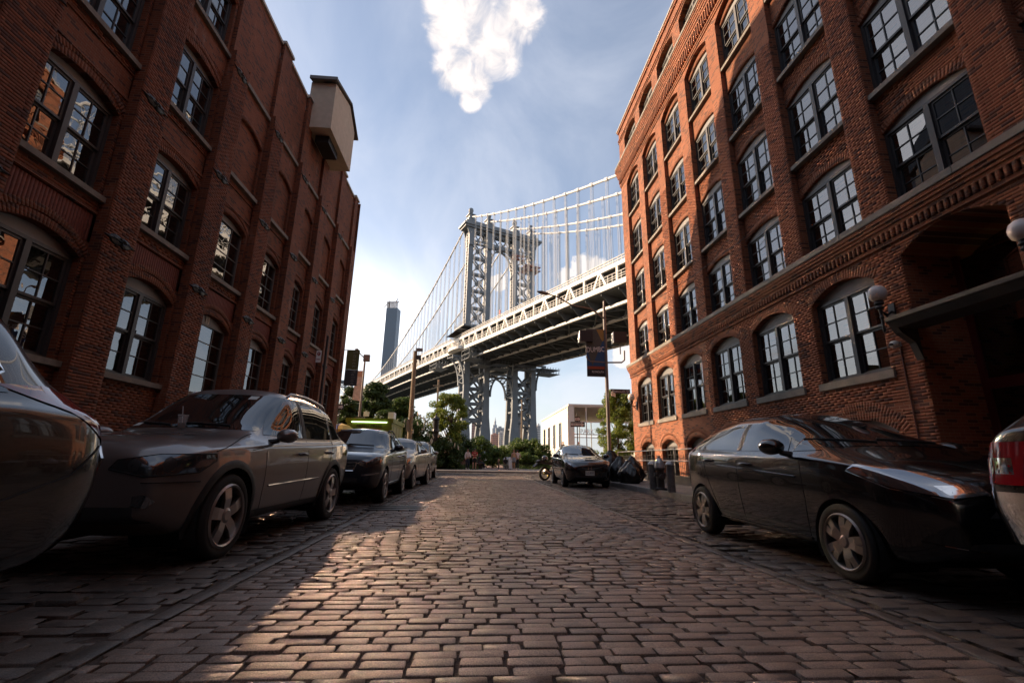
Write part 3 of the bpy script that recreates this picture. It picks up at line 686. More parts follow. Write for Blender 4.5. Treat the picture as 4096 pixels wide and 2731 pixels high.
b = MB(); b.lathe([(0.02, 0), (0.10, 0.04), (0.13, 0.12), (0.10, 0.2), (0.03, 0.24)], 14, (dx + 0.35, yb - 1.15, 2.68)); b.build('hall_lamp', mat('hall_lamp_glow', (1.0, 0.85, 0.25), 0.5, emit=2.2), bR, world=True)
# areaway: stone ledge with iron railings, handrail in front
b = MB(); b.box((7.10, 14.2, 0.15), (7.32, 24.2, 0.36)); b.box((7.07, 14.2, 0.362), (7.36, 24.2, 0.44)); b.build('areaway_ledge', M_sill, bR, world=True)
fe = thing('iron_railing', 'black iron picket railing in front of the basement windows of the right building', 'railing', (7.2, 19, 0.44))
b = MB(); b.box((7.19, 14.3, 0.50), (7.21, 24.1, 0.53)); b.box((7.19, 14.3, 1.02), (7.21, 24.1, 1.05)); b.build('rail', M_iron, fe, world=True)
pk = MB().lathe([(0.008, 0), (0.008, 0.66), (0.014, 0.68), (0.004, 0.76)], 6).mesh('picket', M_iron)
for y in np.arange(14.4, 24.1, 0.14): link('picket', pk, fe, loc=(0, y - 19, 0.002))
hr = thing('handrail', 'two-bar steel handrail on posts along the sidewalk by the right building', 'handrail', (6.95, 19, 0.15))
M_steel = mat('rail_steel', (0.28, 0.25, 0.22), 0.35, 0.9)
for z in (0.80, 1.19): MB().tube([(0, -4.4, z), (0, 3.6, z)], 0.022, 8).build('rail', M_steel, hr)
for y in (-4.3, -0.4, 3.55): MB().tube([(0, y, 0), (0, y, 1.19)], 0.02, 8).build('post', M_steel, hr)
# wall lamps, camera, wire
M_globe = mat('opal_globe', (0.75, 0.66, 0.60), 0.25)
def wall_lamp(label, y, z, s=1.0):
    t = thing('wall_lamp', label, 'wall lamp', (XR, y, z), group='globe lamps on the right building'); b = MB()
    b.prism([(0, -.30), (-.03, -.30), (-.05, 0), (-.03, .22), (0, .22)], 1, -.09, .09); b.build('back_plate', M_iron, t)
    b = MB(); b.tube([(-.03, 0, 0.02), (-.16, 0, -.08), (-.30, 0, -.02), (-.34, 0, .10)], 0.028, 8); b.tube([(-.03, 0, -.2), (-.15, 0, -.16), (-.26, 0, -.05)], 0.018, 6); b.build('bracket', M_iron, t)
    b = MB(); b.lathe([(0.02, -.55), (0.035, -.5), (0.028, -.2), (0.05, -.16), (0.03, -.1), (0.045, .05), (0.10, .10), (0.075, .16), (0.12, .2), (0.09, .26), (0.10, .30)], 14, (-.34, 0, 0)); b.build('stem', M_iron, t)
    b = MB(); b.lathe([(0.09 , .28), (.17, .34), (.205, .44), (.205, .52), (.17, .62), (.10, .68), (.02, .70)], 20, (-.34, 0, 0)); b.build('globe', M_globe, t, smooth=True)
    t.scale = (s, s, s)
wall_lamp('white globe lamp on an iron bracket between the big window and the doorway', 8.41, 4.02, 0.82)
wall_lamp('white globe lamp cut by the right edge of the photo, beyond the doorway', 5.76, 4.08, 0.82)
wall_lamp('white globe lamp at the far corner of the right building', 24.1, 3.85, 0.9)
sc_ = thing('security_camera', 'white dome camera on the right building left of the doorway', 'security camera', (XR, 8.42, 3.32)); b = MB()
b.box((-.06, -.05, -.05), (0, .05, .05)); b.build('base', mat('camera_white', (.5, .48, .46), .4), sc_); b = MB(); b.tube([(-.05, 0, 0), (-.10, 0, 0), (-.16, 0, 0)], [.07, .085, .07], 14); b.build('dome', MATS['camera_white'], sc_, smooth=True); MB().lathe([(0.05, 0), (0.045, .03), (.02, .05)], 12, (-.16, .02, -.02)).build('lens', M_iron, sc_)
MB().tube([(XR - .02, 8.40, 3.27), (XR - .02, 8.40, 0.6)], 0.012, 6).build('conduit', mat('conduit_paint', (.16, .05, .035), .6), bR, world=True)
# ---------------------------------------------------------------- left building
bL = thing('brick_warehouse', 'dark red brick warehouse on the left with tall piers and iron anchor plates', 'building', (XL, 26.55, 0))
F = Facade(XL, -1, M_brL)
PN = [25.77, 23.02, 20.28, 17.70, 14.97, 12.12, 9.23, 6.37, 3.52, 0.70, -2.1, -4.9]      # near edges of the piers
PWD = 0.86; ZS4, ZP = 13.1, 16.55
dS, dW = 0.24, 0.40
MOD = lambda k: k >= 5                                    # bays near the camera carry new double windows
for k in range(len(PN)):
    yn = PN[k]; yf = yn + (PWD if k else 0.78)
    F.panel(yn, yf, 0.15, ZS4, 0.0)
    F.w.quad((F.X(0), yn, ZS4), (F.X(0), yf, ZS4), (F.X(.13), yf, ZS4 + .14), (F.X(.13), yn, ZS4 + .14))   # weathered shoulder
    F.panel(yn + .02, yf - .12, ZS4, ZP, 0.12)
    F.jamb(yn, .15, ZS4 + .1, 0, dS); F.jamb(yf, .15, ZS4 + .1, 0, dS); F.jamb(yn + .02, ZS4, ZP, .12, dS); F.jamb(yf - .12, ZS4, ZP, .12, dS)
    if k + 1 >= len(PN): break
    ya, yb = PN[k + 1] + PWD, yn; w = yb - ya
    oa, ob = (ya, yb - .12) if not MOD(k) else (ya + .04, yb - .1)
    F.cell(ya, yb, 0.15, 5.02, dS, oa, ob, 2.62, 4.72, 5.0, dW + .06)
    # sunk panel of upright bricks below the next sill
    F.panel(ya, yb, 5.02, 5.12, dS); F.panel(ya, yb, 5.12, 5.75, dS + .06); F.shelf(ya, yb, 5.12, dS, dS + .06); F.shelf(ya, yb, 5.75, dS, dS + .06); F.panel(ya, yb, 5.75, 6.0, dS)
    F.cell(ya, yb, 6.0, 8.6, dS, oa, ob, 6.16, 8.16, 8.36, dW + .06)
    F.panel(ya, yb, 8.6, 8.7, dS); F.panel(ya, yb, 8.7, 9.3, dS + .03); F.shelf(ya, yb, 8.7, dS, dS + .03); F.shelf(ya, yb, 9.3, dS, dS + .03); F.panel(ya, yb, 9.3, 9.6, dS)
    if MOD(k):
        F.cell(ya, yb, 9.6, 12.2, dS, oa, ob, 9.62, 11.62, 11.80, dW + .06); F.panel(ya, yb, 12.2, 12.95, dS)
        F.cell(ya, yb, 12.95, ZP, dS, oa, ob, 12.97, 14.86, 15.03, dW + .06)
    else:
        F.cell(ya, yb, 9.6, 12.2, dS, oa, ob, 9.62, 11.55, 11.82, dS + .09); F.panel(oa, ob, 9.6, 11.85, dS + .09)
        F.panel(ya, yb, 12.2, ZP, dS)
# end walls, then an unseen hip roof added to shade the right facade
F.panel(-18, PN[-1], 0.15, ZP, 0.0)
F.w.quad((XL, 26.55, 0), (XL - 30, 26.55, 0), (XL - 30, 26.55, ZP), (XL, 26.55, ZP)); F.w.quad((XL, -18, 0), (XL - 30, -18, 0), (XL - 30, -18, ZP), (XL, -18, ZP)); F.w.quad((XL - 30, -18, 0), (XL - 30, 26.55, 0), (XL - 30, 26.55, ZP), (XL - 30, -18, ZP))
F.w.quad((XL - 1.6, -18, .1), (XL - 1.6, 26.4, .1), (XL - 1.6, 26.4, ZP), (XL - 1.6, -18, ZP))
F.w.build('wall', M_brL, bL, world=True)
M_shadow_roof = mat('shadow_roof_slate', (0.06, 0.058, 0.06), 0.7, var=0.2)
e0, e1 = XL - 0.55, XL - 30; r0, r1 = (XL - 5.2), (XL - 24)
MB().add([(e0, 26.45, ZP - .1), (e0, -18, ZP - .1), (r0, -18, 26.2), (r0, 22.9, 26.2), (e1, 26.45, ZP - .1), (e1, -18, ZP - .1), (r1, -18, 26.2), (r1, 22.9, 26.2)],
         [(0, 1, 2, 3), (0, 3, 7, 4), (4, 7, 6, 5), (3, 2, 6, 7), (1, 5, 6, 2)]).build('roof', M_shadow_roof, bL, world=True)  # unseen roof, its slope shaped to throw the diagonal shadow
for k in range(len(PN) - 1):                              # coping: raised over the piers
    yn = PN[k]; yf = yn + (PWD if k else 0.80)
    b = MB(); F.box(yn - .02, yf - .06, ZP + .02, ZP + .14, 0.06, 0.5, b); b.build('coping_stone', M_cope, bL, world=True)
    b = MB(); F.box(PN[k + 1] + PWD - .055, yn - .025, ZP - .06, ZP + .05, 0.17, 0.5, b); b.build('coping_stone', M_cope, bL, world=True)
M_lime = mat('old_sill_stone', (0.17, 0.14, 0.11), 0.75, var=0.25, vscale=5, bump=0.4)
M_upright = mat('upright_brick', (0.15, 0.038, 0.022), 0.8, var=0.3, vscale=12, bump=0.4)
ub_t, ub_s = [], []
for k in range(len(PN) - 1):
    ya, yb = PN[k + 1] + PWD, PN[k]; w = yb - ya; yc = (ya + yb) / 2
    oa, ob = (ya, yb - .12) if not MOD(k) else (ya + .04, yb - .1); wo = ob - oa; oc = (oa + ob) / 2
    if ya < 2: continue
    st = 'hung' if MOD(k) else 'steel'
    vis = [(2.62, 4.72, 5.0), (6.16, 8.16, 8.36)] + ([(9.62, 11.62, 11.80), (12.97, 14.86, 15.03)] if MOD(k) else [])
    for i, (zs, zp, zc) in enumerate(vis):
        window(bL, F, oc, zs + .01, wo - .01, zp, zc - .01, dW, st, vent=(k == 4 and i == 0), tilt=0.006)
        F.ring(oc, wo, zp, zc, dS, 0.17, 0.004); F.ring(oc, wo + .30, zp - .02, zc + .19, dS, 0.15, 0.016)
        b = MB(); F.box(ya + .003, yb - .01, zs - .12, zs, 0.13, dW, b); b.build('window_sill', M_lime, bL, world=True)
    if not MOD(k):
        b = MB(); F.box(ya + .003, yb - .06, 9.47, 9.60, 0.10, dS + .1, b); b.build('window_sill', M_lime, bL, world=True)
        F.ring(oc, wo, 11.55, 11.82, dS, 0.17, 0.02)
        b = MB(); F.box(ya + .003, yb - .06, 12.92, 13.06, 0.14, dS + .1, b); b.build('string_course', M_lime, bL, world=True)
    y = ya + .05
    while y < yb - .05: ub_t.append((F.X(dS + .045), y, 5.435)); ub_s.append((.05, .062, .58)); y += .072
    for zz in (8.60, 5.76):
        b = MB(); F.box(ya + .02, yb - .02, zz, zz + .06, dS - .03, dS + .03, b); b.build('label_course', M_brL, bL, world=True)
pieces(bL, 'upright_brick', BOX, ub_t, ub_s, M_upright, 200, 'upright_bricks')
pieces(bL, 'voussoir', BOX, F.vt, F.vs, M_brL, 300, 'voussoirs', rot=F.vr)
for k in range(4, 8):
    F.bricks(PN[k] + .003, PN[k] + PWD - .003, 1.2, 12.9, 0.0)
    ya, yb = PN[k + 1] + PWD, PN[k]; oa, ob = (ya, yb - .12) if not MOD(k) else (ya + .04, yb - .1)
    F.bricks(ya + .003, yb - .003, 1.2, 5.0, dS, [(oa, ob, 2.47, 4.72, 5.0, 0.34)]); F.bricks(ya + .003, yb - .003, 5.84, 8.58, dS, [(oa, ob, 5.99, 8.10, 8.38, 0.34)])
    if MOD(k): F.bricks(ya + .003, yb - .003, 9.32, 12.2, dS, [(oa, ob, 9.45, 11.55, 11.82, 0.34)])
pieces(bL, 'brick', BOX, F.bt, F.bs, M_brL, 300, 'brickwork')
def anchor_mesh():
    b = MB(); n = 24; ring = []
    for i in range(n):                                   # cast scrollwork: a lobed lens, thick in the middle
        q = 2 * PI * i / n; r = 1 + 0.16 * math.cos(6 * q) + 0.1 * math.cos(10 * q); ring.append((0.30 * math.cos(q) * (1 + .25 * abs(math.cos(q))) * r, 0.115 * math.sin(q) * r))
    b.V = [(0, u, v) for u, v in ring] + [(0.03, u * .9, v * .85) for u, v in ring] + [(0.055, u * .45, v * .5) for u, v in ring] + [(0.03, u * .25, v * .3) for u, v in ring] + [(0.08, 0, 0)]
    for r in range(3):
        for i in range(n): b.F.append((r * n + i, r * n + (i + 1) % n, (r + 1) * n + (i + 1) % n, (r + 1) * n + i))
    for i in range(n): b.F.append((3 * n + i, 3 * n + (i + 1) % n, 4 * n))
    for s_ in (-1, 1): b.lathe([(0.05, 0), (0.04, .03), (.01, .05)], 8, (0.03, s_ * .2, 0))
    return b.mesh('anchor_plate', M_iron)
am = anchor_mesh()
for k in range(1, 9):
    for z in (5.36, 8.95, 12.65):
        link('anchor_plate', am, bL, loc=(XL + .005, PN[k] + .42, z), rot=(0, 0, 0), world=True)
# stucco box hung on the parapet
bx_ = thing('hoist_house', 'beige stucco box hung on the parapet of the left building', 'hoist house', (XL, 19.6, 15.3))
M_stu = mat('stucco_beige', (0.50, 0.41, 0.31), 0.9, var=0.1, bump=0.3, bscale=60)
x0, x1, y0, y1 = XL - .3, XL + .82, 18.06, 21.30
pr = [(y0, 15.3), (y1, 15.3), (y1, 17.66), (20.2, 18.38), (y0, 17.72)]
MB().prism(pr, 0, x0, x1).build('box', M_stu, bx_, world=True)
rp = [(17.86, 17.72), (20.2, 18.46), (21.75, 17.55), (21.75, 17.62), (20.2, 18.56), (17.86, 17.86)]
MB().prism(rp, 0, XL - .3, x1 + .10).build('roof', mat('roof_shingle', (.09, .075, .065), .8, var=.3, vscale=20), bx_, world=True)
b = MB(); b.box((x0, 17.78, 17.70), (x1 + .12, 17.86, 17.86)); b.build('gutter', mat('gutter_metal', (.15, .13, .12), .5, .4), bx_, world=True)
b = MB(); b.box((XL - .02, 18.6, 14.95), (XL + .60, 19.9, 15.296)); b.build('hatch', M_iron, bx_, world=True)
# ================================================================== THE SUSPENSION BRIDGE
br = thing('suspension_bridge', 'grey steel suspension bridge with lattice tower and white side trusses beyond the trees', 'bridge', (8.0, 175.3, 0), math.radians(24.0))
M_tow = mat('tower_steel_paint', (0.165, 0.185, 0.205), 0.55, var=0.10, vscale=0.3)
M_truss = mat('truss_paint', (0.62, 0.60, 0.56), 0.55, var=0.08, vscale=0.5)
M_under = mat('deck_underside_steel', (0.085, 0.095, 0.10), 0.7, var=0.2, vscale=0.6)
M_cable = mat('cable_white', (0.74, 0.73, 0.71), 0.5)
M_rope = mat('suspender_rope', (0.42, 0.43, 0.44), 0.5)
M_rust = mat('scaffold_red', (0.50, 0.22, 0.17), 0.7)
M_net = mat('debris_net', (0.05, 0.045, 0.045), 0.9)
XO = -0.5; COLX = [XO - 14.35, XO - 6.15, XO + 6.15, XO + 14.35]
def zdeck(y): return 40.0 + (0.043 * y if y < 0 else 0.043 * y * (1 - y / 448.0))
def tower(y0, detail=True):
    t = bpy.data.objects.new('tower', None); COL.objects.link(t); t.parent = br; t.location = (0, y0, 0)
    def sub(mb, n, m=M_tow): return mb.build(n, m, t)
    D = 1.3
    for x in COLX:
        b = MB(); h = 1.0                                   # upper shaft: two solid webs with lacing between them
        for s in (-1, 1): b.box((x - h, s * D - .22, 40), (x + h, s * D + .22, 91.5))
        for s in (-1, 1):
            for e in (-1, 1): b.box((x + s * (h - .12) - .1, e * (D - .5) - .28, 40), (x + s * (h - .12) + .1, e * (D - .5) + .28, 91.5))
            z = 40.0; f = 1
            while z < 91 and detail:
                b.bar((x + s * h, -f * (D - .3), z), (x + s * h, f * (D - .3), z + 1.25), .16, .14); z += 1.25; f = -f
        b.box((x - .35, -D, 40), (x + .35, D, 91.5))
        sub(b, 'column')
        b = MB()                                            # lower shaft flares towards its foot
        pr = [(-1.05, 40), (1.05, 40), (1.1, 26), (1.3, 16), (2.0, 9.5), (2.3, 1), (-2.3, 1), (-2.0, 9.5), (-1.3, 16), (-1.1, 26)]
        for s in (-1, 1): b.prism([(x + u, v) for u, v in pr], 1, s * 2.3 - .5, s * 2.3 + .5)
        for z in (12, 18.4, 24.6, 31): b.box((x - .9, -2.2, z - .3), (x + .9, 2.2, z + .3))
        for z0 in (12.3, 18.7, 24.9, 31.3):
            if detail: b.bar((x, -2.1, z0), (x, 2.1, z0 + 5.6), .5, .4); b.bar((x + .02, 2.1, z0), (x + .02, -2.1, z0 + 5.6), .5, .4)
        b.box((x - 2.9, -4.6, 2), (x + 2.9, 4.6, 6.0)); sub(b, 'leg')
        b = MB()                                            # head: flaring bracket, saddle and finial ball
        for e in (-1, 1):
            b.prism([(x - 1.0, 84), (x + 1.0, 84), (x + 1.2, 88.5), (x + 2.2, 91.3), (x - 2.2, 91.3), (x - 1.2, 88.5)], 1, e * 2.1 - .18, e * 2.1 + .18)
        b.box((x - 1.6, -1.9, 94.6), (x + 1.6, 1.9, 96.0)); b.box((x - 1.1, -1.5, 96.0), (x + 1.1, 1.5, 97.6)); b.box((x - 1.5, -1.8, 97.6), (x + 1.5, 1.8, 98.0)); sub(b, 'saddle')
        b = MB(); b.lathe([(.5, 97.9), (.8, 98.3), (.45, 98.7), (.8, 99.1), (1.02, 99.8), (1.05, 100.3), (.85, 101.0), (.35, 101.35)], 12, (x, 0, 0)); sub(b, 'finial')
    b = MB()                                                # cornice
    b.box((COLX[0] - 3.2, -2.9, 91.5), (COLX[3] + 3.2, 2.9, 92.3)); b.box((COLX[0] - 3.8, -3.5, 92.3), (COLX[3] + 3.8, 3.5, 93.1)); b.box((COLX[0] - 2.6, -2.4, 93.1), (COLX[3] + 2.6, 2.4, 94.6)); sub(b, 'cornice')
    for x0, x1 in zip(COLX, COLX[1:]):
        for e in (-1, 1):                                   # lattice girder below the cornice
            b = MB(); b.box((x0 + 1, e * D - .15, 86.0), (x1 - 1, e * D + .15, 86.9)); b.box((x0 + 1, e * D - .15, 90.4), (x1 - 1, e * D + .15, 91.4))
            n = max(3, round((x1 - x0 - 2) / 2.3)); w = (x1 - x0 - 2) / n
            for i in range(n):
                xa = x0 + 1 + i * w
                b.bar((xa, e * D, 86.9), (xa + w, e * D, 90.4), .34, .2); b.bar((xa, e * D + .06, 90.4), (xa + w, e * D + .06, 86.9), .34, .2)
            sub(b, 'girder')
    def legbrace(x0, x1, zz, m, d, bw):
        for za, zb in zip(zz, zz[1:]):
            for e in (-1, 1):
                b = MB(); b.box((x0, e * d - .2, zb - .55), (x1, e * d + .2, zb + .35)); sub(b, 'strut', m)
                b = MB(); b.bar((x0, e * d, za - .4), (x1, e * d, zb + .3), bw, .3, (0, 1, 0)); b.bar((x0, e * d + .05, zb + .3), (x1, e * d + .05, za - .4), bw, .3, (0, 1, 0))
                b.prism([((x0 + x1) / 2 - 1.1, (za + zb) / 2), ((x0 + x1) / 2, (za + zb) / 2 - 1.1), ((x0 + x1) / 2 + 1.1, (za + zb) / 2), ((x0 + x1) / 2, (za + zb) / 2 + 1.1)], 1, e * d - .24, e * d + .24); sub(b, 'bracing', m)
    for x0, x1 in ((COLX[0], COLX[1]), (COLX[2], COLX[3])):
        legbrace(x0 + 1, x1 - 1, [86.3, 79.5, 72.4, 65.4, 58.2, 51.0, 44.5], M_tow, .75, .55)
        legbrace(x0 + 1.3, x1 - 1.3, [33.0, 26.4, 20.8, 15.0], M_tow, 1.6, .75)
        b = MB(); A = [(x0 + 1.4 + (x1 - x0 - 2.8) * i / 8, 12.6 + 1.6 * math.sin(PI * i / 8)) for i in range(9)]
        for e in (-1, 1):
            for p, q in zip(A, A[1:]): b.bar((p[0], e * 1.6, p[1]), (q[0], e * 1.6, q[1]), .5, .7, (0, 1, 0))
        sub(b, 'foot_arch')
    for hw, zs, zc, d, bw in ((5.1, 78.0, 85.3, D, 1.0), (4.75, 23.5, 31.4, 2.9, 1.1)):            # portal arches between the inner columns
        b = MB(); A = []
        for i in range(25):
            q = -PI / 2 + PI * i / 24; A.append((XO + hw * math.sin(q), zs + (zc - zs) * (math.cos(q) ** .85 if zc < 50 else math.cos(q))))
        for e in (-1, 1):
            for p, q in zip(A, A[1:]): b.bar((p[0], e * d, p[1]), (q[0], e * d, q[1]), .35, bw, (0, 1, 0))
        f = 1
        for p, q in zip(A, A[1:]): b.bar((p[0], -f * d, p[1]), (q[0], f * d, q[1]), .25, .2); f = -f
        for e in (-1, 1):
            for s in (-1, 1): b.bar((XO + s * 5.1, e * d, zc + .5), (XO + s * 3.4, e * d, zs + (zc - zs) * .72), .4, .3)
            b.box((XO - 5.2, e * d - .2, zc + .35), (XO + 5.2, e * d + .2, zc + 1.1))
        sub(b, 'portal_arch')
    for s in (-1, 1):                                       # curved outriggers that carry the deck's edge past the tower
        x = COLX[0] if s < 0 else COLX[3]; A = [(x + s * (1.2 + 4.6 * (1 - math.cos(q))), 27.5 + 10 * math.sin(q)) for q in np.linspace(0, PI / 2, 12)]
        b = MB()
        for e in (-1, 1):
            for p, q in zip(A, A[1:]): b.bar((p[0], e * 2.6, p[1]), (q[0], e * 2.6, q[1]), .4, .9, (0, 1, 0))
            b.bar((x + s, e * 2.6, 37.6), (x + s * 6, e * 2.6, 37.6), .4, .8)
        f = 1
        for p, q in zip(A, A[1:]): b.bar((p[0], -f * 2.6, p[1]), (q[0], f * 2.6, q[1]), .22, .2); f = -f
        sub(b, 'outrigger')
        b = MB(); pts = [(x + s * 3.2 * math.sin(q), 5.4 * math.cos(q)) for q in np.linspace(0, PI, 13)]       # rounded lookout balcony
        pts = [(XO + s * 18.2, 6.5)] + [(XO + s * (18.2 + 2.2 * math.sin(q)), 6.0 * math.cos(q)) for q in np.linspace(0, PI, 13)] + [(XO + s * 18.2, -6.5)]
        b.prism(pts, 2, zdeck(0) - .1, zdeck(0) + 1.0); sub(b, 'balcony', M_truss)
        b = MB()
        for p, q in zip(pts, pts[1:]):
            for z in (1.6, 2.1, 2.7): b.bar((p[0], p[1], zdeck(0) + z), (q[0], q[1], zdeck(0) + z), .12, .12)
            b.bar((p[0], p[1], zdeck(0) + 1), (p[0], p[1], zdeck(0) + 2.75), .14, .14)
        sub(b, 'balcony_rail', M_truss)
    b = MB(); b.box((COLX[0] - 3.0, -5, 49.2), (COLX[3] + 3.0, 5, 49.9)); sub(b, 'gallery')
    b = MB()
    for e in (-5, 5):
        for z in (50.4, 51.0): b.bar((COLX[0] - 3.0, e, z), (COLX[3] + 3.0, e, z), .1, .1)
        for x in np.arange(COLX[0] - 3, COLX[3] + 3.1, 2.2): b.bar((x, e, 49.9), (x, e, 51.05), .1, .1)
    for s in (COLX[0] - 3.0, COLX[3] + 3.0):
        for z in (50.4, 51.0): b.bar((s, -5, z), (s, 5, z), .1, .1)
    sub(b, 'gallery_rail')
    return t
tw = tower(0.0)
tower(448.0, False)
def scaffold(x0, x1, y0, y1, z0, z1, m, n, step=1.6):
    b = MB()
    for z in np.arange(z0, z1 + .01, 1.7):
        for y in (y0, y1): b.bar((x0, y, z), (x1, y, z), .12, .12)
        for x in (x0, x1): b.bar((x, y0, z), (x, y1, z), .12, .12)
        b.box((x0, y0, z - .1), (x1, y1, z - .04))
    for x in np.arange(x0, x1 + .01, step):
        for y in (y0, y1): b.bar((x, y, z0), (x, y, z1), .1, .1); b.bar((x, y, z0), (min(x + step, x1), y, z1), .07, .07)
    b.build(n, m, br)
scaffold(COLX[2] - 2, COLX[2] + 3.4, -3.2, -2.0, 82.0, 84.6, M_rust, 'scaffold'); scaffold(COLX[3] - 4.0, COLX[3] + 3.2, -3.2, 3.2, 79.0, 82.0, M_rust, 'scaffold')
for x0, x1, y0, y1, z0, z1 in ((-19, -14, -14, -7, 35.0, 38.4), (-13, -8, -9, -3, 34.0, 37), (-6, 0, -9, -4, 33.5, 36.6), (16, 24.5, -6, 2, 34.5, 37.0), (-22, -17, 12, 20, 35.5, 38.4), (4, 12, -8, -4, 34.4, 36.4)):
    scaffold(x0, x1, y0, y1, z0, z1, M_tow, 'work_platform', 1.3)
b = MB(); b.add([(-19.5, -3, 47.8), (-11, -6, 47.6), (-11, 8, 47.6), (-19.5, 9, 47.4), (-15, 2, 51.0), (-22, 3, 45.5)], [(0, 1, 4), (1, 2, 4), (2, 3, 4), (3, 5, 4), (5, 0, 4)]); b.build('debris_net', M_net, br)
# deck, one length of trusswork after another
PANEL = 5.6; YS = np.arange(-168, 452, PANEL)
def strip(name, m, x0, x1, za, zb, ya=-168.0, yb=452.0, step=22.4):
    y = ya
    while y < yb:
        y2 = min(y + step, yb); b = MB(); z0, z1 = zdeck(y), zdeck(y2)
        b.add([(x0, y, z0 + za), (x1, y, z0 + za), (x1, y, z0 + zb), (x0, y, z0 + zb), (x0, y2, z1 + za), (x1, y2, z1 + za), (x1, y2, z1 + zb), (x0, y2, z1 + zb)], [(0, 1, 2, 3), (4, 7, 6, 5), (0, 4, 5, 1), (1, 5, 6, 2), (2, 6, 7, 3), (3, 7, 4, 0)])
        b.build(name, m, br); y = y2
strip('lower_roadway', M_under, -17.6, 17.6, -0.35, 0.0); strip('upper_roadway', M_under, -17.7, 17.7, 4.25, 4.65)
for s in (-1, 1):
    x = 18.0 * s
    strip('edge_chord', M_truss, x - .25, x + .25, -0.15, 1.05); strip('upper_chord', M_truss, x - .3, x + .3, 4.1, 5.0)
    for z in (1.55, 2.05, 2.75): strip('hand_rail', M_truss, x - .28, x - .18, z, z + .09)
    for z in (5.5, 6.1): strip('parapet_rail', M_truss, x - .15, x + .15, z, z + .12)
for x in COLX: strip('stiffening_chord', M_truss, x - .35, x + .35, -3.1, -2.5)
def truss_panel():
    b = MB()
    b.bar((0, 0, 1), (0, 0, 4.2), .55, .5); b.bar((0, PANEL, 1.05), (0, 2 * PANEL - .9, 1.05), .1, .1)
    b.bar((0, 1.7 + PANEL - 1.7 - 2.1, 1.0), (0, PANEL - .15, 4.15), .5, .62, (1, 0, 0)); b.bar((0, PANEL + 2.1, 1.0), (0, PANEL + .15, 4.15), .5, .62, (1, 0, 0)); b.bar((0, PANEL, 1.0), (0, PANEL, 4.2), .28, .25)
    for i in range(8): b.bar((-.25, i * PANEL / 4, 1), (-.25, i * PANEL / 4, 2.8), .1, .1)
    for i in range(8): b.bar((0, i * PANEL / 4, 5), (0, i * PANEL / 4, 6.2), .12, .12)
    return b.mesh('truss_panel', M_truss)
tp = truss_panel()
for s in (-1, 1):
    for y in YS[::2]: link('truss_panel', tp, br, loc=(18.0 * s, y, zdeck(y)), rot=(math.atan(0.043 * (1 if y < 0 else 1 - 2 * y / 448)), 0, 0))
def floor_beam():
    pr = [(-17.8, -.36), (-17.8, -.9)] + [(-17.8 + 3.2 * q, -.9 - 2.1 * (0.5 - 0.5 * math.cos(PI * q))) for q in np.linspace(.1, 1, 8)] + [(-14, -2.95), (14, -2.95)] + [(17.8 - 3.2 * q, -.9 - 2.1 * (0.5 - 0.5 * math.cos(PI * q))) for q in np.linspace(1, .1, 8)] + [(17.8, -.9), (17.8, -.36)]
    b = MB().prism(pr, 1, -.06, .06); b.box((-14, -.3, -2.96), (14, .3, -2.86))
    for q in range(7): b.bar((-12 + q * 4, -.2, -2.8), (-12 + q * 4, .2, -.4), .2, .2)
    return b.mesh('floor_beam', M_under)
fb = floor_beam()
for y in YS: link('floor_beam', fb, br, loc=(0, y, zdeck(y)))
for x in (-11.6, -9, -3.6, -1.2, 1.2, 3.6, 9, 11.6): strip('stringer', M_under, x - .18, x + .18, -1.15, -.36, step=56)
lb = MB()
for i, y in enumerate(YS[:-2:2]):
    for x0, x1 in ((-14.6, -6.4), (-6.4, 6.4), (6.4, 14.6)):
        lb.bar((x0, y, zdeck(y) - 2.75), (x1, y + 2 * PANEL, zdeck(y + 2 * PANEL) - 2.75), .4, .2); lb.bar((x1, y, zdeck(y) - 2.72), (x0, y + 2 * PANEL, zdeck(y + 2 * PANEL) - 2.72), .4, .2)
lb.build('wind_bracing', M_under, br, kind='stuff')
# cables and suspenders
def zc_side(y): return 97.3 + 0.46 * y + 0.00095 * y * y
def zc_main(y): return 97.3 - 0.41 * y + 0.000915 * y * y
T, S = [], []; bm_ = MB().tube([(0, -.5, 0), (0, .5, 0)], .52, 8).mesh('cable_band', M_cable)
for x in COLX:
    for nm, a, b_, f in (('side', -168, 0, zc_side), ('main', 0, 448, zc_main)):
        ys = np.linspace(a, b_, 40 if nm == 'main' else 24); MB().tube([(x, y, f(y)) for y in ys], .34, 8).build('main_cable', M_cable, br)
    for y in YS:
        if abs(y) < 4 or y > 430: continue
        f = zc_side if y < 0 else zc_main; z1, z0 = f(y), zdeck(y) + 4.6
        if z1 - z0 < 1: continue
        T.append((x, y, (z0 + z1) / 2)); S.append((1, 1, z1 - z0))
        if y < 90: link('cable_band', bm_, br, loc=(x, y, f(y)), rot=(math.atan(0.46 + .0019 * y if y < 0 else -.41 + .00183 * y), 0, 0))
def rope_t():
    V, Q = [], []
    for cx in (-.22, .22):
        for cy_ in (-.25, .25):
            o = len(V); V += [(cx + .05 * math.cos(a), cy_ + .05 * math.sin(a), z) for z in (-.5, .5) for a in (0, 2.1, 4.2)]
            Q += [(o + j, o + (j + 1) % 3, o + 3 + (j + 1) % 3, o + 3 + j) for j in range(3)]
    return np.array(V), np.array(Q)
rv, rq = rope_t()
Tn = np.asarray(T); Lm = parent_world(br); Tw = np.array([tuple(Lm @ Vector(t)) for t in T])
x_, y_, d_ = proj(Tw); ok = (x_ > 1400) & (x_ < 2520)
me = np_mesh('suspender', rv, rq, M_rope); n = 0
rest_V, rest_Q = [], []
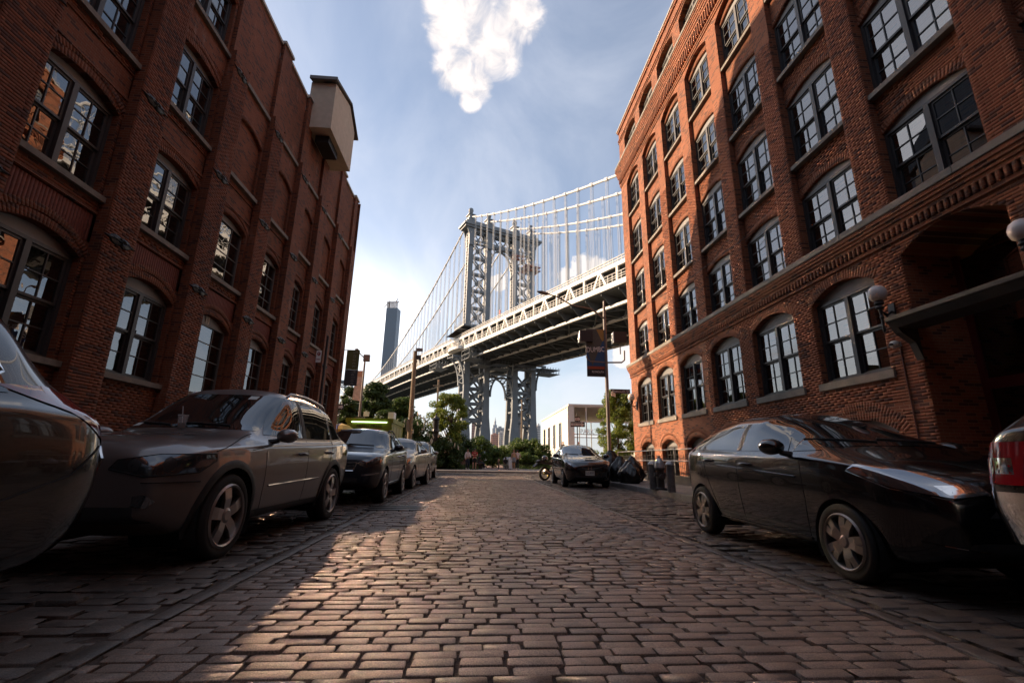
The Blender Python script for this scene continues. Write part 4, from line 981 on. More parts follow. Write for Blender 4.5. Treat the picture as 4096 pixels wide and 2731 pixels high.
for i in np.argsort(d_ + (~ok) * 1e4):
    if n < 300: link('suspender', me, br, loc=T[i], scale=S[i]); n += 1
    else:
        o = len(rest_V) * len(rv); rest_V.append(rv * np.array(S[i]) + np.array(T[i])); rest_Q.append(rq + o)
if rest_V: link('suspenders', np_mesh('suspenders', np.concatenate(rest_V), np.concatenate(rest_Q), M_rope), br, kind='stuff')
# a small tell-tale flag and lamp posts on the upper roadway
b = MB(); b.tube([(-17.5, -34, zdeck(-34) + 5), (-17.5, -34, zdeck(-34) + 8)], .08, 6); b.box((-17.55, -34.3, zdeck(-34) + 6.4), (-17.3, -33.7, zdeck(-34) + 8.2)); b.build('marker', mat('marker_red', (.5, .06, .04), .6), br)
for y in (-62, -28, 18): MB().tube([(-10, y, zdeck(y) + 4.6), (-10, y, zdeck(y) + 12), (-8.5, y, zdeck(y) + 12.6)], .07, 6).build('lamp_post', M_rope, br)
# ================================================================== FAR SKYLINE
def facade_mat(name, wall, glass, wx, wz, fx=0.62, fz=0.55, rough=0.6):
    m = bpy.data.materials.new(name); m.use_nodes = True; nt = m.node_tree; N = nt.nodes; L = nt.links; b = N['Principled BSDF']
    g = N.new('ShaderNodeNewGeometry'); sp = N.new('ShaderNodeSeparateXYZ'); L.new(g.outputs['Position'], sp.inputs[0])
    def mt(op, a, bb=None):
        n = N.new('ShaderNodeMath'); n.operation = op
        for i, v in enumerate((a, bb)):
            if v is None: continue
            if isinstance(v, (int, float)): n.inputs[i].default_value = v
            else: L.new(v, n.inputs[i])
        return n.outputs[0]
    u = mt('ADD', sp.outputs[0], mt('MULTIPLY', sp.outputs[1], 0.7))
    a = mt('LESS_THAN', mt('FRACT', mt('DIVIDE', u, wx)), fx); c = mt('LESS_THAN', mt('FRACT', mt('DIVIDE', sp.outputs[2], wz)), fz)
    f = mt('MULTIPLY', a, c); n = N.new('ShaderNodeMix'); n.data_type = 'RGBA'; L.new(f, n.inputs[0]); n.inputs[6].default_value = (*wall, 1); n.inputs[7].default_value = (*glass, 1)
    L.new(n.outputs[2], b.inputs['Base Color']); mr = N.new('ShaderNodeMapRange'); L.new(f, mr.inputs[0]); mr.inputs[3].default_value = rough; mr.inputs[4].default_value = 0.25; L.new(mr.outputs[0], b.inputs['Roughness'])
    MATS[name] = m; return m
def far(px0, px1, ptop, Y, dep=None):
    a = PY(px0, 1834, Y); b_ = PY(px1, 1834, Y); t = PY((px0 + px1) / 2, ptop, Y); return (a[0] + b_[0]) / 2, b_[0] - a[0], t[2]
M_sky1 = facade_mat('glass_tower_facade', (0.10, 0.115, 0.13), (0.12, 0.16, 0.21), 6.0, 8.0, 0.8, 0.8, 0.4)
x, w, h = far(1499, 1549, 1236, 2600)
gt = thing('glass_skyscraper', 'tall glass tower under construction with cranes, right beside the bright disc in the sky', 'skyscraper', (x, 2600, 0), math.radians(-8))
b = MB(); b.box((-w / 2, -30, 0), (w / 2, 30, h)); b.build('shaft', M_sky1, gt)
b = MB(); b.prism([(-w / 2 - w * .16, 0), (w / 2, 0), (w / 2, h * .5), (-w / 2 - w * .05, h * .42)], 1, -34, -30.5); b.build('podium', M_sky1, gt)
b = MB()
for i in range(9): b.box((-w / 2 + i * w / 9 + 1, -29, h), (-w / 2 + i * w / 9 + 4, -20, h + 38))
b.box((-w / 2, -28, h + 34), (w / 2 + 4, -24, h + 40)); b.build('crown_frame', mat('crane_steel', (.35, .3, .27), .6), gt)
for sx, ex in ((-1, -62), (1, 8)):
    b = MB(); b.bar((sx * w * .3, -20, h), (sx * w * .3, -20, h + 50), 4, 4); b.bar((sx * w * .3, -20, h + 40), (sx * w * .3 + ex, -20, h + (-20 if sx < 0 else 62)), 3, 3); b.build('tower_crane', MATS['crane_steel'], gt)
def block(name, label, px0, px1, ptop, Y, m, roof=True, group=None, extra=()):
    x, w, h = far(px0, px1, ptop, Y); t = thing(name, label, 'building', (x, Y, 0), 0, group)
    MB().box((-w / 2, 0, 0), (w / 2, w * 1.2, h)).build('wall', m, t)
    if roof: MB().box((-w * .2, w * .2, h + .01), (w * .2, w * .6, h + h * .05)).build('roof_house', m, t)
    nw = min(8, max(3, int((px1 - px0) / 6))); nf = min(14, max(4, int((1834 - ptop) / 8)))
    b = MB().box((-.5, -.2, -.5), (.5, .05, .5)).mesh('window', mat('far_window', (.08, .09, .1), .3))
    for i in range(nw):
        for j in range(nf):
            link('window', b, t, loc=(-w / 2 + (i + .5) * w / nw, 0, h * (.03 + .94 * (j + .5) / nf)), scale=(w / nw * .5, 1, h / nf * .45))
    return t, x, w, h
M_pb = mat('pink_brick_far', (.42, .24, .19), .8); M_gb = mat('grey_slab_far', (.36, .37, .38), .8); M_wb = mat('pale_block_far', (.60, .56, .52), .8)
block('brick_apartment_tower', 'pink brick apartment tower seen through the left leg of the bridge tower', 1882, 1913, 1684, 900, M_pb)
block('brick_apartment_tower', 'low pink brick block under the bridge arch left of the spire', 1962, 1993, 1736, 1000, M_pb)
block('office_slab', 'grey office slab with many windows right of the spired skyscraper', 1981, 2014, 1710, 1500, M_gb)
block('apartment_block', 'pale stepped apartment block beside the arch, behind the grey slab', 1994, 2016, 1727, 960, M_wb)
block('apartment_tower', 'dark banded apartment tower seen through the right leg of the bridge', 2070, 2092, 1664, 880, mat('dark_banded_far', (.2, .17, .155), .8))
block('apartment_tower', 'white apartment tower just right of the bridge tower', 2148, 2162, 1700, 900, M_wb)
x, w, h = far(1966, 1988, 1702, 4200); es = thing('spired_skyscraper', 'stepped pale skyscraper with a tall needle spire seen through the bridge arch', 'skyscraper', (x, 4200, 0))
M_es = mat('pale_stone_far', (.45, .47, .5), .8)
b = MB(); z9 = PY(1977, 1668, 4200)[2]; zt = PY(1977, 1699, 4200)[2]; zs_ = PY(1977, 1713, 4200)[2]
b.box((-w * .5, -20, 0), (w * .5, 60, zs_)); b.build('shaft', M_es, es)
MB().box((-w * .36, -15, zs_), (w * .36, 50, zt)).build('setback', M_es, es)
MB().lathe([(w * .2, zt), (w * .18, zt + 30), (w * .08, zt + 45), (w * .05, zt + 60), (w * .012, z9)], 10).build('spire', M_es, es)
# ================================================================== PARKED VEHICLES
def paint(name, col, metal=0.35, rough=0.32, coat=0.8):
    m = mat(name, col, rough, metal, coat=coat); return m
M_tyre = mat('tyre_rubber', (0.012, 0.012, 0.012), 0.75, bump=0.2, bscale=90)
M_rim = mat('alloy_silver', (0.42, 0.40, 0.385), 0.32, 0.9)
M_hubcap = mat('wheel_cover_grey', (0.24, 0.225, 0.215), 0.38, 0.7)
M_plast = mat('black_plastic', (0.016, 0.016, 0.017), 0.55)
M_well = mat('wheel_well', (0.006, 0.006, 0.006), 0.9)
M_chrome = mat('chrome', (0.75, 0.74, 0.73), 0.08, 1.0)
M_cglass = mat('car_glass', (0.008, 0.010, 0.011), 0.015, ior=1.75, spec=0.8)
M_lamp = mat('headlamp_lens', (0.34, 0.34, 0.35), 0.06, 0.85, coat=1.0)
M_lampd = mat('headlamp_dark', (0.10, 0.10, 0.105), 0.10, 0.75, coat=1.0)
M_red = mat('tail_lamp_red', (0.20, 0.008, 0.014), 0.06, coat=1.0)
M_amber = mat('amber_lens', (0.22, 0.05, 0.02), 0.1, coat=1.0)
M_plate = mat('licence_plate', (0.62, 0.60, 0.52), 0.5)
M_ink = mat('plate_ink', (0.03, 0.03, 0.06), 0.6)
M_seam = mat('panel_gap', (0.004, 0.004, 0.004), 0.8)
M_white = mat('sticker_white', (0.55, 0.58, 0.55), 0.6)
def rim_mesh(R, style):
    b = MB(); r0 = R * 0.725
    prof = [(r0 * 1.02, -.10), (r0 * 1.05, -.02), (r0 * 1.04, .03), (r0 * .98, .045), (r0 * .93, .035), (r0 * .91, -.02), (r0 * .91, -.10)]
    n = 32; o = len(b.V)
    for r, z in prof: b.V += [(z, r * math.cos(2 * PI * j / n), r * math.sin(2 * PI * j / n)) for j in range(n)]
    for i in range(len(prof) - 1):
        for j in range(n): b.F.append((o + i * n + j, o + i * n + (j + 1) % n, o + (i + 1) * n + (j + 1) % n, o + (i + 1) * n + j))
    def spoke(a, wi, wo, x0, x1, ri, ro, off=0.0):
        c, s = math.cos(a), math.sin(a); P = []
        for r, w, x in ((ri, wi, x0), ((ri + ro) / 2, (wi + wo) / 2, (x0 + x1) / 2 + .012), (ro, wo, x1)):
            for u in (-w, w): P.append((x, r * c - (u + off) * s, r * s + (u + off) * c))
        Q = [(p[0] - .035, p[1], p[2]) for p in P]
        b.add(P + Q, [(0, 2, 3, 1), (2, 4, 5, 3), (6, 7, 9, 8), (8, 9, 11, 10), (0, 6, 8, 2), (2, 8, 10, 4), (1, 3, 9, 7), (3, 5, 11, 9)])
    hub = [(0.0, .035), (r0 * .16, .035), (r0 * .24, .025), (r0 * .27, -.02)]
    o = len(b.V)
    for r, z in hub[1:]: b.V += [(z, r * math.cos(2 * PI * j / n), r * math.sin(2 * PI * j / n)) for j in range(n)]
    b.V.append((.035, 0, 0)); c0 = len(b.V) - 1
    for j in range(n): b.F.append((c0, o + j, o + (j + 1) % n))
    for i in range(2):
        for j in range(n): b.F.append((o + i * n + j, o + i * n + (j + 1) % n, o + (i + 1) * n + (j + 1) % n, o + (i + 1) * n + j))
    if style == 'five':
        for k in range(5): spoke(PI / 2 + k * 2 * PI / 5, r0 * .17, r0 * .20, .02, .02, r0 * .15, r0 * .95)
    elif style == 'cover':
        for k in range(5):
            a = PI / 2 + k * 2 * PI / 5
            for s in (-1, 1): spoke(a + s * .19, r0 * .12, r0 * .145, .025, .03, r0 * .18, r0 * .97, s * r0 * .015)
    else:
        for k in range(5):
            a = PI / 2 + k * 2 * PI / 5
            for s in (-1, 1): spoke(a + s * .16, r0 * .05, r0 * .075, .02, .03, r0 * .18, r0 * .96)
    return b.mesh('rim', M_hubcap if style == 'cover' else M_rim)
def tyre_mesh(R, w):
    b = MB(); r0 = R * 0.71; h = w / 2
    prof = [(r0, -h * .8), (r0 * 1.06, -h * .95), (R * .9, -h), (R * .97, -h * .9), (R, -h * .7), (R, -h * .2), (R * .992, -h * .18), (R * .992, -h * .1), (R, -h * .08), (R, h * .7), (R * .97, h * .9), (R * .9, h), (r0 * 1.06, h * .95), (r0, h * .8)]
    n = 40
    for r, z in prof: b.V += [(z, r * math.cos(2 * PI * j / n), r * math.sin(2 * PI * j / n)) for j in range(n)]
    for i in range(len(prof) - 1):
        for j in range(n): b.F.append((i * n + j, i * n + (j + 1) % n, (i + 1) * n + (j + 1) % n, (i + 1) * n + j))
    o = len(b.V); b.V += [(-.02, 0, 0)] + [(-.02, r0 * math.cos(2 * PI * j / n), r0 * math.sin(2 * PI * j / n)) for j in range(n)]
    for j in range(n): b.F.append((o, o + 1 + j, o + 1 + (j + 1) % n))
    return b.mesh('tyre', M_tyre, True)
def build_car(name, label, sp, F, R, side, group='parked cars along the kerbs'):
    """F, R: where the front and rear tyre meet the ground on the side that faces the lane (side = the world x sign of that side)"""
    F = Vector(F[:2]); R = Vector(R[:2]); d = (F - R).normalized(); wb = sp['wb']; W2 = sp['W'] / 2
    rz = math.atan2(d.y, d.x) - PI / 2
    nrm = Vector((d.y, -d.x));                             # the car's own right
    sg = 1 if nrm.x * side > 0 else -1                     # which flank faces the lane
    ctr = (F + R) / 2 - nrm * sg * (W2 - 0.03)
    car = thing(name, label, sp.get('cat', 'car'), (ctr.x, ctr.y, 0), rz, group)
    fo, ro = sp['fo'], sp['ro']; yF, yR = wb / 2 + fo, -wb / 2 - ro
    def cv(k, y): a = sp[k]; return float(np.interp(y, [p[0] for p in a][::-1] if a[0][0] > a[-1][0] else [p[0] for p in a], [p[1] for p in a][::-1] if a[0][0] > a[-1][0] else [p[1] for p in a]))
    ys = sorted(set([yF, yF - .03, yF - .12, yF - .3, yF - .5, yF - .75, yR, yR + .03, yR + .12, yR + .3, yR + .5] + list(np.linspace(yF - 1.0, yR + .7, 13)) + [p[0] for p in sp['zc'][1:-1]]), reverse=True)
    ys2 = [ys[0]]
    for y in ys[1:]:
        if ys2[-1] - y > 0.025: ys2.append(y)
    ys = ys2; cage = []
    for y in ys:
        zc, zs = cv('zc', y), cv('zs', y); ws, wr = cv('ws', y), cv('wr', y); zb = cv('zb', y)
        wm = ws + sp.get('bulge', 0.03); zm = zb + (zs - zb) * 0.55; wl = wm - sp.get('tuck', .05)
        gh = max(0.0, min(1.0, (zc - zs - 0.10) / 0.25))    # 1 where there is a cabin above the belt
        zr = zc - 0.055 - 0.05 * gh
        zr = max(zr, zs + 0.012); hz = zs + .5 * (zc - zs)
        w6 = ws - 0.035 * gh - 0.02; w8 = wr * gh + (1 - gh) * ws * .78; z8 = zr * gh + (1 - gh) * (zs + .7 * (zc - zs))
        w7 = (w6 + w8) / 2 + .018 * gh; z7 = (zs + .02 + z8) / 2
        cage.append([(0, zb), (wl * .75, zb), (wl * .97, zb + .03), (wl, zb + .13), (wm, zm), (ws + .012, zs - .05), (ws, zs), (w6, zs + .03 * gh + .006), (w7, z7), (w8, z8), (w8 * .62, zc - .015), (0, zc)])
    nr = len(cage[0]); V, Fc = [], []
    for y, rg in zip(ys, cage):
        for x, z in rg: V.append((x, y, z))
        for x, z in rg[1:-1][::-1]: V.append((-x, y, z))
    m = 2 * nr - 2
    for i in range(len(ys) - 1):
        for j in range(m): Fc.append((i * m + j, i * m + (j + 1) % m, (i + 1) * m + (j + 1) % m, (i + 1) * m + j))
    for e, i in ((0, 0), (1, len(ys) - 1)):                # close nose and tail with a ladder of quads
        for j in range(nr - 1):
            a, b_ = i * m + j, i * m + j + 1; c, d_ = i * m + (m - j) % m, i * m + (m - j - 1) % m
            f = [v for k, v in enumerate((a, b_, d_, c)) if v not in (a, b_, d_, c)[:k]]
            if len(f) >= 3: Fc.append(tuple(f if e else f[::-1]))
    me = bpy.data.meshes.new('body'); me.from_pydata(V, [], Fc)
    bm = bmesh.new(); bm.from_mesh(me); bmesh.ops.recalc_face_normals(bm, faces=bm.faces); bm.to_mesh(me); bm.free()
    tmp = bpy.data.objects.new('t', me); COL.objects.link(tmp); md = tmp.modifiers.new('s', 'SUBSURF'); md.levels = 3; md.render_levels = 3
    me2 = bpy.data.meshes.new_from_object(tmp.evaluated_get(bpy.context.evaluated_depsgraph_get())); bpy.data.objects.remove(tmp)
    bvh = BVHTree.FromPolygons([v.co.copy() for v in me2.vertices], [tuple(p.vertices) for p in me2.polygons])
    Rw = sp['R']; RA = Rw * sp.get('arch', 1.17); axles = (wb / 2, -wb / 2)
    bm = bmesh.new(); bm.from_mesh(me2)
    def inarch(co):
        for ya in axles:
            if (co.y - ya) ** 2 + (co.z - Rw) ** 2 < RA * RA and abs(co.x) > W2 * .55: return ya
        return None
    dl = [f for f in bm.faces if inarch(f.calc_center_median()) is not None]
    bmesh.ops.delete(bm, geom=dl, context='FACES')
    for v in bm.verts:
        if v.is_boundary:
            ya = min(axles, key=lambda q: abs(q - v.co.y)); dy, dz = v.co.y - ya, v.co.z - Rw; l = math.hypot(dy, dz)
            if l > 1e-3 and abs(v.co.x) > W2 * .6: v.co.y = ya + dy / l * RA; v.co.z = max(Rw + dz / l * RA, 0.14)
    bm.to_mesh(me2); bm.free(); me2.materials.clear(); me2.materials.append(sp['paint'])
    me2.polygons.foreach_set('use_smooth', np.ones(len(me2.polygons), bool)); me2.name = 'body'
    body = link('body', me2, car)
    # ---- helpers on the body's skin
    def cast(o, dr):
        h = bvh.ray_cast(Vector(o), Vector(dr), 9.0); return h
    def panel(nm, pts, az, m_, off=0.005, nu=16, nv=7, smooth=True):
        """a piece of skin of its own, cut out by a polygon of 3D points seen from the direction az (0 = front, 90 = right flank)"""
        a = math.radians(az); out = Vector((math.sin(a), math.cos(a), 0)); ua = Vector((math.cos(a), -math.sin(a), 0))
        P = [(Vector(p).dot(ua), p[2]) for p in pts]; u0, u1 = min(p[0] for p in P), max(p[0] for p in P); b = MB(); rows = []
        for i in range(nu + 1):
            u = u0 + (u1 - u0) * (i + (1e-3 if i == 0 else -1e-3 if i == nu else 0)) / nu; vs = []
            for p, q in zip(P, P[1:] + P[:1]):
                if (p[0] - u) * (q[0] - u) <= 0 and abs(p[0] - q[0]) > 1e-9: vs.append(p[1] + (q[1] - p[1]) * (u - p[0]) / (q[0] - p[0]))
            if not vs: continue
            v0, v1 = min(vs), max(vs); rw = []
            for j in range(nv + 1):
                v = v0 + (v1 - v0) * j / nv; o = ua * u + Vector((0, 0, v)) + out * 5; h = cast(o, -out)
                if h[0] is None: h = (None,); break
                n = h[1] if h[1].dot(out) > 0 else -h[1]; rw.append(h[0] + n * off)
            if len(rw) == nv + 1: rows.append(rw)
        if len(rows) > 1:
            b.grid(rows); return b.build(nm, m_, car, smooth=smooth)
    def line(nm, pts, az, m_, r=0.006, off=0.002, par=None):
        a = math.radians(az); out = Vector((math.sin(a), math.cos(a), 0)); Q = []
        for p, q in zip(pts, pts[1:]):
            for t in np.linspace(0, 1, 7)[:-1 if q is not pts[-1] else None]:
                o = Vector(p).lerp(Vector(q), t); h = cast(o + out * 3, -out)
                if h[0] is not None: Q.append(h[0] + out * off)
        if len(Q) > 1: return MB().tube(Q, r, 5).build(nm, m_, par or car)
    def skin(y, z, s): 
        h = cast((s * 4, y, z), (-s, 0, 0)); return (h[0].x if h[0] is not None else s * W2)
    # ---- wheels
    key = (Rw, sp['rim'])
    if key not in _WH: _WH[key] = (tyre_mesh(Rw, sp.get('tw', .22)), rim_mesh(Rw, sp['rim']))
    ty, rm = _WH[key]
    for s in (-1, 1):
        for ya in axles:
            w = bpy.data.objects.new('wheel', None); COL.objects.link(w); w.parent = car; w.location = (s * (W2 - .02 - sp.get('tw', .22) / 2), ya, Rw); w.rotation_euler = (rng.uniform(0, 6), 0, 0 if s > 0 else PI)
            link('tyre', ty, w); link('rim', rm, w, loc=(sp.get('tw', .22) / 2 - .035, 0, 0))
        for ya in axles:                                   # dark liner inside the arch, plastic lip round it
            b = MB(); A = [(ya + RA * 1.0 * math.cos(q), Rw + RA * 1.0 * math.sin(q)) for q in np.linspace(-.5, PI + .5, 26)]
            b.grid([[(s * W2 * .40, y, max(z, .1)), (s * (W2 - .035), y, max(z, .1))] for y, z in A]); b.add([(s * W2 * .40, y, max(z, .1)) for y, z in A], [tuple(range(len(A)))]); b.build('wheel_well', M_well, car)
            if sp.get('clad'):
                rows = []
                for q in np.linspace(-.28, PI + .28, 30):
                    rw = []
                    for rr in (RA - .012, RA + .015, RA + .045, RA + .06):
                        y, z = ya + rr * math.cos(q), Rw + rr * math.sin(q); x = skin(y, max(z, cv('zb', y) + .05), s); rw.append((x + s * (.014 if rr < RA + .05 else .001), y, z))
                    rows.append(rw)
                MB().grid(rows).build('arch_trim', M_plast, car, smooth=True)
    # ---- glass
    for s in (-1, 1):
        az = 90 if s > 0 else 270
        for poly in sp['side_glass']: panel('side_window', [(s, y, z) for y, z in poly], az, M_cglass, 0.004, 18, 6)
        for poly in sp.get('pillars', ()): panel('pillar_trim', [(s, y, z) for y, z in poly], az, M_plast, 0.0055, 6, 6)
        for ln in sp.get('seams', ()): line('door_seam', [(s, y, z) for y, z in ln], az, M_seam, 0.0045, -0.001)
        if sp.get('trim'): line('window_trim', [(s, y, z) for y, z in sp['trim']], az, M_chrome, 0.011, 0.004)
        for y, z in sp['handles']:
            x = skin(y, z, s); h = MB(); h.tube([(x - s * .005, y - .105, z), (x + s * .032, y - .075, z + .004), (x + s * .036, y + .07, z + .006), (x - s * .005, y + .105, z)], [.016, .020, .020, .014], 8); h.build('door_handle', sp.get('handle_m', sp['paint']), car, smooth=True)
        my, mz = sp['mirror']; x = skin(my, mz - .03, s)
        mb = MB(); n = 12; prof = [(-.10, .3), (-.085, .8), (-.03, 1.0), (.04, .95), (.09, .7), (.115, .25)]
        for t, k in prof: mb.V += [(x + s * (.20 + .115 * math.cos(2 * PI * j / n) * k), my + t, mz + .08 * math.sin(2 * PI * j / n) * k + .01) for j in range(n)]
        for i in range(len(prof) - 1):
            for j in range(n): mb.F.append((i * n + j, i * n + (j + 1) % n, (i + 1) * n + (j + 1) % n, (i + 1) * n + j))
        mb.F.append(tuple(range(n))); mb.F.append(tuple((len(prof) - 1) * n + j for j in range(n)))
        mo = mb.build('mirror', sp.get('mirror_m', sp['paint']), car, smooth=True)
        MB().tube([(x - s * .02, my + .02, mz - .07), (x + s * .12, my + .01, mz - .045)], [.035, .025], 8).build('mirror_stalk', M_plast, mo)
        if sp.get('rails'):
            y0, y1 = sp['rails']; P = []
            for i, t in enumerate(np.linspace(0, 1, 14)):
                y = y0 + (y1 - y0) * t; h = cast((s * (cv('wr', y) - .07), y, 5), (0, 0, -1)); zz = h[0].z if h[0] is not None else 1.7
                P.append((s * (cv('wr', y) - .07), y, zz + (.055 if 0 < i < 13 else -.005)))
            MB().tube(P, .018, 7).build('roof_rail', M_rim if sp['rails_m'] else M_plast, car, smooth=True)
    wsp = sp['windscreen']                                  # (half width at the foot, z foot, half width at the head, z head)
    def xr(z, w0, z0, w1, z1): return w0 + (w1 - w0) * (z - z0) / (z1 - z0)
    def frontglass(nm, spec, az):
        w0, z0, w1, z1 = spec; sgn = 1 if az == 0 else -1; rows = []
        for i in range(13):
            z = z0 + (z1 - z0) * i / 12; rw = []
            w = xr(z, w0, z0, w1, z1)
            for j in range(21):
                x = -w + 2 * w * j / 20; zz = z - .02 * (x / w) ** 2; h = cast((x, sgn * 6, zz), (0, -sgn, 0))
                if h[0] is None: break
                n = h[1] if h[1].y * sgn > 0 or h[1].z > 0 else -h[1]; rw.append(h[0] + n * .004)
            if len(rw) == 21: rows.append(rw)
        if len(rows) > 1: return MB().grid(rows).build(nm, M_cglass, car, smooth=True)
    wg = frontglass('windscreen', wsp, 0)
    if sp.get('rear_glass'): frontglass('rear_window', sp['rear_glass'], 180)
    # ---- lamps, grille, bumper pieces
    for nm, pts, az, m_, mir in sp.get('panels', ()):
        for s in ((-1, 1) if mir else (1,)):
            panel(nm, [(s * x, y, z) for x, y, z in pts], az if s > 0 else -az, m_, .006)
    for nm, pts, az, m_, r, mir in sp.get('lines', ()):
        for s in ((-1, 1) if mir else (1,)): line(nm, [(s * x, y, z) for x, y, z in pts], az if s > 0 else -az, m_, r, .003)
    if sp.get('plate'):
        x, z, txt, end = sp['plate']; h = cast((x, end * 6, z), (0, -end, 0)); y = (h[0].y if h[0] is not None else yF) + end * .012
        p = MB().box((x - .155, y - .006, z - .078), (x + .155, y + .006, z + .078)).build('licence_plate', M_plate, car)
        text_mesh(txt, .105, M_ink, p, 'plate_number', .002, (x, y + end * .007, z), (PI / 2, 0, PI if end > 0 else 0), .25)
    for a, m_ in sp.get('wipers', ()):
        pass
    b = MB(); zf = sp['windscreen'][1]
    for x0, x1 in ((-.45, .12), (.18, .62)):
        Q = []
        for t in np.linspace(0, 1, 6):
            x = x0 + (x1 - x0) * t; h = cast((x, 6, zf + .035 + .03 * t), (0, -1, 0))
            if h[0] is not None: Q.append(h[0] + Vector((0, .012, .008)))
        if len(Q) > 1: MB().tube(Q, .008, 5).build('wiper', M_plast, car)
    # windscreen stickers
    for x, z, w, h_ in sp.get('stickers', ()):
        panel('sticker', [(x - w, 0, z - h_), (x + w, 0, z - h_), (x + w, 0, z + h_), (x - w, 0, z + h_)], 0, M_white, .007, 3, 2)
    car['half_width'] = W2
    return car, cast, cv
_WH = {}
# ---- the shapes: y forward, origin midway between the axles
def suv(wb, W, H, R, paint_, rim, **k):
    f, r = wb / 2, -wb / 2; s = dict(wb=wb, W=W, R=R, fo=.84, ro=k.get('ro', .92), paint=paint_, rim=rim, tw=.25, clad=True, cat='car')
    F_, B_ = f + .84, r - k.get('ro', .92)
    s['zc'] = [(F_, .88), (F_ - .03, .97), (F_ - .10, 1.03), (F_ - .35, 1.08), (f - .35, 1.15), (f - .62, 1.21), (f - 1.22, 1.60), (f - 1.50, H - .03), (f - 2.2, H), (r + .1, H - .03), (B_ + .60, H - .08), (B_ + .33, H - .34), (B_ + .11, 1.22), (B_ + .03, 1.06), (B_, .80)]
    s['zs'] = [(F_, .80), (F_ - .12, .90), (F_ - .5, .97), (f - .6, 1.03), (r + .2, 1.10), (r - .5, 1.14), (B_ + .1, 1.12), (B_, .78)]
    s['ws'] = [(F_, W / 2 - .30), (F_ - .03, W / 2 - .21), (F_ - .14, W / 2 - .12), (F_ - .4, W / 2 - .05), (f, W / 2 - .035), (0, W / 2 - .045), (r, W / 2 - .035), (r - .5, W / 2 - .06), (B_ + .14, W / 2 - .08), (B_ + .03, W / 2 - .14), (B_, W / 2 - .22)]
    s['wr'] = [(F_, W / 2 - .4), (f - 1.3, W / 2 - .26), (f - 1.6, W / 2 - .26), (r, W / 2 - .29), (r - .6, W / 2 - .34), (B_, W / 2 - .4)]
    s['zb'] = [(F_, .42), (F_ - .3, .27), (f, .25), (r, .25), (B_ + .3, .32), (B_, .45)]
    zt = H - .15
    s['side_glass'] = [[(f - .76, 1.145), (f - 1.70, 1.15), (f - 1.72, zt), (f - 1.42, zt - .03), (f - 1.05, 1.38)], [(f - 1.80, 1.15), (r + .08, 1.165), (r + .02, zt - .02), (f - 1.80, zt)], [(r + .02, 1.17), (r - .46, 1.20), (r - .34, zt - .10), (r - .04, zt - .03)]]
    s['pillars'] = [[(f - 1.70, 1.15), (f - 1.80, 1.15), (f - 1.80, zt), (f - 1.72, zt)]]
    s['seams'] = [[(f - .60, 1.05), (f - .62, .55), (f - .66, .36)], [(f - 1.76, 1.12), (f - 1.74, .36)], [(r + .10, 1.15), (r + .22, .85), (r + .48, .40)], [(f - .62, .36), (r + .5, .36)], [(f - .3, .97), (f - .62, 1.01)]]
    s['handles'] = [(f - 1.56, .94), (r + .28, .97)]
    s['mirror'] = (f - .80, 1.13); s['windscreen'] = (W / 2 - .19, 1.20, W / 2 - .33, H - .09); s['rear_glass'] = (W / 2 - .32, 1.18, W / 2 - .38, H - .16)
    s['rails'] = (f - 1.55, r - .35); s['rails_m'] = True
    s['F'] = F_; s['B'] = B_; s.update(k); return s
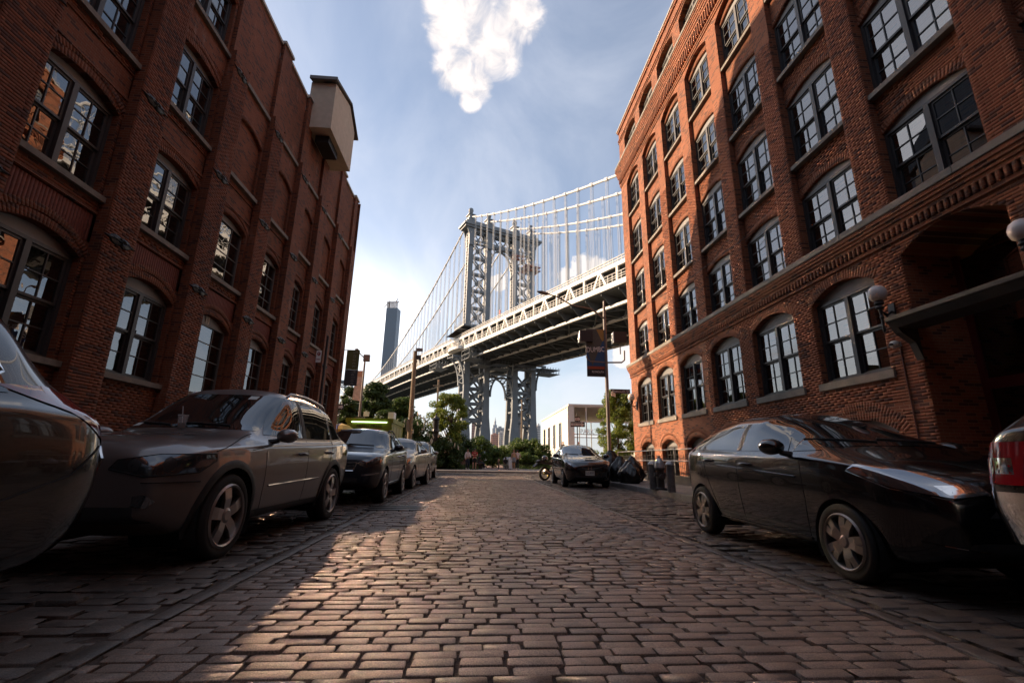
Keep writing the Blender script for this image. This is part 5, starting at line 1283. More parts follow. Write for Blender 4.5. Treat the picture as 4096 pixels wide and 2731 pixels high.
def hatch(wb, W, H, R, paint_, rim, **k):
    f, r = wb / 2, -wb / 2; s = dict(wb=wb, W=W, R=R, fo=.82, ro=.66, paint=paint_, rim=rim, tw=.19, arch=1.13, cat='car', bulge=.02)
    F_, B_ = f + .82, r - .66
    s['zc'] = [(F_, .72), (F_ - .03, .81), (F_ - .12, .88), (F_ - .40, .97), (f + .08, 1.04), (f - .14, 1.10), (f - .85, 1.37), (f - 1.28, H - .02), (f - 1.9, H), (r + .2, H - .05), (r - .28, H - .13), (r - .42, H - .30), (r - .58, .98), (B_ + .03, .86), (B_, .62)]
    s['zs'] = [(F_, .64), (F_ - .14, .78), (F_ - .5, .90), (f - .3, .98), (r + .2, 1.04), (r - .4, 1.06), (B_ + .1, .92), (B_, .60)]
    s['ws'] = [(F_, W / 2 - .36), (F_ - .03, W / 2 - .27), (F_ - .15, W / 2 - .15), (F_ - .4, W / 2 - .06), (f, W / 2 - .03), (0, W / 2 - .035), (r, W / 2 - .03), (r - .35, W / 2 - .06), (B_ + .12, W / 2 - .13), (B_ + .03, W / 2 - .22), (B_, W / 2 - .32)]
    s['wr'] = [(F_, W / 2 - .4), (f - 1.05, W / 2 - .24), (f - 1.5, W / 2 - .25), (r, W / 2 - .28), (r - .4, W / 2 - .32), (B_, W / 2 - .4)]
    s['zb'] = [(F_, .34), (F_ - .3, .20), (f, .18), (r, .20), (B_ + .2, .25), (B_, .36)]
    zt = H - .14
    s['side_glass'] = [[(f - .26, 1.045), (f - .60, 1.04), (f - .62, 1.20), (f - .52, 1.19)], [(f - .66, 1.04), (f - 1.50, 1.06), (f - 1.50, zt), (f - 1.20, zt - .01), (f - .82, 1.28)], [(f - 1.58, 1.06), (r + .16, 1.09), (r + .05, 1.13), (r + .16, zt - .06), (f - 1.58, zt)], [(r + .09, 1.08), (r - .30, 1.10), (r - .12, zt - .16), (r + .12, zt - .09)]]
    s['pillars'] = [[(f - 1.50, 1.06), (f - 1.58, 1.06), (f - 1.58, zt), (f - 1.50, zt)]]
    s['seams'] = [[(f - .42, .97), (f - .40, .6), (f - .45, .28)], [(f - 1.54, 1.0), (f - 1.52, .28)], [(r + .1, 1.06), (r + .22, .75), (r + .42, .34)], [(f - .45, .28), (r + .42, .28)]]
    s['handles'] = [(f - 1.36, .90), (r + .28, .94)]
    s['mirror'] = (f - .62, 1.07); s['windscreen'] = (W / 2 - .17, 1.09, W / 2 - .31, H - .08); s['rear_glass'] = (W / 2 - .28, 1.1, W / 2 - .36, H - .17)
    s['F'] = F_; s['B'] = B_; s.update(k); return s
P_grey = paint('paint_grey_brown', (0.17, 0.145, 0.135), 0.55, 0.36)
P_black = paint('paint_black', (0.003, 0.003, 0.004), 0.0, 0.22, 0.9)
P_navy = paint('paint_navy', (0.012, 0.016, 0.026), 0.3, 0.28)
P_silver = paint('paint_silver', (0.34, 0.30, 0.265), 0.6, 0.34)
P_beige = paint('paint_beige', (0.24, 0.205, 0.17), 0.6, 0.36)
# grey SUV
s = suv(2.80, 1.93, 1.80, .375, P_grey, 'five', handle_m=P_grey, stickers=[(-.35, 1.62, .05, .025), (.62, 1.24, .07, .02)])
F_, f = s['F'], s['wb'] / 2
s['panels'] = [('headlight', [(.36, F_ - .10, .80), (.60, F_ - .15, .745), (.86, F_ - .42, .775), (.90, F_ - .58, .87), (.86, F_ - .62, .925), (.62, F_ - .25, .915), (.40, F_ - .12, .87)], 38, M_lampd, True), ('fog_lamp', [(.60, F_ - .1, .53), (.70, F_ - .1, .51), (.74, F_ - .15, .56), (.68, F_ - .1, .615), (.60, F_ - .1, .60)], 30, M_lamp, True),
    ('grille', [(.05, F_, .68), (.32, F_, .69), (.36, F_, .88), (.30, F_, .96), (.07, F_, .96)], 0, M_plast, True), ('lower_intake', [(-.75, F_, .40), (.75, F_, .40), (.70, F_, .52), (-.70, F_, .52)], 0, M_plast, False),
    ('headlight_glint', [(.80, F_ - .36, .80), (.875, F_ - .5, .83), (.88, F_ - .55, .88), (.83, F_ - .42, .87)], 45, M_lamp, True), ('projector', [(0.762, F_ - 0.26, 0.835), (0.743, F_ - 0.26, 0.878), (0.700, F_ - 0.26, 0.897), (0.657, F_ - 0.26, 0.878), (0.638, F_ - 0.26, 0.835), (0.657, F_ - 0.26, 0.792), (0.700, F_ - 0.26, 0.773), (0.743, F_ - 0.26, 0.792)], 38, M_plast, True), ('projector', [(0.550, F_ - 0.16, 0.830), (0.535, F_ - 0.16, 0.865), (0.500, F_ - 0.16, 0.880), (0.465, F_ - 0.16, 0.865), (0.450, F_ - 0.16, 0.830), (0.465, F_ - 0.16, 0.795), (0.500, F_ - 0.16, 0.780), (0.535, F_ - 0.16, 0.795)], 38, M_plast, True), ('tail_light', [(.70, s['B'], .90), (.93, s['B'] + .5, .95), (.93, s['B'] + .5, 1.12), (.72, s['B'], 1.12)], 150, M_red, True), ('sill_trim', [(.9, f - .45, .30), (.9, -f + .45, .30), (.9, -f + .45, .37), (.9, f - .45, .37)], 90, M_plast, True)]
s['lines'] = [('headlight_edge', [(.36, F_ - .10, .80), (.60, F_ - .15, .745), (.86, F_ - .42, .775), (.90, F_ - .58, .87), (.86, F_ - .62, .925), (.62, F_ - .25, .915), (.40, F_ - .12, .87), (.36, F_ - .10, .80)], 38, M_seam, .007, True), ('bonnet_seam', [(.88, F_ - .55, .95), (.86, f - .2, 1.06), (.80, f - .6, 1.15)], 70, M_seam, .005, True), ('grille_frame', [(.05, F_, .67), (.32, F_, .68), (.365, F_, .88), (.30, F_, .965), (.06, F_, .965), (.05, F_, .67)], 0, M_chrome, .012, True), ('bumper_seam', [(.70, F_, .70), (.90, F_ - .4, .70)], 40, M_seam, .005, True), ('rub_strip', [(.9, f - .72, .60), (.9, -f + .62, .63)], 90, P_grey, .012, True)]
suv1, c1, v1 = build_car('grey_suv', 'dark grey-brown SUV facing the camera with a plastic cup on its bonnet', s, G(880, 2234), G(1310, 2077), 1)
# cup standing on the bonnet
def world_of(o, p): return parent_world(o) @ Vector(p)
cup = None
for ly in np.linspace(.5, 1.4, 60):
    for lx in np.linspace(-.9, .9, 60):
        h = c1((lx, ly, 5), (0, 0, -1))
        if h[0] is None: continue
        w = world_of(suv1, h[0]); x, y, d = proj(np.array(w)); e = abs(x - 722) + abs(y - 1712)
        if cup is None or e < cup[0]: cup = (e, w)
cw_ = cup[1]
ct = thing('plastic_cup', 'clear plastic cup with a straw standing on the bonnet of the grey SUV', 'cup', tuple(cw_))
M_clear = mat('clear_plastic', (.75, .75, .75), .15); _in(M_clear.node_tree.nodes['Principled BSDF'], 'Alpha', .28)
b = MB(); b.lathe([(.034, 0), (.041, .07), (.048, .14)], 18); b.F = b.F[:-1]; b.build('cup', M_clear, ct, smooth=True)
b = MB(); n = 18; b.lathe([(.050, .138), (.050, .147), (.046, .147)], 18); b.F = b.F[:-2]; b.build('rim', mat('cup_rim', (.5, .5, .5), .3), ct)
b = MB(); b.lathe([(.0325, .002), (.038, .06)], 18); b.build('drink', mat('cup_drink', (.16, .15, .14), .1, spec=.6), ct); MB().tube([(.01, 0, .01), (-.022, 0, .24)], .004, 6).build('straw', mat('straw', (.5, .5, .5), .4), ct)
# black SUV whose tail ends at the left edge
s = suv(2.85, 1.95, 1.82, .385, P_black, 'ten', rails=None, ro=1.16)
B_, r = s['B'], -s['wb'] / 2
s['trim'] = [(r + .9, 1.72 - .07), (r + .0, 1.62), (r - .36, 1.46), (r - .44, 1.30), (r - .22, 1.19), (r + .9, 1.155)]
s['panels'] = [('tail_light', [(.62, B_, 1.06), (.86, B_ + .14, 1.00), (.95, B_ + .34, 1.15), (.95, B_ + .68, 1.235), (.9, B_ + .35, 1.265), (.66, B_, 1.20)], 132, M_red, True), ('tail_light_lens', [(.60, B_, .98), (.80, B_ + .10, .93), (.88, B_ + .16, 1.02), (.86, B_ + .14, 1.17), (.62, B_, 1.13)], 155, M_lamp, True), ('reflector', [(.5, B_, .52), (.8, B_ + .1, .52), (.8, B_ + .1, .57), (.5, B_, .57)], 160, M_red, True)]
s['lines'] = [('bumper_seam', [(.96, r - .46, .68), (.93, B_ + .30, .80), (.86, B_ + .14, .96)], 125, M_seam, .005, True), ('tailgate_seam', [(.70, B_, .60), (.73, B_, .90), (.74, B_ + .05, 1.2)], 165, M_seam, .006, True)]
build_car('black_suv', 'glossy black SUV cut by the left edge, its tail light toward the grey SUV', s, (-2.22, -.90), (-2.22, 1.95), 1)
# navy crossover
s = suv(2.52, 1.84, 1.63, .345, P_navy, 'ten', stickers=[(-.5, 1.5, .06, .03), (.45, 1.22, .09, .03)], rails_m=False, clad=False, handle_m=M_chrome)
F_, f = s['F'], s['wb'] / 2
s['zc'] = [(y, z - .05 if .9 < z < 1.3 and y > 0 else z) for y, z in s['zc']]; s['windscreen'] = (.73, 1.14, .60, 1.55)
s['panels'] = [('headlight', [(.40, F_ - .06, .79), (.56, F_ - .10, .72), (.80, F_ - .35, .80), (.87, F_ - .62, .93), (.70, F_ - .32, .92), (.5, F_ - .1, .86)], 36, M_lampd, True), ('headlight_glint', [(.62, F_ - .2, .80), (.76, F_ - .32, .83), (.76, F_ - .36, .89), (.64, F_ - .2, .87)], 38, M_lamp, True), ('grille', [(-.40, F_, .66), (.40, F_, .66), (.46, F_, .80), (-.46, F_, .80)], 0, M_plast, False), ('lower_intake', [(-.55, F_, .40), (.55, F_, .40), (.48, F_, .52), (-.48, F_, .52)], 0, M_plast, False), ('fog_lamp', [(.54, F_ - .05, .555), (.84, F_ - .3, .60), (.84, F_ - .3, .625), (.54, F_ - .05, .59)], 34, M_lamp, True)]
s['lines'] = [('grille_frame', [(-.46, F_, .81), (.46, F_, .81), (.40, F_, .655), (-.40, F_, .655), (-.46, F_, .81)], 0, M_chrome, .012, False), ('grille_bar', [(-.42, F_, .70), (.42, F_, .70)], 0, M_chrome, .006, False), ('grille_bar', [(-.43, F_, .75), (.43, F_, .75)], 0, M_chrome, .006, False), ('sill_strip', [(.9, f - .6, .36), (.9, -f + .5, .38)], 90, M_chrome, .012, True)]
build_car('navy_crossover', 'dark navy crossover with a chrome-framed grille parked behind the grey SUV', s, G(1535, 2008), G(1607, 1973), 1)
# silver compact
s = suv(2.5, 1.80, 1.52, .335, P_silver, 'ten', stickers=[(.45, 1.18, .08, .02)], rails_m=False, clad=False)
F_ = s['F']; s['panels'] = [('headlight', [(.42, F_ - .06, .76), (.60, F_ - .12, .68), (.84, F_ - .4, .78), (.87, F_ - .62, .90), (.66, F_ - .25, .87)], 38, M_lamp, True), ('lower_intake', [(-.6, F_, .40), (.6, F_, .40), (.5, F_, .56), (-.5, F_, .56)], 0, M_plast, False), ('grille', [(-.38, F_, .66), (.38, F_, .66), (.42, F_, .80), (-.42, F_, .80)], 0, M_plast, False)]
fw, rw_ = G(1651, 1954), G(1710, 1936); mid = (fw + rw_) / 2; dd = (fw - rw_) / np.linalg.norm(fw - rw_)
build_car('silver_crossover', 'silver-beige compact crossover between the navy one and the last car', s, mid + dd * 1.25, mid - dd * 1.25, 1)
s = suv(2.5, 1.80, 1.70, .34, P_beige, 'ten', rails_m=False, clad=False)
F_ = s['F']; s['panels'] = [('headlight', [(.42, F_ - .06, .80), (.60, F_ - .12, .72), (.84, F_ - .4, .80), (.87, F_ - .6, .92), (.66, F_ - .25, .90)], 38, M_lamp, True)]
build_car('beige_suv', 'beige SUV, last car of the left row before the cross street', s, (-1.95, 20.6), (-1.95, 23.1), 1)
# black hatchback on the right
s = hatch(2.51, 1.70, 1.51, .30, P_black, 'cover', handle_m=P_black)
F_, B_, f = s['F'], s['B'], s['wb'] / 2
s['panels'] = [('headlight', [(.30, F_ - .06, .735), (.52, F_ - .10, .70), (.76, F_ - .34, .76), (.83, F_ - .66, .88), (.79, F_ - .62, .925), (.60, F_ - .26, .87), (.36, F_ - .09, .80)], 42, M_lamp, True), ('indicator', [(.76, F_ - .50, .83), (.82, F_ - .60, .85), (.825, F_ - .66, .885), (.78, F_ - .58, .90)], 55, M_amber, True), ('headlight_reflector', [(.40, F_ - .08, .735), (.56, F_ - .12, .72), (.60, F_ - .18, .78), (.42, F_ - .1, .79)], 30, M_chrome, True), ('tail_light', [(.62, B_, .95), (.80, B_ + .28, .93), (.80, B_ + .40, 1.06), (.74, B_ + .34, 1.20), (.60, B_ + .1, 1.16)], 120, M_red, True),
    ('lower_intake', [(-.6, F_, .30), (.6, F_, .30), (.52, F_, .42), (-.52, F_, .42)], 0, M_plast, False), ('grille', [(-.40, F_, .58), (.40, F_, .58), (.30, F_, .66), (-.30, F_, .66)], 0, M_plast, False)]
s['lines'] = [('bonnet_seam', [(.80, F_ - .62, .94), (.80, f - .0, 1.0), (.76, f - .2, 1.07)], 75, M_seam, .005, True), ('character_line', [(.85, f - .5, .80), (.85, -f + .3, .90)], 90, P_black, .010, True), ('bumper_strip', [(.45, F_, .36), (.72, F_ - .2, .40)], 30, M_chrome, .006, True), ('sill_strip', [(.85, f - .45, .255), (.85, -f + .4, .27)], 90, P_black, .012, True), ('headlight_trim', [(.30, F_ - .06, .725), (.53, F_ - .11, .69), (.77, F_ - .34, .75), (.84, F_ - .66, .87)], 42, M_chrome, .006, True)]
s['side_trim'] = True
build_car('black_hatchback', 'large black hatchback with five-spoke wheel covers parked at the right', s, G(3404, 2325), G(2820, 2130), -1)
# the same kind farther up, seen head-on
s = hatch(2.45, 1.70, 1.53, .30, P_black, 'cover', plate=(0, .50, 'LG·899', 1), handle_m=P_black, stickers=[(-.5, 1.40, .04, .03)])
F_, B_, f = s['F'], s['B'], s['wb'] / 2
s['panels'] = [('headlight', [(.36, F_ - .07, .70), (.56, F_ - .12, .62), (.78, F_ - .34, .70), (.80, F_ - .60, .88), (.74, F_ - .56, .93), (.58, F_ - .26, .86)], 34, M_lampd, True), ('headlight_glint', [(.56, F_ - .2, .70), (.70, F_ - .3, .74), (.70, F_ - .36, .82), (.58, F_ - .24, .8)], 34, M_lamp, True), ('grille', [(-.46, F_, .60), (.46, F_, .60), (.36, F_, .70), (-.36, F_, .70)], 0, M_plast, False), ('lower_intake', [(-.55, F_, .28), (.55, F_, .28), (.48, F_, .40), (-.48, F_, .40)], 0, M_plast, False)]
s['lines'] = [('grille_bar', [(-.42, F_, .70), (0, F_, .615), (.42, F_, .70)], 0, M_chrome, .007, False)]
fw = G(2250, 1946); 
car2, cc2, _ = build_car('black_hatchback', 'small-looking black hatchback facing the camera beside the rubbish bags, plate LG 899', s, (fw[0], fw[1]), (fw[0] + .05, fw[1] + 2.45), -1)
h = cc2((0, 6, .655), (0, -1, 0)); text_mesh('H', .16, M_chrome, car2, 'emblem', .006, (0, (h[0].y if h[0] is not None else F_) + .01, .655), (PI / 2, 0, PI), .13)
# tail of the vehicle at the right edge
s = suv(2.8, 1.85, 1.75, .37, P_black, 'ten', rails=None)
B_ = s['B']
s['panels'] = [('tail_light', [(.66, B_, .82), (.92, B_ + .24, .82), (.92, B_ + .3, 1.06), (.68, B_, 1.06)], 140, M_red, True), ('tail_light_lens', [(.62, B_, .88), (.90, B_ + .2, .88), (.9, B_ + .2, .97), (.62, B_, .97)], 141, M_chrome, True), ('bumper', [(.2, B_, .50), (.90, B_ + .24, .50), (.90, B_ + .26, .78), (.2, B_, .78)], 158, M_chrome, True)]
build_car('black_van', 'rear corner of a black vehicle with chrome bumper at the right edge of the photo', s, (3.02, -1.03), (3.02, 1.77), -1)
# ================================================================== PLANTING
def mat_leaf(name, c, c2, trans=0.35):
    m = bpy.data.materials.new(name); m.use_nodes = True; nt = m.node_tree; nt.nodes.clear(); N = nt.nodes; L = nt.links
    out = N.new('ShaderNodeOutputMaterial'); g = N.new('ShaderNodeNewGeometry'); n = N.new('ShaderNodeTexNoise'); n.inputs['Scale'].default_value = 1.7; n.inputs['Detail'].default_value = 4; L.new(g.outputs['Position'], n.inputs['Vector'])
    n2 = N.new('ShaderNodeTexWhiteNoise'); vq = N.new('ShaderNodeVectorMath'); vq.operation = 'SNAP'; vq.inputs[1].default_value = (.15, .15, .15); L.new(g.outputs['Position'], vq.inputs[0]); L.new(vq.outputs[0], n2.inputs['Vector'])
    ad = N.new('ShaderNodeMath'); ad.operation = 'MULTIPLY_ADD'; L.new(n2.outputs['Value'], ad.inputs[0]); ad.inputs[1].default_value = .5; L.new(n.outputs['Fac'], ad.inputs[2])
    mr = N.new('ShaderNodeMapRange'); L.new(ad.outputs[0], mr.inputs[0]); mr.inputs[1].default_value = .4; mr.inputs[2].default_value = 1.1
    mx = N.new('ShaderNodeMix'); mx.data_type = 'RGBA'; L.new(mr.outputs[0], mx.inputs[0]); mx.inputs[6].default_value = (*c, 1); mx.inputs[7].default_value = (*c2, 1)
    d = N.new('ShaderNodeBsdfPrincipled'); L.new(mx.outputs[2], d.inputs['Base Color']); _in(d, 'Roughness', .55); _in(d, 'Specular IOR Level', .35)
    t = N.new('ShaderNodeBsdfTranslucent'); L.new(mx.outputs[2], t.inputs[0]); ms = N.new('ShaderNodeMixShader'); ms.inputs[0].default_value = trans; L.new(d.outputs[0], ms.inputs[1]); L.new(t.outputs[0], ms.inputs[2]); L.new(ms.outputs[0], out.inputs[0])
    MATS[name] = m; return m
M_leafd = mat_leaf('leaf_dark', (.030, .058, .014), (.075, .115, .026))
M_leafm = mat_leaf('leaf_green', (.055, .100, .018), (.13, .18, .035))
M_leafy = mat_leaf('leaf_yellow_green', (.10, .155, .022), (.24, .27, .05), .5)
M_bark = mat('bark', (.075, .055, .04), .9, var=.3, vscale=8, bump=.6, bscale=25)
def leaves(centres, radii, n, size, m, name, parent, aspect=0.5, flat=0.35, droop=0.0):
    """leaf-sized quads gathered in clumps; each clump a squashed ball of leaves"""
    C = np.asarray(centres, float); Rr = np.asarray(radii, float); k = len(C); w = Rr ** 2; idx = rng.choice(k, n, p=w / w.sum())
    d = rng.normal(0, 1, (n, 3)); d /= np.linalg.norm(d, axis=1)[:, None]; r = rng.uniform(0.15, 1.15, n) ** (1 / 2.2)
    P = C[idx] + d * (Rr[idx] * r)[:, None] * np.array([1, 1, .75])
    nn = d + rng.normal(0, .7, (n, 3)) + np.array([0, 0, flat]); nn /= np.linalg.norm(nn, axis=1)[:, None]
    a = np.cross(nn, rng.normal(0, 1, (n, 3)) + np.array([0, 0, -droop])); a /= np.linalg.norm(a, axis=1)[:, None] + 1e-9; b = np.cross(nn, a)
    s = size * rng.uniform(.6, 1.35, n)[:, None]; A = a * s; B = b * s * aspect
    V = np.stack([P - A, P - B * .9 + nn * s * .12, P + A, P + B * .9 + nn * s * .12], 1).reshape(-1, 3); Q = np.arange(4 * n).reshape(n, 4)
    return link(name, np_mesh(name, V, Q, m), parent)
def tree(name, label, x, y, h, cw, m, n=9000, leaf=.16, trunk=.14, z0=.1, crown0=.28, aspect=.5, nclump=46, group=None, cat='tree', open_=1.0):
    t = thing(name, label, cat, (x, y, z0), rng.uniform(0, 6), group); tb = MB(); top = h * .78
    bend = rng.normal(0, h * .03, 2); tb.tube([(0, 0, -.1), (bend[0] * .4, bend[1] * .4, h * .3), (bend[0], bend[1], h * .55), (bend[0] * .8, bend[1] * 1.2, top)], [trunk, trunk * .8, trunk * .5, trunk * .12], 8)
    C, Rr = [], []
    for i in range(nclump):
        q = rng.uniform(0, 2 * PI); v = rng.uniform(0, 1); zz = h * (crown0 + (1 - crown0) * v) ; prof = math.sin(PI * min(1, .12 + .83 * v) ** .85) ** .6
        rr = cw * prof * math.sqrt(rng.uniform(.05, 1)) * .88; C.append((rr * math.cos(q), rr * math.sin(q), min(zz, h * .95))); Rr.append(cw * rng.uniform(.16, .30) * open_)
        if i % 3 == 0:
            z_ = zz * .55; tb.tube([(bend[0] * z_ / h, bend[1] * z_ / h, z_), (C[-1][0] * .5, C[-1][1] * .5, zz * .82), C[-1]], [trunk * .35, trunk * .2, trunk * .06], 5)
    tb.build('trunk', M_bark, t); leaves(C, Rr, n, leaf, m, 'crown', t, aspect); return t
def shrub(name, label, x, y, h, w, m, n=5000, leaf=.10, z0=.1, group=None, dep=None, nclump=70, spikes=0, aspect=.5):
    t = thing(name, label, 'shrub', (x, y, z0), 0, group); C, Rr = [], []; dep = dep or w * .8
    for i in range(nclump):
        u, v = rng.uniform(-1, 1), rng.uniform(-1, 1); k = math.sqrt(max(0, 1 - .7 * u * u - .3 * v * v)); zz = rng.uniform(.12, 1) * h * k * .92
        C.append((u * w, v * dep, zz)); Rr.append(h * rng.uniform(.10, .18))
    sb = MB()
    for i in range(9): c = C[i]; sb.tube([(c[0] * .3, c[1] * .3, -.1), (c[0] * .7, c[1] * .7, c[2] * .6), c], [.03, .02, .008], 5)
    sb.build('stems', M_bark, t); leaves(C, Rr, int(n * 1.6), leaf * .82, m, 'foliage', t, aspect)
    if spikes:
        M_fl = mat('blossom_cream', (.62, .55, .42), .8); sp = MB().lathe([(.012, 0), (.05, .05), (.055, .14), (.04, .26), (.008, .38)], 7).mesh('flower_spike', M_fl)
        for i in range(spikes):
            u = rng.uniform(-.95, .95); k = math.sqrt(1 - .7 * u * u); v = rng.uniform(-1, -.2)
            link('flower_spike', sp, t, loc=(u * w, v * dep * .9, h * k * rng.uniform(.45, 1.02)), rot=(rng.normal(0, .2), rng.normal(0, .2), 0))
    return t
def at(px, ptop, Y, hw):                                # width and height in metres from pixels at a depth
    a = PY(px, 1834, Y); t = PY(px, ptop, Y); return a[0], Y, t[2] - .1, hw * Y / FPX
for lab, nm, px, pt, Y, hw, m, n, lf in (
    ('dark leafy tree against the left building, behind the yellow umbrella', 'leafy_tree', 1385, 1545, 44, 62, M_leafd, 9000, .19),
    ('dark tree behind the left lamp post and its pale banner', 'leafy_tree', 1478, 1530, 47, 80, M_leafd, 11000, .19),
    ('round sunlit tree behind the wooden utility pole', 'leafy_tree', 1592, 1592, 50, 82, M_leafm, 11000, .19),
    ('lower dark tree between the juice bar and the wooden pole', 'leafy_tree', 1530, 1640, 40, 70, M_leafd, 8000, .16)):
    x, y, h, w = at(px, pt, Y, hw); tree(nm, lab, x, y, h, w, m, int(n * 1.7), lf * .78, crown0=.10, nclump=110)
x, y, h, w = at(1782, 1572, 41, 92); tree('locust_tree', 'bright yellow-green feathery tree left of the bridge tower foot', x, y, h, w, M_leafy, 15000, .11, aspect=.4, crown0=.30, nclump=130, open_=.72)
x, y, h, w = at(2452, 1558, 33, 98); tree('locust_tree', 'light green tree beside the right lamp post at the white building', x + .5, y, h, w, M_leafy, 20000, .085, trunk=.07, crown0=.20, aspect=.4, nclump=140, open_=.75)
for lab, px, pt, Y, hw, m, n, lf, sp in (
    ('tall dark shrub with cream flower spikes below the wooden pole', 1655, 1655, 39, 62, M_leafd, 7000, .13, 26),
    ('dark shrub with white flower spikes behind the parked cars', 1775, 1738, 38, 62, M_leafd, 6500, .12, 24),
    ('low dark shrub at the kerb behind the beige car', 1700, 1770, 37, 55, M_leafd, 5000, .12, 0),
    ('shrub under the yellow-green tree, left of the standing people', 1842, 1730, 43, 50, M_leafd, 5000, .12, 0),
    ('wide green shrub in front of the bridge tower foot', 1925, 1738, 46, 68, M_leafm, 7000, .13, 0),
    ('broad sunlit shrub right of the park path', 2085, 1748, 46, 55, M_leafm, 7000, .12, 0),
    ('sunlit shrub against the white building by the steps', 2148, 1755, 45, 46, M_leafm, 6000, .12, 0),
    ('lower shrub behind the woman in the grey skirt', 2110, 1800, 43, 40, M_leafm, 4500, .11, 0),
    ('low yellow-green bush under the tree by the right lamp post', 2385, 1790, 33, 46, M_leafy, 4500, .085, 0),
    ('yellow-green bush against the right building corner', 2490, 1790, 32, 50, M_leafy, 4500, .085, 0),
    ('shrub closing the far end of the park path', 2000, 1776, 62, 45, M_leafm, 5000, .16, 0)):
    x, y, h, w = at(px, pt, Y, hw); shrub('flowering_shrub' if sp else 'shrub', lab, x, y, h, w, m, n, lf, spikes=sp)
# grass and low planting at the feet of the shrubs
gb = []
n = 9000; P = np.stack([rng.uniform(-9, 0.2, n), rng.uniform(37.2, 50, n), np.full(n, .1)], 1); P2 = np.stack([rng.uniform(3.6, 9, n // 2), rng.uniform(41, 50, n // 2), np.full(n // 2, .1)], 1); P = np.concatenate([P, P2]); n = len(P)
a = rng.uniform(0, 2 * PI, n); hh = rng.uniform(.12, .45, n); dx = np.stack([np.cos(a), np.sin(a), 0 * a], 1); tip = P + np.stack([rng.normal(0, .1, n), rng.normal(0, .1, n), hh], 1)
V = np.stack([P - dx * .02, P + dx * .02, tip], 1).reshape(-1, 3); o = link('grass', np_mesh('grass', V, np.arange(3 * n).reshape(n, 3), M_leafd)); tag(o, 'dark ground cover under the shrubs of the park', 'ground cover', kind='stuff')
# park path and masonry pier under the tower
sheet('park_path', .6, 3.4, 37, 75, .104, mat_stone('path_brick', (.17, .10, .08), .2, .7, .4, 3, .15), label='reddish path running into the park')
# ================================================================== WHITE PARK BUILDING AND STEPS
wbld = thing('white_building', 'low white building with a glass front lettered PARK, right of the bridge tower', 'building', (10.1, 50, 1.2)); M_wp = mat('white_render', (.72, .67, .58), .75, var=.06)
ZT = 6.75
b = MB(); b.quad((10.1, 50, 0), (10.1, 72, 0), (10.1, 72, ZT), (10.1, 50, ZT)); b.quad((10.1, 50.3, ZT), (24, 50.3, ZT), (24, 72, ZT), (10.1, 72, ZT)); b.quad((24, 50.3, 0), (24, 72, 0), (24, 72, ZT), (24, 50.3, ZT)); b.quad((10.1, 72, 0), (24, 72, 0), (24, 72, 1.3), (10.1, 72, 1.3)); b.build('wall', M_wp, wbld, world=True)
for x in np.arange(10.4, 24, 1.9): MB().box((x - .06, 71.9, 1.3), (x + .06, 72.0, ZT)).build('rear_mullion', M_wp, wbld, world=True)
MB().box((10.0, 49.9, ZT + .01), (24.1, 72.1, ZT + .22)).build('parapet', M_wp, wbld, world=True)
MB().box((9.9, 49.9, 0), (10.55, 50.25, ZT)).build('corner_pier', M_wp, wbld, world=True)
for px, z0, z1 in ((2172, 3.0, 5.3), (2190, 2.4, 5.3), (2211, 2.4, 5.35), (2235, 2.4, 5.3)):
    Y = 10.1 * FPX / (px - 1905) ; b = MB(); b.box((10.02, Y - .7, z0), (10.12, Y - .62, z1)); b.box((10.02, Y + .62, z0), (10.12, Y + .7, z1)); b.box((10.02, Y - .62, z0), (10.12, Y + .62, z0 + .1)); b.box((10.02, Y - .62, z1 - .1), (10.12, Y + .62, z1)); b.box((10.03, Y - .62, (z0 + z1) / 2 - .05), (10.11, Y + .62, (z0 + z1) / 2 + .05))
    w = b.build('window', M_frame, wbld, world=True); MB().quad((10.07, Y - .62, z0), (10.07, Y + .62, z0), (10.07, Y + .62, z1), (10.07, Y - .62, z1)).build('pane', mat('dark_glass', (.03, .035, .04), .05), wbld, world=True)
M_wf = mat('white_frame', (.70, .68, .62), .5); M_gl2 = mat_glass('shopfront_glass', (.85, .9, .92), 1.6, .95)
for x in (10.6, 12.0, 13.9, 15.8, 17.7, 19.6): MB().box((x - .05, 50.0, 1.2), (x + .05, 50.12, ZT)).build('mullion', M_wf, wbld, world=True)
for z in (1.2, 3.3, 3.62, 5.0, ZT - .12): MB().box((10.65, 50.01, z), (19.6, 50.11, z + .10)).build('transom', M_wf, wbld, world=True)
for x0, x1 in ((10.65, 11.95), (12.05, 13.85), (13.95, 15.75), (15.85, 17.65), (17.75, 19.55)):
    for z0, z1 in ((1.3, 3.3), (3.72, 5.0), (5.1, ZT - .12)): MB().quad((x0, 50.06, z0), (x1, 50.06, z0), (x1, 50.06, z1), (x0, 50.06, z1)).build('pane', M_gl2, wbld, world=True)
MB().quad((10.2, 50.3, 1.18), (24, 50.3, 1.18), (24, 72, 1.18), (10.2, 72, 1.18)).build('inner_floor', mat('inner_floor', (.5, .48, .42), .6), wbld, world=True)
text_mesh('PARK', .78, mat('sign_white', (.85, .85, .82), .5), wbld, 'lettering', .02, (1.95, -.02, 2.75), (PI / 2, 0, 0), 1.5)
stp = thing('steps', 'pale stone steps with a steel rail leading up to the white building', 'steps', (6.6, 44.6, .1)); M_step = mat('step_stone', (.42, .37, .31), .8, var=.15)
for i in range(6): MB().box((-1.3, i * .32, 0), (1.5, 3.4, .18 * (i + 1) - .004)).build('step', M_step, stp)
for s in (-1.45, 1.65): MB().prism([(-.1, 0), (2.2, 0), (3.4, 0), (3.4, 1.35), (2.0, 1.25), (-.1, .22)], 0, s - .12, s + .12).build('cheek_wall', M_step, stp)
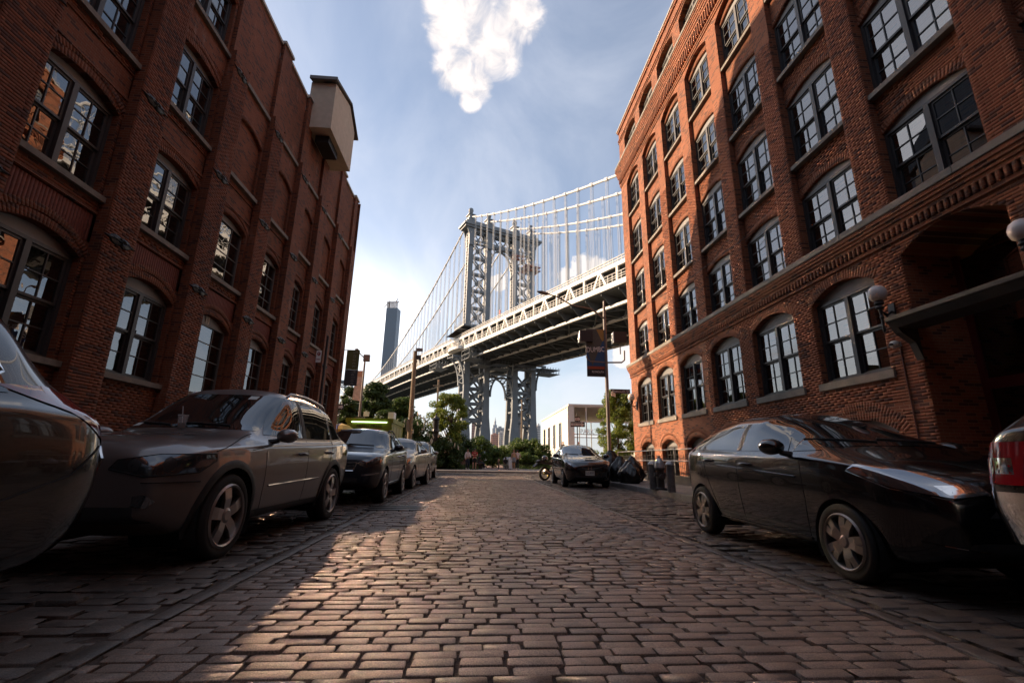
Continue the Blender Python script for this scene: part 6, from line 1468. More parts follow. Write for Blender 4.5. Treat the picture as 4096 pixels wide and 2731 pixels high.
for s in (-.5, 1.2): MB().tube([(s, .1, .18), (s, .1, 1.05), (s, 2.0, 2.0), (s, 3.2, 2.05)], .03, 6).build('rail', M_steel, stp); MB().tube([(s, 2.0, 1.08), (s, 2.0, 2.0)], .025, 6).build('post', M_steel, stp)
MB().box((5.0, 47.9, .1), (26, 50, 1.19)).build('terrace', M_step, kind='structure', label='raised stone terrace in front of the white building')
# ================================================================== STREET FURNITURE
M_pole = mat('pole_grey', (.20, .17, .155), .5, .3); M_poled = mat('pole_dark', (.055, .05, .05), .45, .4); M_wood = mat('weathered_wood', (.26, .19, .12), .85, var=.25, vscale=6, bump=.5, bscale=30)
M_sblk = mat('sign_black', (.02, .02, .02), .45); M_swht = mat('sign_white', (.85, .85, .82), .5); M_sbrn = mat('sign_brown', (.07, .035, .03), .5)
def poly_plate(mb, pts, y0, y1): return mb.prism(pts, 1, y0, y1)
def arrow_sign(par, w, h, txt=True):
    poly_plate(MB(), [(-w / 2, -h / 2), (w / 2, -h / 2), (w / 2, h / 2), (-w / 2, h / 2)], -.012, .012).build('sign_plate', M_sblk, par)
    a = [(-w * .46, -h * .24), (w * .24, -h * .24), (w * .24, -h * .42), (w * .47, 0), (w * .24, h * .42), (w * .24, h * .24), (-w * .46, h * .24)]
    poly_plate(MB(), a, -.020, -.0125).build('arrow', M_swht, par)
    if txt: text_mesh('ONE WAY', h * .40, M_sblk, par, 'lettering', .002, (-w * .07, -.024, -.005), (PI / 2, 0, 0), w * .62)
# right lamp post with banner, street sign, blank sign
px_, py_ = 2439, 1834; q = PY(px_, py_, 23.2); lx, ly = q[0], 23.2
lp = thing('lamp_post', 'tall grey street lamp at the right corner with a long arm over the road', 'lamp post', (lx, ly, .15)); Hh = 9.0
b = MB(); b.lathe([(.17, 0), (.17, .1), (.13, .3), (.115, 1.1), (.10, 1.2), (.085, Hh - .6), (.06, Hh)], 14); b.build('pole', M_pole, lp)
tip = PY(2192, 1176, 21.5); b = MB(); e = Vector((tip[0] - lx, tip[1] - ly, tip[2] - .15)); b.tube([(0, 0, Hh - .75), (e.x * .25, e.y * .25, Hh - .35), (e.x * .6, e.y * .6, e.z - .30), (e.x * .85, e.y * .85, e.z - .03), tuple(e)], [.05, .045, .04, .035, .03], 8); b.build('arm', M_pole, lp)
b = MB(); d_ = Vector((e.x, e.y, 0)).normalized(); 
for k, (r, o) in enumerate(((.03, -.05), (.10, .10), (.11, .35), (.05, .6))): pass
b.tube([tuple(e - d_ * .1), tuple(e + d_ * .1), tuple(e + d_ * .42), tuple(e + d_ * .66)], [.03, .09, .10, .03], 8); b.build('lamp_head', M_pole, lp)
b = MB(); b.lathe([(.0, 0), (.05, .02), (.05, .25), (.0, .32)], 8, (0, 0, Hh)); b.build('finial', M_pole, lp)
b = MB(); b.tube([(-1.05, 0, 6.15), (-1.0, 0, 5.95), (-.85, 0, 5.85), (0, 0, 5.82), (.85, 0, 5.85), (1.0, 0, 5.98), (1.02, 0, 6.5)], .045, 8); b.build('cross_arm', M_pole, lp)
for s in (-1.15, .70):
    b = MB(); b.box((s - .28, -.2, 6.9), (s + .42, .3, 7.5)); fl = b.build('floodlight', M_poled, lp); MB().tube([(s + .1, 0, 6.3), (s + .1, 0, 6.9)], .03, 6).build('floodlight_stem', M_pole, lp)
# banner: printed cloth on two short arms
bz1, bz0 = PY(2384, 1318, 23.2)[2], PY(2384, 1505, 23.2)[2]; bx0, bx1 = PY(2346, 1420, 23.2)[0], PY(2421, 1420, 23.2)[0]
bn = thing('street_banner', 'blue and yellow street banner lettered DUMBO and PLYMOUTH on the right lamp post', 'banner', ((bx0 + bx1) / 2, ly - .02, bz0)); w, h = bx1 - bx0, bz1 - bz0
M_bl = mat('banner_blue', (.025, .085, .21), .7); M_by = mat('banner_yellow', (.36, .22, .06), .7); M_bg = mat('banner_grey_stripe', (.09, .095, .085), .7); M_bo = mat('banner_orange', (.30, .06, .025), .7); M_bk = mat('banner_black', (.02, .02, .024), .7)
def clothp(n, pts, m, y): MB().prism([(u * w - w / 2, v * h) for u, v in pts], 1, y, y + .006).build(n, m, bn)
clothp('cloth', [(0, .21), (1, .21), (1, 1), (0, 1)], M_bl, 0); clothp('footer', [(0, 0), (1, 0), (1, .15), (0, .15)], M_bk, 0); clothp('orange_band', [(0, .15), (1, .15), (1, .21), (0, .21)], M_bo, 0)
clothp('yellow_patch', [(.55, 1), (1, 1), (1, .78), (.86, .74)], M_by, -.007); clothp('stripe_patch', [(0, 1), (.55, 1), (.86, .74), (.30, .22), (0, .60)], M_bg, -.008)
clothp('blue_patch', [(.30, .22), (.86, .74), (1, .78), (1, .22)], M_bl, -.009)
text_mesh('DUMBO', h * .155, M_swht, bn, 'lettering', .002, (0, -.013, h * .56), (PI / 2, -.06, 0), w * .98); text_mesh('PLYMOUTH', h * .06, M_swht, bn, 'lettering', .002, (w * .08, -.003, h * .09), (PI / 2, 0, 0), w * .62)
MB().tube([(-w / 2, .003, h + .01), (w / 2 + .1, .003, h + .01)], .018, 6).build('banner_arm', M_pole, bn); MB().tube([(-w / 2, .003, -.01), (w / 2 + .1, .003, -.01)], .018, 6).build('banner_arm', M_pole, bn)
q0, q1 = PY(2443, 1564, 23.1), PY(2520, 1564, 23.1)
ss = thing('street_sign', 'dark brown street name sign reading Plymouth St on the right lamp post', 'street sign', ((q0[0] + q1[0]) / 2, 23.1, q0[2])); w = q1[0] - q0[0]
MB().box((-w / 2, -.012, -.115), (w / 2, .012, .115)).build('sign_plate', M_sbrn, ss); text_mesh('Plymouth St', .19, M_swht, ss, 'lettering', .002, (0, -.016, -.01), (PI / 2, 0, 0), w * .88)
q0 = PY(2453, 1577, 22.9); ws_ = thing('street_sign', 'blank white back of a sign turned across the street on the right lamp post', 'street sign', (q0[0], 22.9, q0[2]), .9); MB().box((-.28, -.01, -.1), (.28, .01, .1)).build('sign_plate', M_swht, ws_); 
# one-way signs on a black post by the white building
q = PY(2312, 1834, 31); op = thing('sign_post', 'thin black post carrying two one way signs in front of the glass building', 'sign post', (q[0], 31, .1)); z1 = PY(2312, 1655, 31)[2]; MB().tube([(0, .03, 0), (0, .03, z1)], .035, 8).build('post', M_sblk, op)
a = PY(2312, 1697, 31); s1 = thing('one_way_sign', 'large black one way sign with white arrow on the black post', 'sign', (a[0] - .02, 30.98, a[2])); arrow_sign(s1, .98, .33)
a = PY(2309, 1676, 31); s1 = thing('one_way_sign', 'small tilted one way sign above the large one', 'sign', (a[0], 30.95, a[2]), .25); arrow_sign(s1, .40, .34)
# left lamp post with cobra head, box and faded banner
q = PY(1421, 1834, 34); lq = thing('lamp_post', 'slim street lamp with a bent arm and pale banner left of the bridge', 'lamp post', (q[0], 34, .1)); z1 = PY(1466, 1448, 34)[2]; t_ = PY(1430, 1400, 34)
MB().lathe([(.13, 0), (.11, .5), (.07, z1 - .1)], 10).build('pole', M_pole, lq); ex = t_[0] - q[0]; ez = t_[2] - .1
MB().tube([(0, 0, z1 - .15), (-.10, 0, z1 + .25), (ex * .55, 0, ez - .35), (ex * .9, 0, ez)], [.05, .045, .04, .035], 7).build('arm', M_pole, lq); MB().tube([(ex * .85, 0, ez), (ex * 1.05, 0, ez + .03), (ex * 1.3, 0, ez + .06)], [.04, .11, .04], 7).build('lamp_head', M_pole, lq)
MB().box((-.1, -.15, z1 - .05), (.34, .15, z1 + .45)).build('control_box', M_pole, lq)
a, b2 = PY(1450, 1484, 34), PY(1450, 1600, 34); bn2 = thing('street_banner', 'sun-bleached white and orange banner on the left lamp post', 'banner', (q[0] + .02, 33.85, b2[2])); h = a[2] - b2[2]
MB().prism([(-.62, .0), (-.06, -.1), (-.06, h), (-.50, h)], 1, 0, .012).build('cloth', mat('banner_bleached', (.62, .52, .46), .7, var=.25, vscale=5), bn2); MB().prism([(-.54, h * .8), (-.07, h * .78), (-.07, h * .98), (-.50, h * .98)], 1, -.006, -.001).build('print', mat('banner_faded_orange', (.6, .36, .24), .7), bn2)
# wooden utility pole with floodlight, second pole behind, dark iron pillar
q = PY(1632, 1834, 35); z1 = PY(1660, 1404, 35)[2]; up = thing('utility_pole', 'weathered wooden utility pole with a floodlight in front of the bridge', 'utility pole', (q[0], 35, .1)); MB().lathe([(.20, 0), (.15, z1 - .1)], 10).build('pole', M_wood, up)
b = MB(); b.box((.05, -.12, z1 - .1), (.55, .12, z1 + .12)); b.build('floodlight', M_pole, up); MB().box((.12, -.15, z1 - .75), (.45, .15, z1 - .45)).build('junction_box', M_poled, up); MB().tube([(-.1, -.1, z1 * .42), (-.1, -.22, z1 * .42), (.8, -.22, z1 * .44)], .025, 6).build('bracket', M_pole, up); MB().box((-.28, -.25, z1 * .30), (-.05, -.1, z1 * .40)).build('meter_box', M_pole, up)
q = PY(1737, 1834, 60); z1 = PY(1745, 1520, 60)[2]; u2 = thing('utility_pole', 'thin far utility pole under the bridge deck, left of the tower', 'utility pole', (q[0], 60, .1)); MB().lathe([(.16, 0), (.12, z1)], 8).build('pole', M_wood, u2); MB().box((-.7, -.05, z1 - .9), (.7, .05, z1 - .75)).build('crossarm', M_wood, u2)
q = PY(2085, 1834, 75); z1 = PY(2092, 1600, 75)[2]; u3 = thing('flag_pole', 'thin pale pole in front of the right leg of the bridge tower', 'pole', (q[0], 75, .1)); MB().lathe([(.14, 0), (.10, z1)], 8).build('pole', M_wood, u3)
q = PY(1736, 1834, 37.5); z1 = PY(1740, 1650, 37.5)[2] - .1; ip = thing('iron_pillar', 'dark ornate cast iron pillar among the shrubs behind the cars', 'pillar', (q[0], 37.5, .1)); b = MB(); b.lathe([(.30, 0), (.30, .4), (.22, .5), (.2, z1 * .62), (.30, z1 * .66), (.24, z1 * .70), (.26, z1 * .86), (.34, z1 * .88), (.16, z1 * .92), (.05, z1 * .96), (.07, z1 * .98), (.0, z1)], 12); b.build('shaft', M_iron, ip)
# corner sign and sign pole on the left
a = PY(1359, 1627, 26.9); cs = thing('one_way_sign', 'small black arrow sign at the corner of the left building', 'sign', (a[0], 26.9, a[2])); arrow_sign(cs, .42, .34, False); MB().tube([(0, .03, -a[2] + .1), (0, .03, .3)], .03, 6).build('post', M_poled, cs)
a = PY(1444, 1674, 30.5); cs = thing('one_way_sign', 'one way sign standing above the roof of the juice bar', 'sign', (a[0], 30.5, a[2])); arrow_sign(cs, .78, .26); MB().tube([(0, .03, -a[2] + .1), (0, .03, .2)], .03, 6).build('post', M_poled, cs); MB().box((.12, .03, .16), (.48, .05, .46)).build('upper_plate', M_swht, cs)
q = PY(1253, 1834, 15.2); z1 = PY(1303, 1345, 15.2)[2] - .15; sp_ = thing('sign_pole', 'dark pole with a white no standing sign in front of the left building', 'sign pole', (q[0], 15.2, .15)); MB().lathe([(.06, 0), (.045, .4), (.042, z1)], 10).build('pole', M_poled, sp_)
a = PY(1278, 1427, 15.2); MB().box((a[0] - q[0] - .09, -.06, a[2] - .15 - .20), (a[0] - q[0] + .07, -.05, a[2] - .15 + .20)).build('sign_plate', M_swht, sp_); b = MB(); n = 16; zc_ = a[2] - .15 + .09; xc_ = a[0] - q[0] - .01
M_sred = mat('sign_red', (.35, .03, .03), .5)
b.prism([(xc_ + .055 * math.cos(2 * PI * i / n), zc_ + .065 * math.sin(2 * PI * i / n)) for i in range(n)], 1, -.066, -.061); b.build('red_disc', M_sred, sp_); MB().box((xc_ - .06, -.066, zc_ - .20), (xc_ + .06, -.061, zc_ - .175)).build('red_bar', M_sred, sp_); text_mesh('P', .09, M_swht, sp_, 'letter', .002, (xc_, -.068, zc_), (PI / 2, 0, 0))
# blade banner on the left building's far corner
a, b2 = PY(1386, 1399, 26.5), PY(1386, 1538, 26.5); bb = thing('blade_banner', 'vertical green and grey banner lettered Smack Mellon on the corner of the left building', 'banner', (XL, 26.62, b2[2])); h = a[2] - b2[2]; x0, x1 = .12, .86
MB().box((x0, 0, h * .44), (x1, .012, h)).build('upper_cloth', mat('banner_olive', (.13, .135, .045), .7), bb); MB().box((x0, .001, 0), (x1, .011, h * .438)).build('lower_cloth', mat('banner_slate', (.05, .055, .06), .7), bb)
text_mesh('S m a c k', .36, mat('banner_text', (.3, .3, .26), .6), bb, 'lettering', .002, ((x0 + x1) / 2 + .12, -.004, h * .74), (PI / 2, PI / 2, 0), h * .46); text_mesh('M e l l o n', .36, MATS['banner_text'], bb, 'lettering', .002, ((x0 + x1) / 2 + .12, -.004, h * .22), (PI / 2, PI / 2, 0), h * .40)
for z in (-.02, h + .02): MB().tube([(-.02, .006, z), (x1 + .03, .006, z)], .02, 6).build('banner_arm', M_iron, bb)
# juice bar on the cross street
tk = thing('food_truck', 'green juice bar truck with a lit sign tube reading Fresh Press', 'food truck', (-6.55, 28.6, 0)); zt = PY(1480, 1672, 28.6)[2]; M_lime = mat('truck_lime', (.17, .20, .012), .5, var=.1)
b = MB(); b.box((-1.35, 0, .55), (1.35, 4.2, zt - .25)); b.build('body', M_lime, tk); MB().box((-1.42, -.06, zt - .25), (1.42, 4.26, zt)).build('roof', M_lime, tk)
MB().box((-1.2, -.02, 1.35), (1.2, .0, 2.1)).build('serving_hatch', mat('hatch_steel', (.16, .16, .14), .35, .6), tk); MB().box((-1.3, -.35, 1.25), (1.3, -.01, 1.31)).build('counter', MATS['hatch_steel'], tk)
MB().tube([(-1.05, -.10, zt - .24), (1.05, -.10, zt - .24)], .03, 8).build('light_tube', mat('tube_glow', (.72, 1.0, .55), .5, emit=2.4), tk)
MB().box((-1.3, -.045, zt - .82), (1.3, -.021, zt - .27)).build('fascia', M_lime, tk); MB().box((-.72, -.052, zt - .80), (.72, -.046, zt - .64)).build('orange_strip', mat('strip_orange', (.42, .09, .03), .6), tk)
text_mesh('FRESH PRESS', .24, M_sblk, tk, 'lettering', .004, (0, -.054, zt - .48), (PI / 2, 0, 0), 1.5); text_mesh('JUICE BAR', .12, mat('strip_text', (.75, .6, .45), .6), tk, 'lettering', .003, (0, -.057, zt - .72), (PI / 2, 0, 0), .75)
for x in (-1.0, 1.0):
    for y in (.8, 3.3): w = MB().tube([(x - .12, y, .36), (x + .12, y, .36)], .36, 16).build('wheel', M_tyre, tk)
for y in (.5, 1.6, 2.7): MB().box((1.352, y, .8), (1.37, y + .9, zt - .45)).build('side_panel', mat('truck_side', (.30, .29, .12), .6), tk)
MB().box((.95, .6, zt + .002), (1.3, 1.4, zt + .45)).build('roof_vent', M_swht, tk)
a = PY(1366, 1693, 28.2); um = thing('parasol', 'yellow and blue market parasol at the corner of the left building', 'parasol', (a[0], 28.2, 0)); zt = a[2]; MB().tube([(0, 0, 0), (0, 0, zt)], .025, 8).build('pole', M_pole, um)
for k in range(8):
    a0, a1 = 2 * PI * k / 8, 2 * PI * (k + 1) / 8; P = []
    for r, z in ((0.02, zt), (.45, zt - .12), (.85, zt - .38), (.87, zt - .55)): P.append([(r * math.cos(a0), r * math.sin(a0), z), (r * math.cos((a0 + a1) / 2) * .985, r * math.sin((a0 + a1) / 2) * .985, z + .01), (r * math.cos(a1), r * math.sin(a1), z)])
    MB().grid(P).build('canopy_panel', mat('parasol_blue', (.03, .05, .22), .7) if k in (0, 3, 5) else mat('parasol_yellow', (.55, .36, .07), .7), um)
# bollards, hydrant
M_bol = mat('bollard_grey', (.13, .12, .115), .55, .2, var=.3, vscale=9); M_bolc = mat('bollard_cap_silver', (.45, .43, .42), .4, .5, var=.2)
for lab, px, py, top in (('left grey pipe bollard with a domed cap beside the kerb', 2614, 1957, 1843), ('right grey pipe bollard in front of the hydrant', 2687, 1969, 1843)):
    g = G(px, py, .15); h = PY(px, top, g[1])[2] - .15; t = thing('bollard', lab, 'bollard', (g[0], g[1], .15), group='pipe bollards by the hydrant'); b = MB(); b.lathe([(.115, 0), (.105, .03), (.10, h * .86)], 16); b.build('post', M_bol, t, smooth=False); b = MB(); b.lathe([(.118, h * .86), (.118, h * .90), (.105, h * .92), (.08, h * .97), (.02, h)], 16); b.build('cap', M_bolc, t)
g = G(2668, 1965, .15); g = (g[0] + .06, g[1] + .55); hy = thing('fire_hydrant', 'black fire hydrant with a silver bonnet between the bollards', 'hydrant', (g[0], g[1], .15)); b = MB(); b.lathe([(.17, 0), (.17, .05), (.11, .08), (.10, .52), (.14, .55), (.14, .60)], 14); b.build('barrel', M_poled, hy); b = MB(); b.lathe([(.15, .60), (.15, .64), (.13, .74), (.07, .84), (.04, .86), (.04, .92), (.01, .93)], 14); b.build('bonnet', M_bolc, hy)
for s, L_ in ((-1, .17), (1, .17)): MB().tube([(0, 0, .42), (s * L_, 0, .42)], .05, 10).build('outlet', M_poled, hy)
MB().tube([(0, 0, .36), (0, -.2, .36)], .075, 12).build('pumper_outlet', M_poled, hy)
# rubbish bags
M_bag = mat('rubbish_bag_plastic', (.006, .006, .006), .36, bump=.9, bscale=16)
def bag(lab, x, y, r, h, seed):
    rs = np.random.default_rng(seed); bm = bmesh.new(); bmesh.ops.create_icosphere(bm, subdivisions=4, radius=1.0); ph = rs.uniform(0, 6, 12)
    for v in bm.verts:
        c = v.co; q = math.atan2(c.y, c.x); k = 1 + .10 * math.sin(3 * q + ph[0]) + .07 * math.sin(7 * q + ph[1] + 3 * c.z) + .05 * math.sin(13 * q + ph[2] - 5 * c.z) + .06 * math.sin(6 * c.z + ph[3] + 2 * q) + .03 * math.sin(19 * c.z + 9 * q + ph[4])
        z = c.z; v.co = Vector((c.x * k * r, c.y * k * r, (max(-.62, z) + .62) / 1.62 * h * (1 + .06 * math.sin(5 * q + ph[5]) * (z > -.3)) + (.18 * h * max(0, z - .9) * 10 if z > .9 else 0)))
    me = bpy.data.meshes.new('bag'); bm.to_mesh(me); bm.free(); me.polygons.foreach_set('use_smooth', np.ones(len(me.polygons), bool)); me.materials.append(M_bag)
    t = thing('rubbish_bag', lab, 'rubbish bag', (x, y, .15), rs.uniform(0, 6), 'black rubbish bags on the kerb'); link('sack', me, t)
    b = MB(); b.lathe([(.03, h * .98), (.025, h * 1.06), (.07, h * 1.16)], 8); b.build('knot', M_bag, t)
for i, (lab, px, py, Y, r, h) in enumerate((('front right black rubbish bag, nearest the bollards', 2525, 1935, 16.6, .36, .62), ('front middle black rubbish bag at the kerb', 2465, 1928, 16.9, .36, .66), ('rear black rubbish bag against the handrail', 2530, 1890, 18.2, .42, .80), ('tallest black rubbish bag beside the lamp post foot', 2440, 1880, 19.0, .48, 1.02), ('middle black rubbish bag behind the front ones', 2482, 1890, 18.0, .40, .82))):
    g = PY(px, py, Y); bag(lab, max(g[0], KR + .5), Y, r, h, i + 3)
# motorcycle behind the small hatchback
g = G(2178, 1921); mc = thing('motorcycle', 'dark motorcycle with yellow-rimmed rear wheel and a helmet on its seat', 'motorcycle', (g[0], g[1], 0), math.radians(-62)); M_gold = mat('rim_gold', (.38, .27, .06), .35, .8)
def mwheel(y):
    w = bpy.data.objects.new('wheel', None); COL.objects.link(w); w.parent = mc; w.location = (0, y, .31); b = MB(); n = 32; R0, R1 = .31, .225
    for r, x in ((R1, -.05), (.29, -.062), (R0, -.02), (R0, .02), (.29, .062), (R1, .05)): b.V += [(x, r * math.cos(2 * PI * j / n), r * math.sin(2 * PI * j / n)) for j in range(n)]
    for i in range(5):
        for j in range(n): b.F.append((i * n + j, i * n + (j + 1) % n, (i + 1) * n + (j + 1) % n, (i + 1) * n + j))
    b.build('tyre', M_tyre, w); b = MB()
    for k in range(10): a = 2 * PI * k / 10; b.bar((0, .03 * math.cos(a), .03 * math.sin(a)), (0, .22 * math.cos(a + .2), .22 * math.sin(a + .2)), .012, .012)
    for j in range(24): a, c = 2 * PI * j / 24, 2 * PI * (j + 1) / 24; b.bar((0, .222 * math.cos(a), .222 * math.sin(a)), (0, .222 * math.cos(c), .222 * math.sin(c)), .07, .02)
    b.tube([(-.06, 0, 0), (.06, 0, 0)], .05, 10); b.build('rim', M_gold, w)
mwheel(0.0); mwheel(1.38)
b = MB(); b.bar((.09, 0, .31), (.09, .55, .42), .04, .07); b.bar((-.09, 0, .31), (-.09, .55, .42), .04, .07); b.tube([(.08, 1.38, .31), (.08, 1.15, .95)], .025, 8); b.tube([(-.08, 1.38, .31), (-.08, 1.15, .95)], .025, 8); b.bar((0, .5, .45), (0, 1.1, .85), .12, .10); b.build('frame', M_poled, mc)
b = MB(); b.box((-.16, .48, .22), (.16, .92, .60)); b.tube([(-.2, .6, .36), (.2, .6, .36)], .09, 10); b.build('engine', M_poled, mc); b = MB(); b.prism([(-.45, .86), (-.35, .78), (.5, .68), (.62, .72), (.55, .80), (.0, .82), (-.3, .92)], 0, -.12, .12); b.build('seat', M_plast, mc)
b = MB(); b.lathe([(.08, 0), (.17, .06), (.18, .16), (.10, .22)], 12, (0, .82, .74), 1, 1.6); b.build('tank', M_navy if False else P_navy, mc, smooth=True); b = MB(); b.tube([(-.36, 1.02, 1.02), (-.1, 1.12, 1.0), (.1, 1.12, 1.0), (.36, 1.02, 1.02)], .016, 7); b.build('handlebar', M_poled, mc); MB().tube([(.2, .7, .3), (.2, .1, .33), (.2, -.15, .45)], [.04, .055, .06], 10).build('exhaust', M_steel, mc); MB().prism([(-.62, .62), (-.40, .80), (-.36, .78), (-.55, .58)], 0, -.09, .09).build('number_plate_bracket', M_plast, mc); b = MB(); b.lathe([(.02, -.08), (.11, -.06), (.12, .05), (.03, .09)], 12, (0, 1.28, .86)); b.build('headlight', M_lamp, mc)
hp = parent_world(mc) @ Vector((0, .02, .86)); hm = thing('helmet', 'black and white motorcycle helmet resting on the motorcycle seat', 'helmet', tuple(hp)); bm = bmesh.new(); bmesh.ops.create_icosphere(bm, subdivisions=3, radius=.155)
for v in bm.verts: v.co.z = max(v.co.z, -.10) + .1; v.co.x *= .95
me = bpy.data.meshes.new('shell'); bm.to_mesh(me); bm.free(); me.polygons.foreach_set('use_smooth', np.ones(len(me.polygons), bool)); me.materials.append(P_black); link('shell', me, hm); b = MB(); b.grid([[(.158 * math.sin(a) * math.cos(e), -.158 * math.cos(a) * math.cos(e), .1 + .158 * math.sin(e)) for e in np.linspace(-.25, .35, 5)] for a in np.linspace(-.9, .9, 10)]); b.build('visor', M_lamp, hm, smooth=True)
# litter bins, board, boulder, bench, low fence
M_bin = mat('bin_grey', (.33, .32, .32), .5, .3)
for lab, px in (('left grey domed litter bin by the park path', 2018), ('right grey domed litter bin beside the white board', 2029)):
    g = G(px, 1872, .1); k = g[1] / FPX; t = thing('litter_bin', lab, 'litter bin', (g[0], 41.0 + (0.4 if px < 2020 else 0), .1), group='domed litter bins'); b = MB(); b.lathe([(.24, 0), (.27, .05), (.29, .62), (.30, .66)], 16); b.build('can', M_bin, t); b = MB(); b.lathe([(.30, .66), (.29, .78), (.22, .92), (.10, 1.0), (.02, 1.02)], 16); b.build('dome_lid', M_bin, t, smooth=True)
g = PY(2042, 1850, 40.2); t = thing('notice_board', 'plain white upright board next to the litter bins', 'board', (g[0], 40.2, .1)); MB().box((-.16, -.03, .05), (.16, .03, .95)).build('panel', M_swht, t); MB().box((-.2, -.15, 0), (.2, .15, .05)).build('foot', M_poled, t)
g = G(1853, 1871, .1); bm = bmesh.new(); bmesh.ops.create_icosphere(bm, subdivisions=4, radius=1)
for v in bm.verts:
    k = 1 + .08 * math.sin(4 * v.co.x + 1) + .07 * math.sin(5 * v.co.y + 2 * v.co.z) + .03 * math.sin(14 * v.co.x + 9 * v.co.z); v.co = Vector((np.sign(v.co.x) * abs(v.co.x) ** .7 * .40 * k, np.sign(v.co.y) * abs(v.co.y) ** .7 * .36 * k, max(0, .30 + np.sign(v.co.z) * abs(v.co.z) ** .65 * .34 * k)))
me = bpy.data.meshes.new('boulder'); bm.to_mesh(me); bm.free(); me.polygons.foreach_set('use_smooth', np.ones(len(me.polygons), bool)); me.materials.append(mat_stone('boulder_granite', (.27, .2, .16), .4, .8, 1.0, 2, .1)); bo = link('boulder', me, loc=(g[0], g[1] + .3, .1)); tag(bo, 'squared pinkish boulder at the edge of the plaza left of the path', 'boulder')
bk = thing('park_bench', 'dark park bench along the path with people sitting on it', 'bench', (.30, 40.5, .1), 0); b = MB()
for i in range(4): MB().box((-.25 + i * .12, -1.6, .42), (-.15 + i * .12, 1.6, .45)).build('seat_slat', M_wood, bk)
for y in (-1.4, 0, 1.4): MB().box((-.25, y - .03, 0), (.2, y + .03, .42)).build('leg', M_iron, bk)
lf = thing('low_fence', 'low dark metal fence in front of the shrubs right of the bins', 'fence', (4.6, 42.4, .1)); 
for z in (.2, .52): MB().tube([(-1.1, 0, z), (1.1, 0, z)], .015, 6).build('rail', M_iron, lf)
pm_ = MB().tube([(0, 0, 0), (0, 0, .55)], .01, 5).mesh('picket', M_iron)
for x in np.arange(-1.1, 1.11, .12): link('picket', pm_, lf, loc=(x, 0, .0))
# overhead wire from the lamp post to the right building
w0 = PY(2432, 1292, 23.2); w1 = PY(3062, 925, 12.5); w1[0] = min(w1[0], XR - .03); P = [Vector(w0).lerp(Vector(w1), t) - Vector((0, 0, 1.2 * t * (1 - t))) for t in np.linspace(0, 1, 20)]; ow = thing('overhead_wire', 'thin overhead wire sagging from the right lamp post to the right building', 'wire', tuple(w1)); MB().tube(P, .010, 5).build('wire', M_poled, ow, world=True)
# ================================================================== PEOPLE
M_skin = mat('skin', (.42, .24, .17), .55); M_skind = mat('skin_dark', (.13, .07, .045), .55); M_hair = mat('hair_dark', (.02, .014, .01), .6); M_hairb = mat('hair_brown', (.16, .085, .045), .6)
def skinned(nm, verts, edges, rad, m, parent, sub=2, root=0):
    me = bpy.data.meshes.new(nm); me.from_pydata(verts, edges, []); o = bpy.data.objects.new('t', me); COL.objects.link(o)
    md = o.modifiers.new('k', 'SKIN'); md.use_smooth_shade = True
    for i, r in enumerate(rad):
        sv = me.skin_vertices[0].data[i]; sv.radius = (r if isinstance(r, tuple) else (r, r)); sv.use_root = (i == root)
    s = o.modifiers.new('s', 'SUBSURF'); s.levels = sub; s.render_levels = sub
    m2 = bpy.data.meshes.new_from_object(o.evaluated_get(bpy.context.evaluated_depsgraph_get())); bpy.data.objects.remove(o); bpy.data.meshes.remove(me); m2.materials.clear(); m2.materials.append(m); m2.name = nm
    m2.polygons.foreach_set('use_smooth', np.ones(len(m2.polygons), bool)); return link(nm, m2, parent)
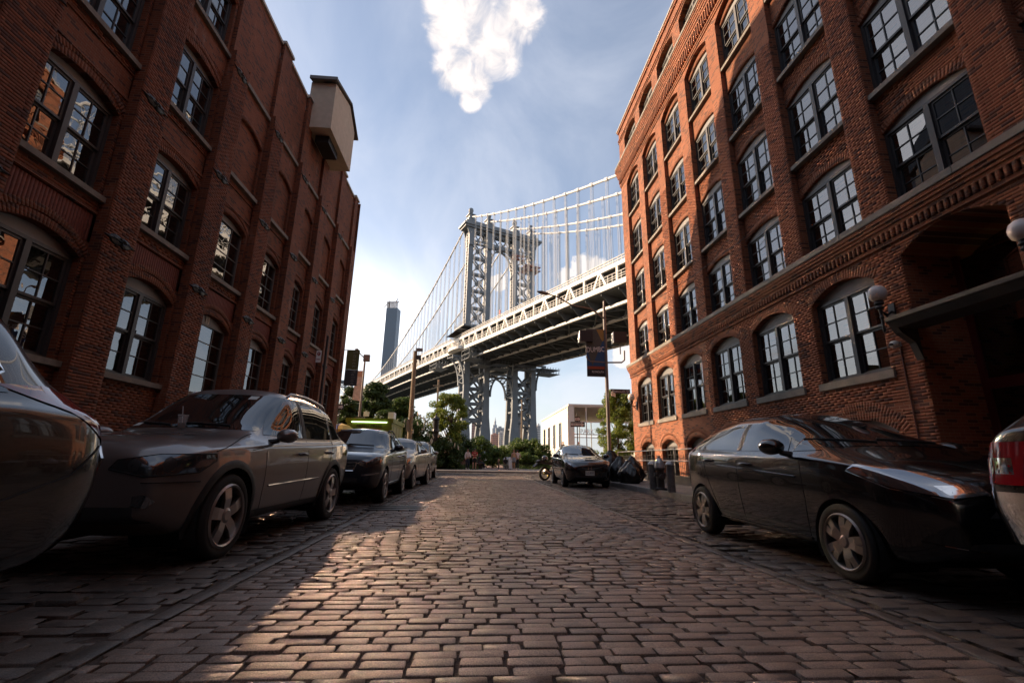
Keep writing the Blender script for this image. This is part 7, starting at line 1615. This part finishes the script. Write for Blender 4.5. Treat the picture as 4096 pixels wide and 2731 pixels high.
def person(label, loc, face, H, J={}, top=None, bottom=None, hair=None, skin=None, shoes=None, long_=False, skirt=False, cap=None, sleeves=1):
    """a standing figure 1.75 m tall scaled to H; J moves single joints to pose it. Local axes: y forward, x to the figure's right"""
    t = thing('person', label, 'person', loc, face); t.scale = (H / 1.75,) * 3; skin = skin or M_skin
    j = dict(pelvis=(0, 0, .96), waist=(0, 0, 1.10), chest=(0, .01, 1.30), neck=(0, .0, 1.47), head=(0, .02, 1.56), crown=(0, .025, 1.68),
             shR=(.17, 0, 1.41), elR=(.23, -.03, 1.13), haR=(.24, .06, .88), fiR=(.24, .09, .79), shL=(-.17, 0, 1.41), elL=(-.23, -.03, 1.13), haL=(-.24, .06, .88), fiL=(-.24, .09, .79),
             hipR=(.095, 0, .90), knR=(.105, .03, .50), anR=(.11, -.02, .09), toR=(.12, .15, .03), hipL=(-.095, 0, .90), knL=(-.105, .03, .50), anL=(-.11, -.02, .09), toL=(-.12, .15, .03)); j.update(J)
    N = list(j); I = {n: i for i, n in enumerate(N)}; R = dict(pelvis=(.15, .11), waist=(.135, .10), chest=(.165, .115), neck=.055, head=(.075, .09), crown=(.07, .085), shR=.06, shL=.06, elR=.042, elL=.042, haR=.032, haL=.032, fiR=.025, fiL=.025, hipR=.09, hipL=.09, knR=.06, knL=.06, anR=.042, anL=.042, toR=.035, toL=.035)
    E_ = [('pelvis', 'waist'), ('waist', 'chest'), ('chest', 'neck'), ('neck', 'head'), ('head', 'crown')] + [e for s in 'RL' for e in (('chest', 'sh' + s), ('sh' + s, 'el' + s), ('el' + s, 'ha' + s), ('ha' + s, 'fi' + s), ('pelvis', 'hip' + s), ('hip' + s, 'kn' + s), ('kn' + s, 'an' + s), ('an' + s, 'to' + s))]
    skinned('body', [j[n] for n in N], [(I[a], I[b]) for a, b in E_], [R[n] for n in N], skin, t)
    def sub(nm, names, edges, grow, m, over={}):
        ii = {n: i for i, n in enumerate(names)}; rr = []
        for n in names:
            r = over.get(n, R.get(n.split('*')[0], .06)); rr.append(tuple(q + grow for q in r) if isinstance(r, tuple) else r + grow)
        skinned(nm, [pos(n) for n in names], [(ii[a], ii[b]) for a, b in edges], rr, m, t, 2)
    def pos(n):
        if '*' in n: a, b, k = n.split('*'); return tuple(Vector(j[a]).lerp(Vector(j[b]), float(k)))
        return j[n]
    if top:
        nm = ['waist*pelvis*0.7', 'waist', 'chest', 'chest*neck*0.75']; ed = [(nm[0], 'waist'), ('waist', 'chest'), ('chest', nm[3])]; ov = {nm[0]: (.155, .115), nm[3]: (.09, .075)}
        if sleeves:
            for s in 'RL':
                e = 'sh%s*el%s*%s' % (s, s, '0.6' if sleeves == 1 else '0.95'); nm += ['sh' + s, e]; ed += [('chest', 'sh' + s), ('sh' + s, e)]; ov[e] = .055
                if sleeves == 2: f = 'el%s*ha%s*0.9' % (s, s); nm += [f]; ed += [(e, f)]; ov[f] = .042
        sub('shirt', nm, ed, .016, top, ov)
    if bottom:
        if skirt:
            b = MB(); b.lathe([(.15, .0), (.17, -.12), (.20, -.30), (.21, -.42)][::-1], 18, (j['pelvis'][0], j['pelvis'][1], 1.06), 1, .8); b.build('skirt', bottom, t, smooth=True)
        else:
            nm = ['pelvis', 'pelvis*waist*0.5']; ed = [('pelvis', nm[1])]; ov = {nm[1]: (.145, .11)}
            for s in 'RL':
                k = 'hip%s*kn%s*0.85' % (s, s) if not long_ else 'kn' + s; nm += ['hip' + s, k]; ed += [('pelvis', 'hip' + s), ('hip' + s, k)]; ov[k] = .085 if not long_ else .068
                if long_: a = 'kn%s*an%s*0.95' % (s, s); nm += [a]; ed += [(k, a)]; ov[a] = .055
            sub('trousers' if long_ else 'shorts', nm, ed, .014, bottom, ov)
    for s in 'RL':
        if shoes: a, c = Vector(j['an' + s]), Vector(j['to' + s]); MB().tube([tuple(a + (a - c) * .25 + Vector((0, 0, -.045))), tuple(a.lerp(c, .3) + Vector((0, 0, -.02))), tuple(c), tuple(c + (c - a) * .25)], [.045, .052, .045, .025], 8).build('shoe', shoes, t, smooth=True)
    h = Vector(j['head']); c = Vector(j['crown']); b = MB(); up = (c - h).normalized()
    for s in (-1, 1): MB().lathe([(.004, -.02), (.014, -.01), (.014, .014), (.004, .022)], 6, tuple(h + Vector((s * .082, .005, .03)))).build('ear', skin, t)
    MB().prism([(.075, -.015), (.118, -.01), (.085, .045)], 0, -.014, .014); nb = MB().add([(h.x - .015, h.y + .085, h.z - .01), (h.x + .015, h.y + .085, h.z - .01), (h.x, h.y + .115, h.z - .005), (h.x, h.y + .088, h.z + .045)], [(0, 1, 2), (1, 3, 2), (3, 0, 2), (0, 3, 1)]); nb.build('nose', skin, t)
    for s in (-1, 1): MB().lathe([(.002, -.008), (.010, -.004), (.010, .004), (.002, .008)], 6, (h.x + s * .032, h.y + .088, h.z + .045)).build('eye', M_hair, t)
    MB().box((h.x - .025, h.y + .080, h.z - .05), (h.x + .025, h.y + .092, h.z - .04)).build('mouth', mat('lip', (.3, .1, .09), .5), t)
    b = MB(); b.lathe([(.092, 0), (.098, .05), (.085, .10), (.05, .135), (.005, .148)], 14, (c.x, c.y - .016, c.z - .085), .92, 1.08); b.build('cap' if cap else 'hair', cap or hair or M_hair, t, smooth=True)
    return t
def feet(px, py, Y=None): g = G(px, py, .10); return (g[0], g[1], .10)
M_c = lambda n, c: mat('cloth_' + n, c, .8)
red, pink, white, navy, black, tan, grey, olive = M_c('red', (.30, .03, .03)), M_c('pink', (.45, .2, .18)), M_c('white', (.62, .52, .50)), M_c('navy', (.02, .025, .04)), M_c('black', (.015, .015, .016)), M_c('tan', (.45, .30, .16)), M_c('grey', (.2, .22, .25)), M_c('olive', (.12, .10, .06))
shw, shb = mat('shoe_white', (.6, .57, .54), .6), mat('shoe_black', (.02, .02, .02), .6)
hands = dict(elR=(.25, .05, 1.13), haR=(.10, .25, 1.17), fiR=(.03, .30, 1.20), elL=(-.25, .05, 1.13), haL=(-.10, .25, 1.17), fiL=(-.03, .30, 1.20))
F0 = PI                                                 # facing the camera
person('person in red patterned shirt and black shorts looking down at a phone, facing the street', feet(1897, 1878), F0, 1.62, dict(hands, head=(0, .06, 1.555), crown=(0, .085, 1.66)), red, black, M_hair, shoes=shb)
person('person in pale loose shirt and dark trousers standing beside the boulder', feet(1869, 1877), F0 + .5, 1.56, dict(elL=(-.26, .0, 1.14), haL=(-.20, .18, 1.0), fiL=(-.17, .25, .97)), white, navy, M_hairb, shoes=shw, long_=True, sleeves=2)
sit = lambda z=.46: dict(pelvis=(0, -.05, z + .09), waist=(0, -.04, z + .24), chest=(0, .0, z + .44), neck=(0, .03, z + .60), head=(0, .06, z + .69), crown=(0, .07, z + .80), shR=(.17, .0, z + .54), elR=(.22, .06, z + .28), haR=(.14, .28, z + .22), fiR=(.12, .35, z + .20), shL=(-.17, .0, z + .54), elL=(-.22, .06, z + .28), haL=(-.14, .28, z + .22), fiL=(-.12, .35, z + .20),
            hipR=(.095, .0, z + .06), knR=(.12, .43, z + .05), anR=(.12, .46, .09), toR=(.13, .62, .03), hipL=(-.095, .0, z + .06), knL=(-.12, .43, z + .05), anL=(-.12, .46, .09), toL=(-.13, .62, .03))
b0 = G(1853, 1871, .1)
person('person in pink patterned top with a dark bag strap sitting on the boulder', (b0[0] - .15, b0[1] + .3, .10), F0 + .9, 1.62, sit(.62), pink, pink, M_hairb, shoes=shw)
for lab, y, hh, tp_, bt, sk in (('person in dark top sitting nearest on the park bench', 39.2, 1.6, black, navy, M_skind), ('person in pale top sitting in the middle of the park bench', 40.4, 1.6, white, black, None), ('person in pink top stretching their legs at the far end of the bench', 41.6, 1.6, pink, navy, None)):
    person(lab, (.25, y, .10), -PI / 2 + .1, hh, sit(), tp_, bt, M_hair, sk, shw, True)
g = feet(1980, 1870); person('small child in tan clothes standing at the edge of the plaza', (g[0], 38.6, .10), PI + 1.9, .98, {}, tan, olive, M_hair, M_skind, shw, True)
person('person in dark clothes crouching beside the litter bins', (feet(2007, 1871)[0], 39.6, .10), PI + .3, 1.55, sit(.30), black, olive, M_hair, M_skind, shb, True)
person('person in tan top and grey skirt seen from behind by the white board', feet(2055, 1878), .3, 1.62, dict(knR=(.06, .02, .50), anR=(.06, -.02, .09), toR=(.08, .14, .03)), tan, grey, M_hairb, shoes=shw, skirt=True, sleeves=0)
person('person in white T-shirt and dark trousers with hand on hip by the white board', feet(2069, 1877), .6, 1.60, dict(elR=(.40, -.04, 1.18), haR=(.20, .04, 1.0), fiR=(.14, .07, .98)), white, black, M_hair, shoes=shw, long_=True)
person('person shading their eyes at the top of the steps by the white building', (9.2, 49.2, 1.2), PI + .3, 1.65, dict(elR=(.36, .10, 1.50), haR=(.14, .16, 1.62), fiR=(.06, .15, 1.63)), olive, black, M_hairb, shoes=shb, long_=True, sleeves=0)
person('person wearing a red cap standing at the glass front of the white building', (10.9, 49.3, 1.2), PI, 1.65, {}, tan, tan, M_hair, cap=M_c('cap_red', (.45, .02, .03)), shoes=shb, long_=True)
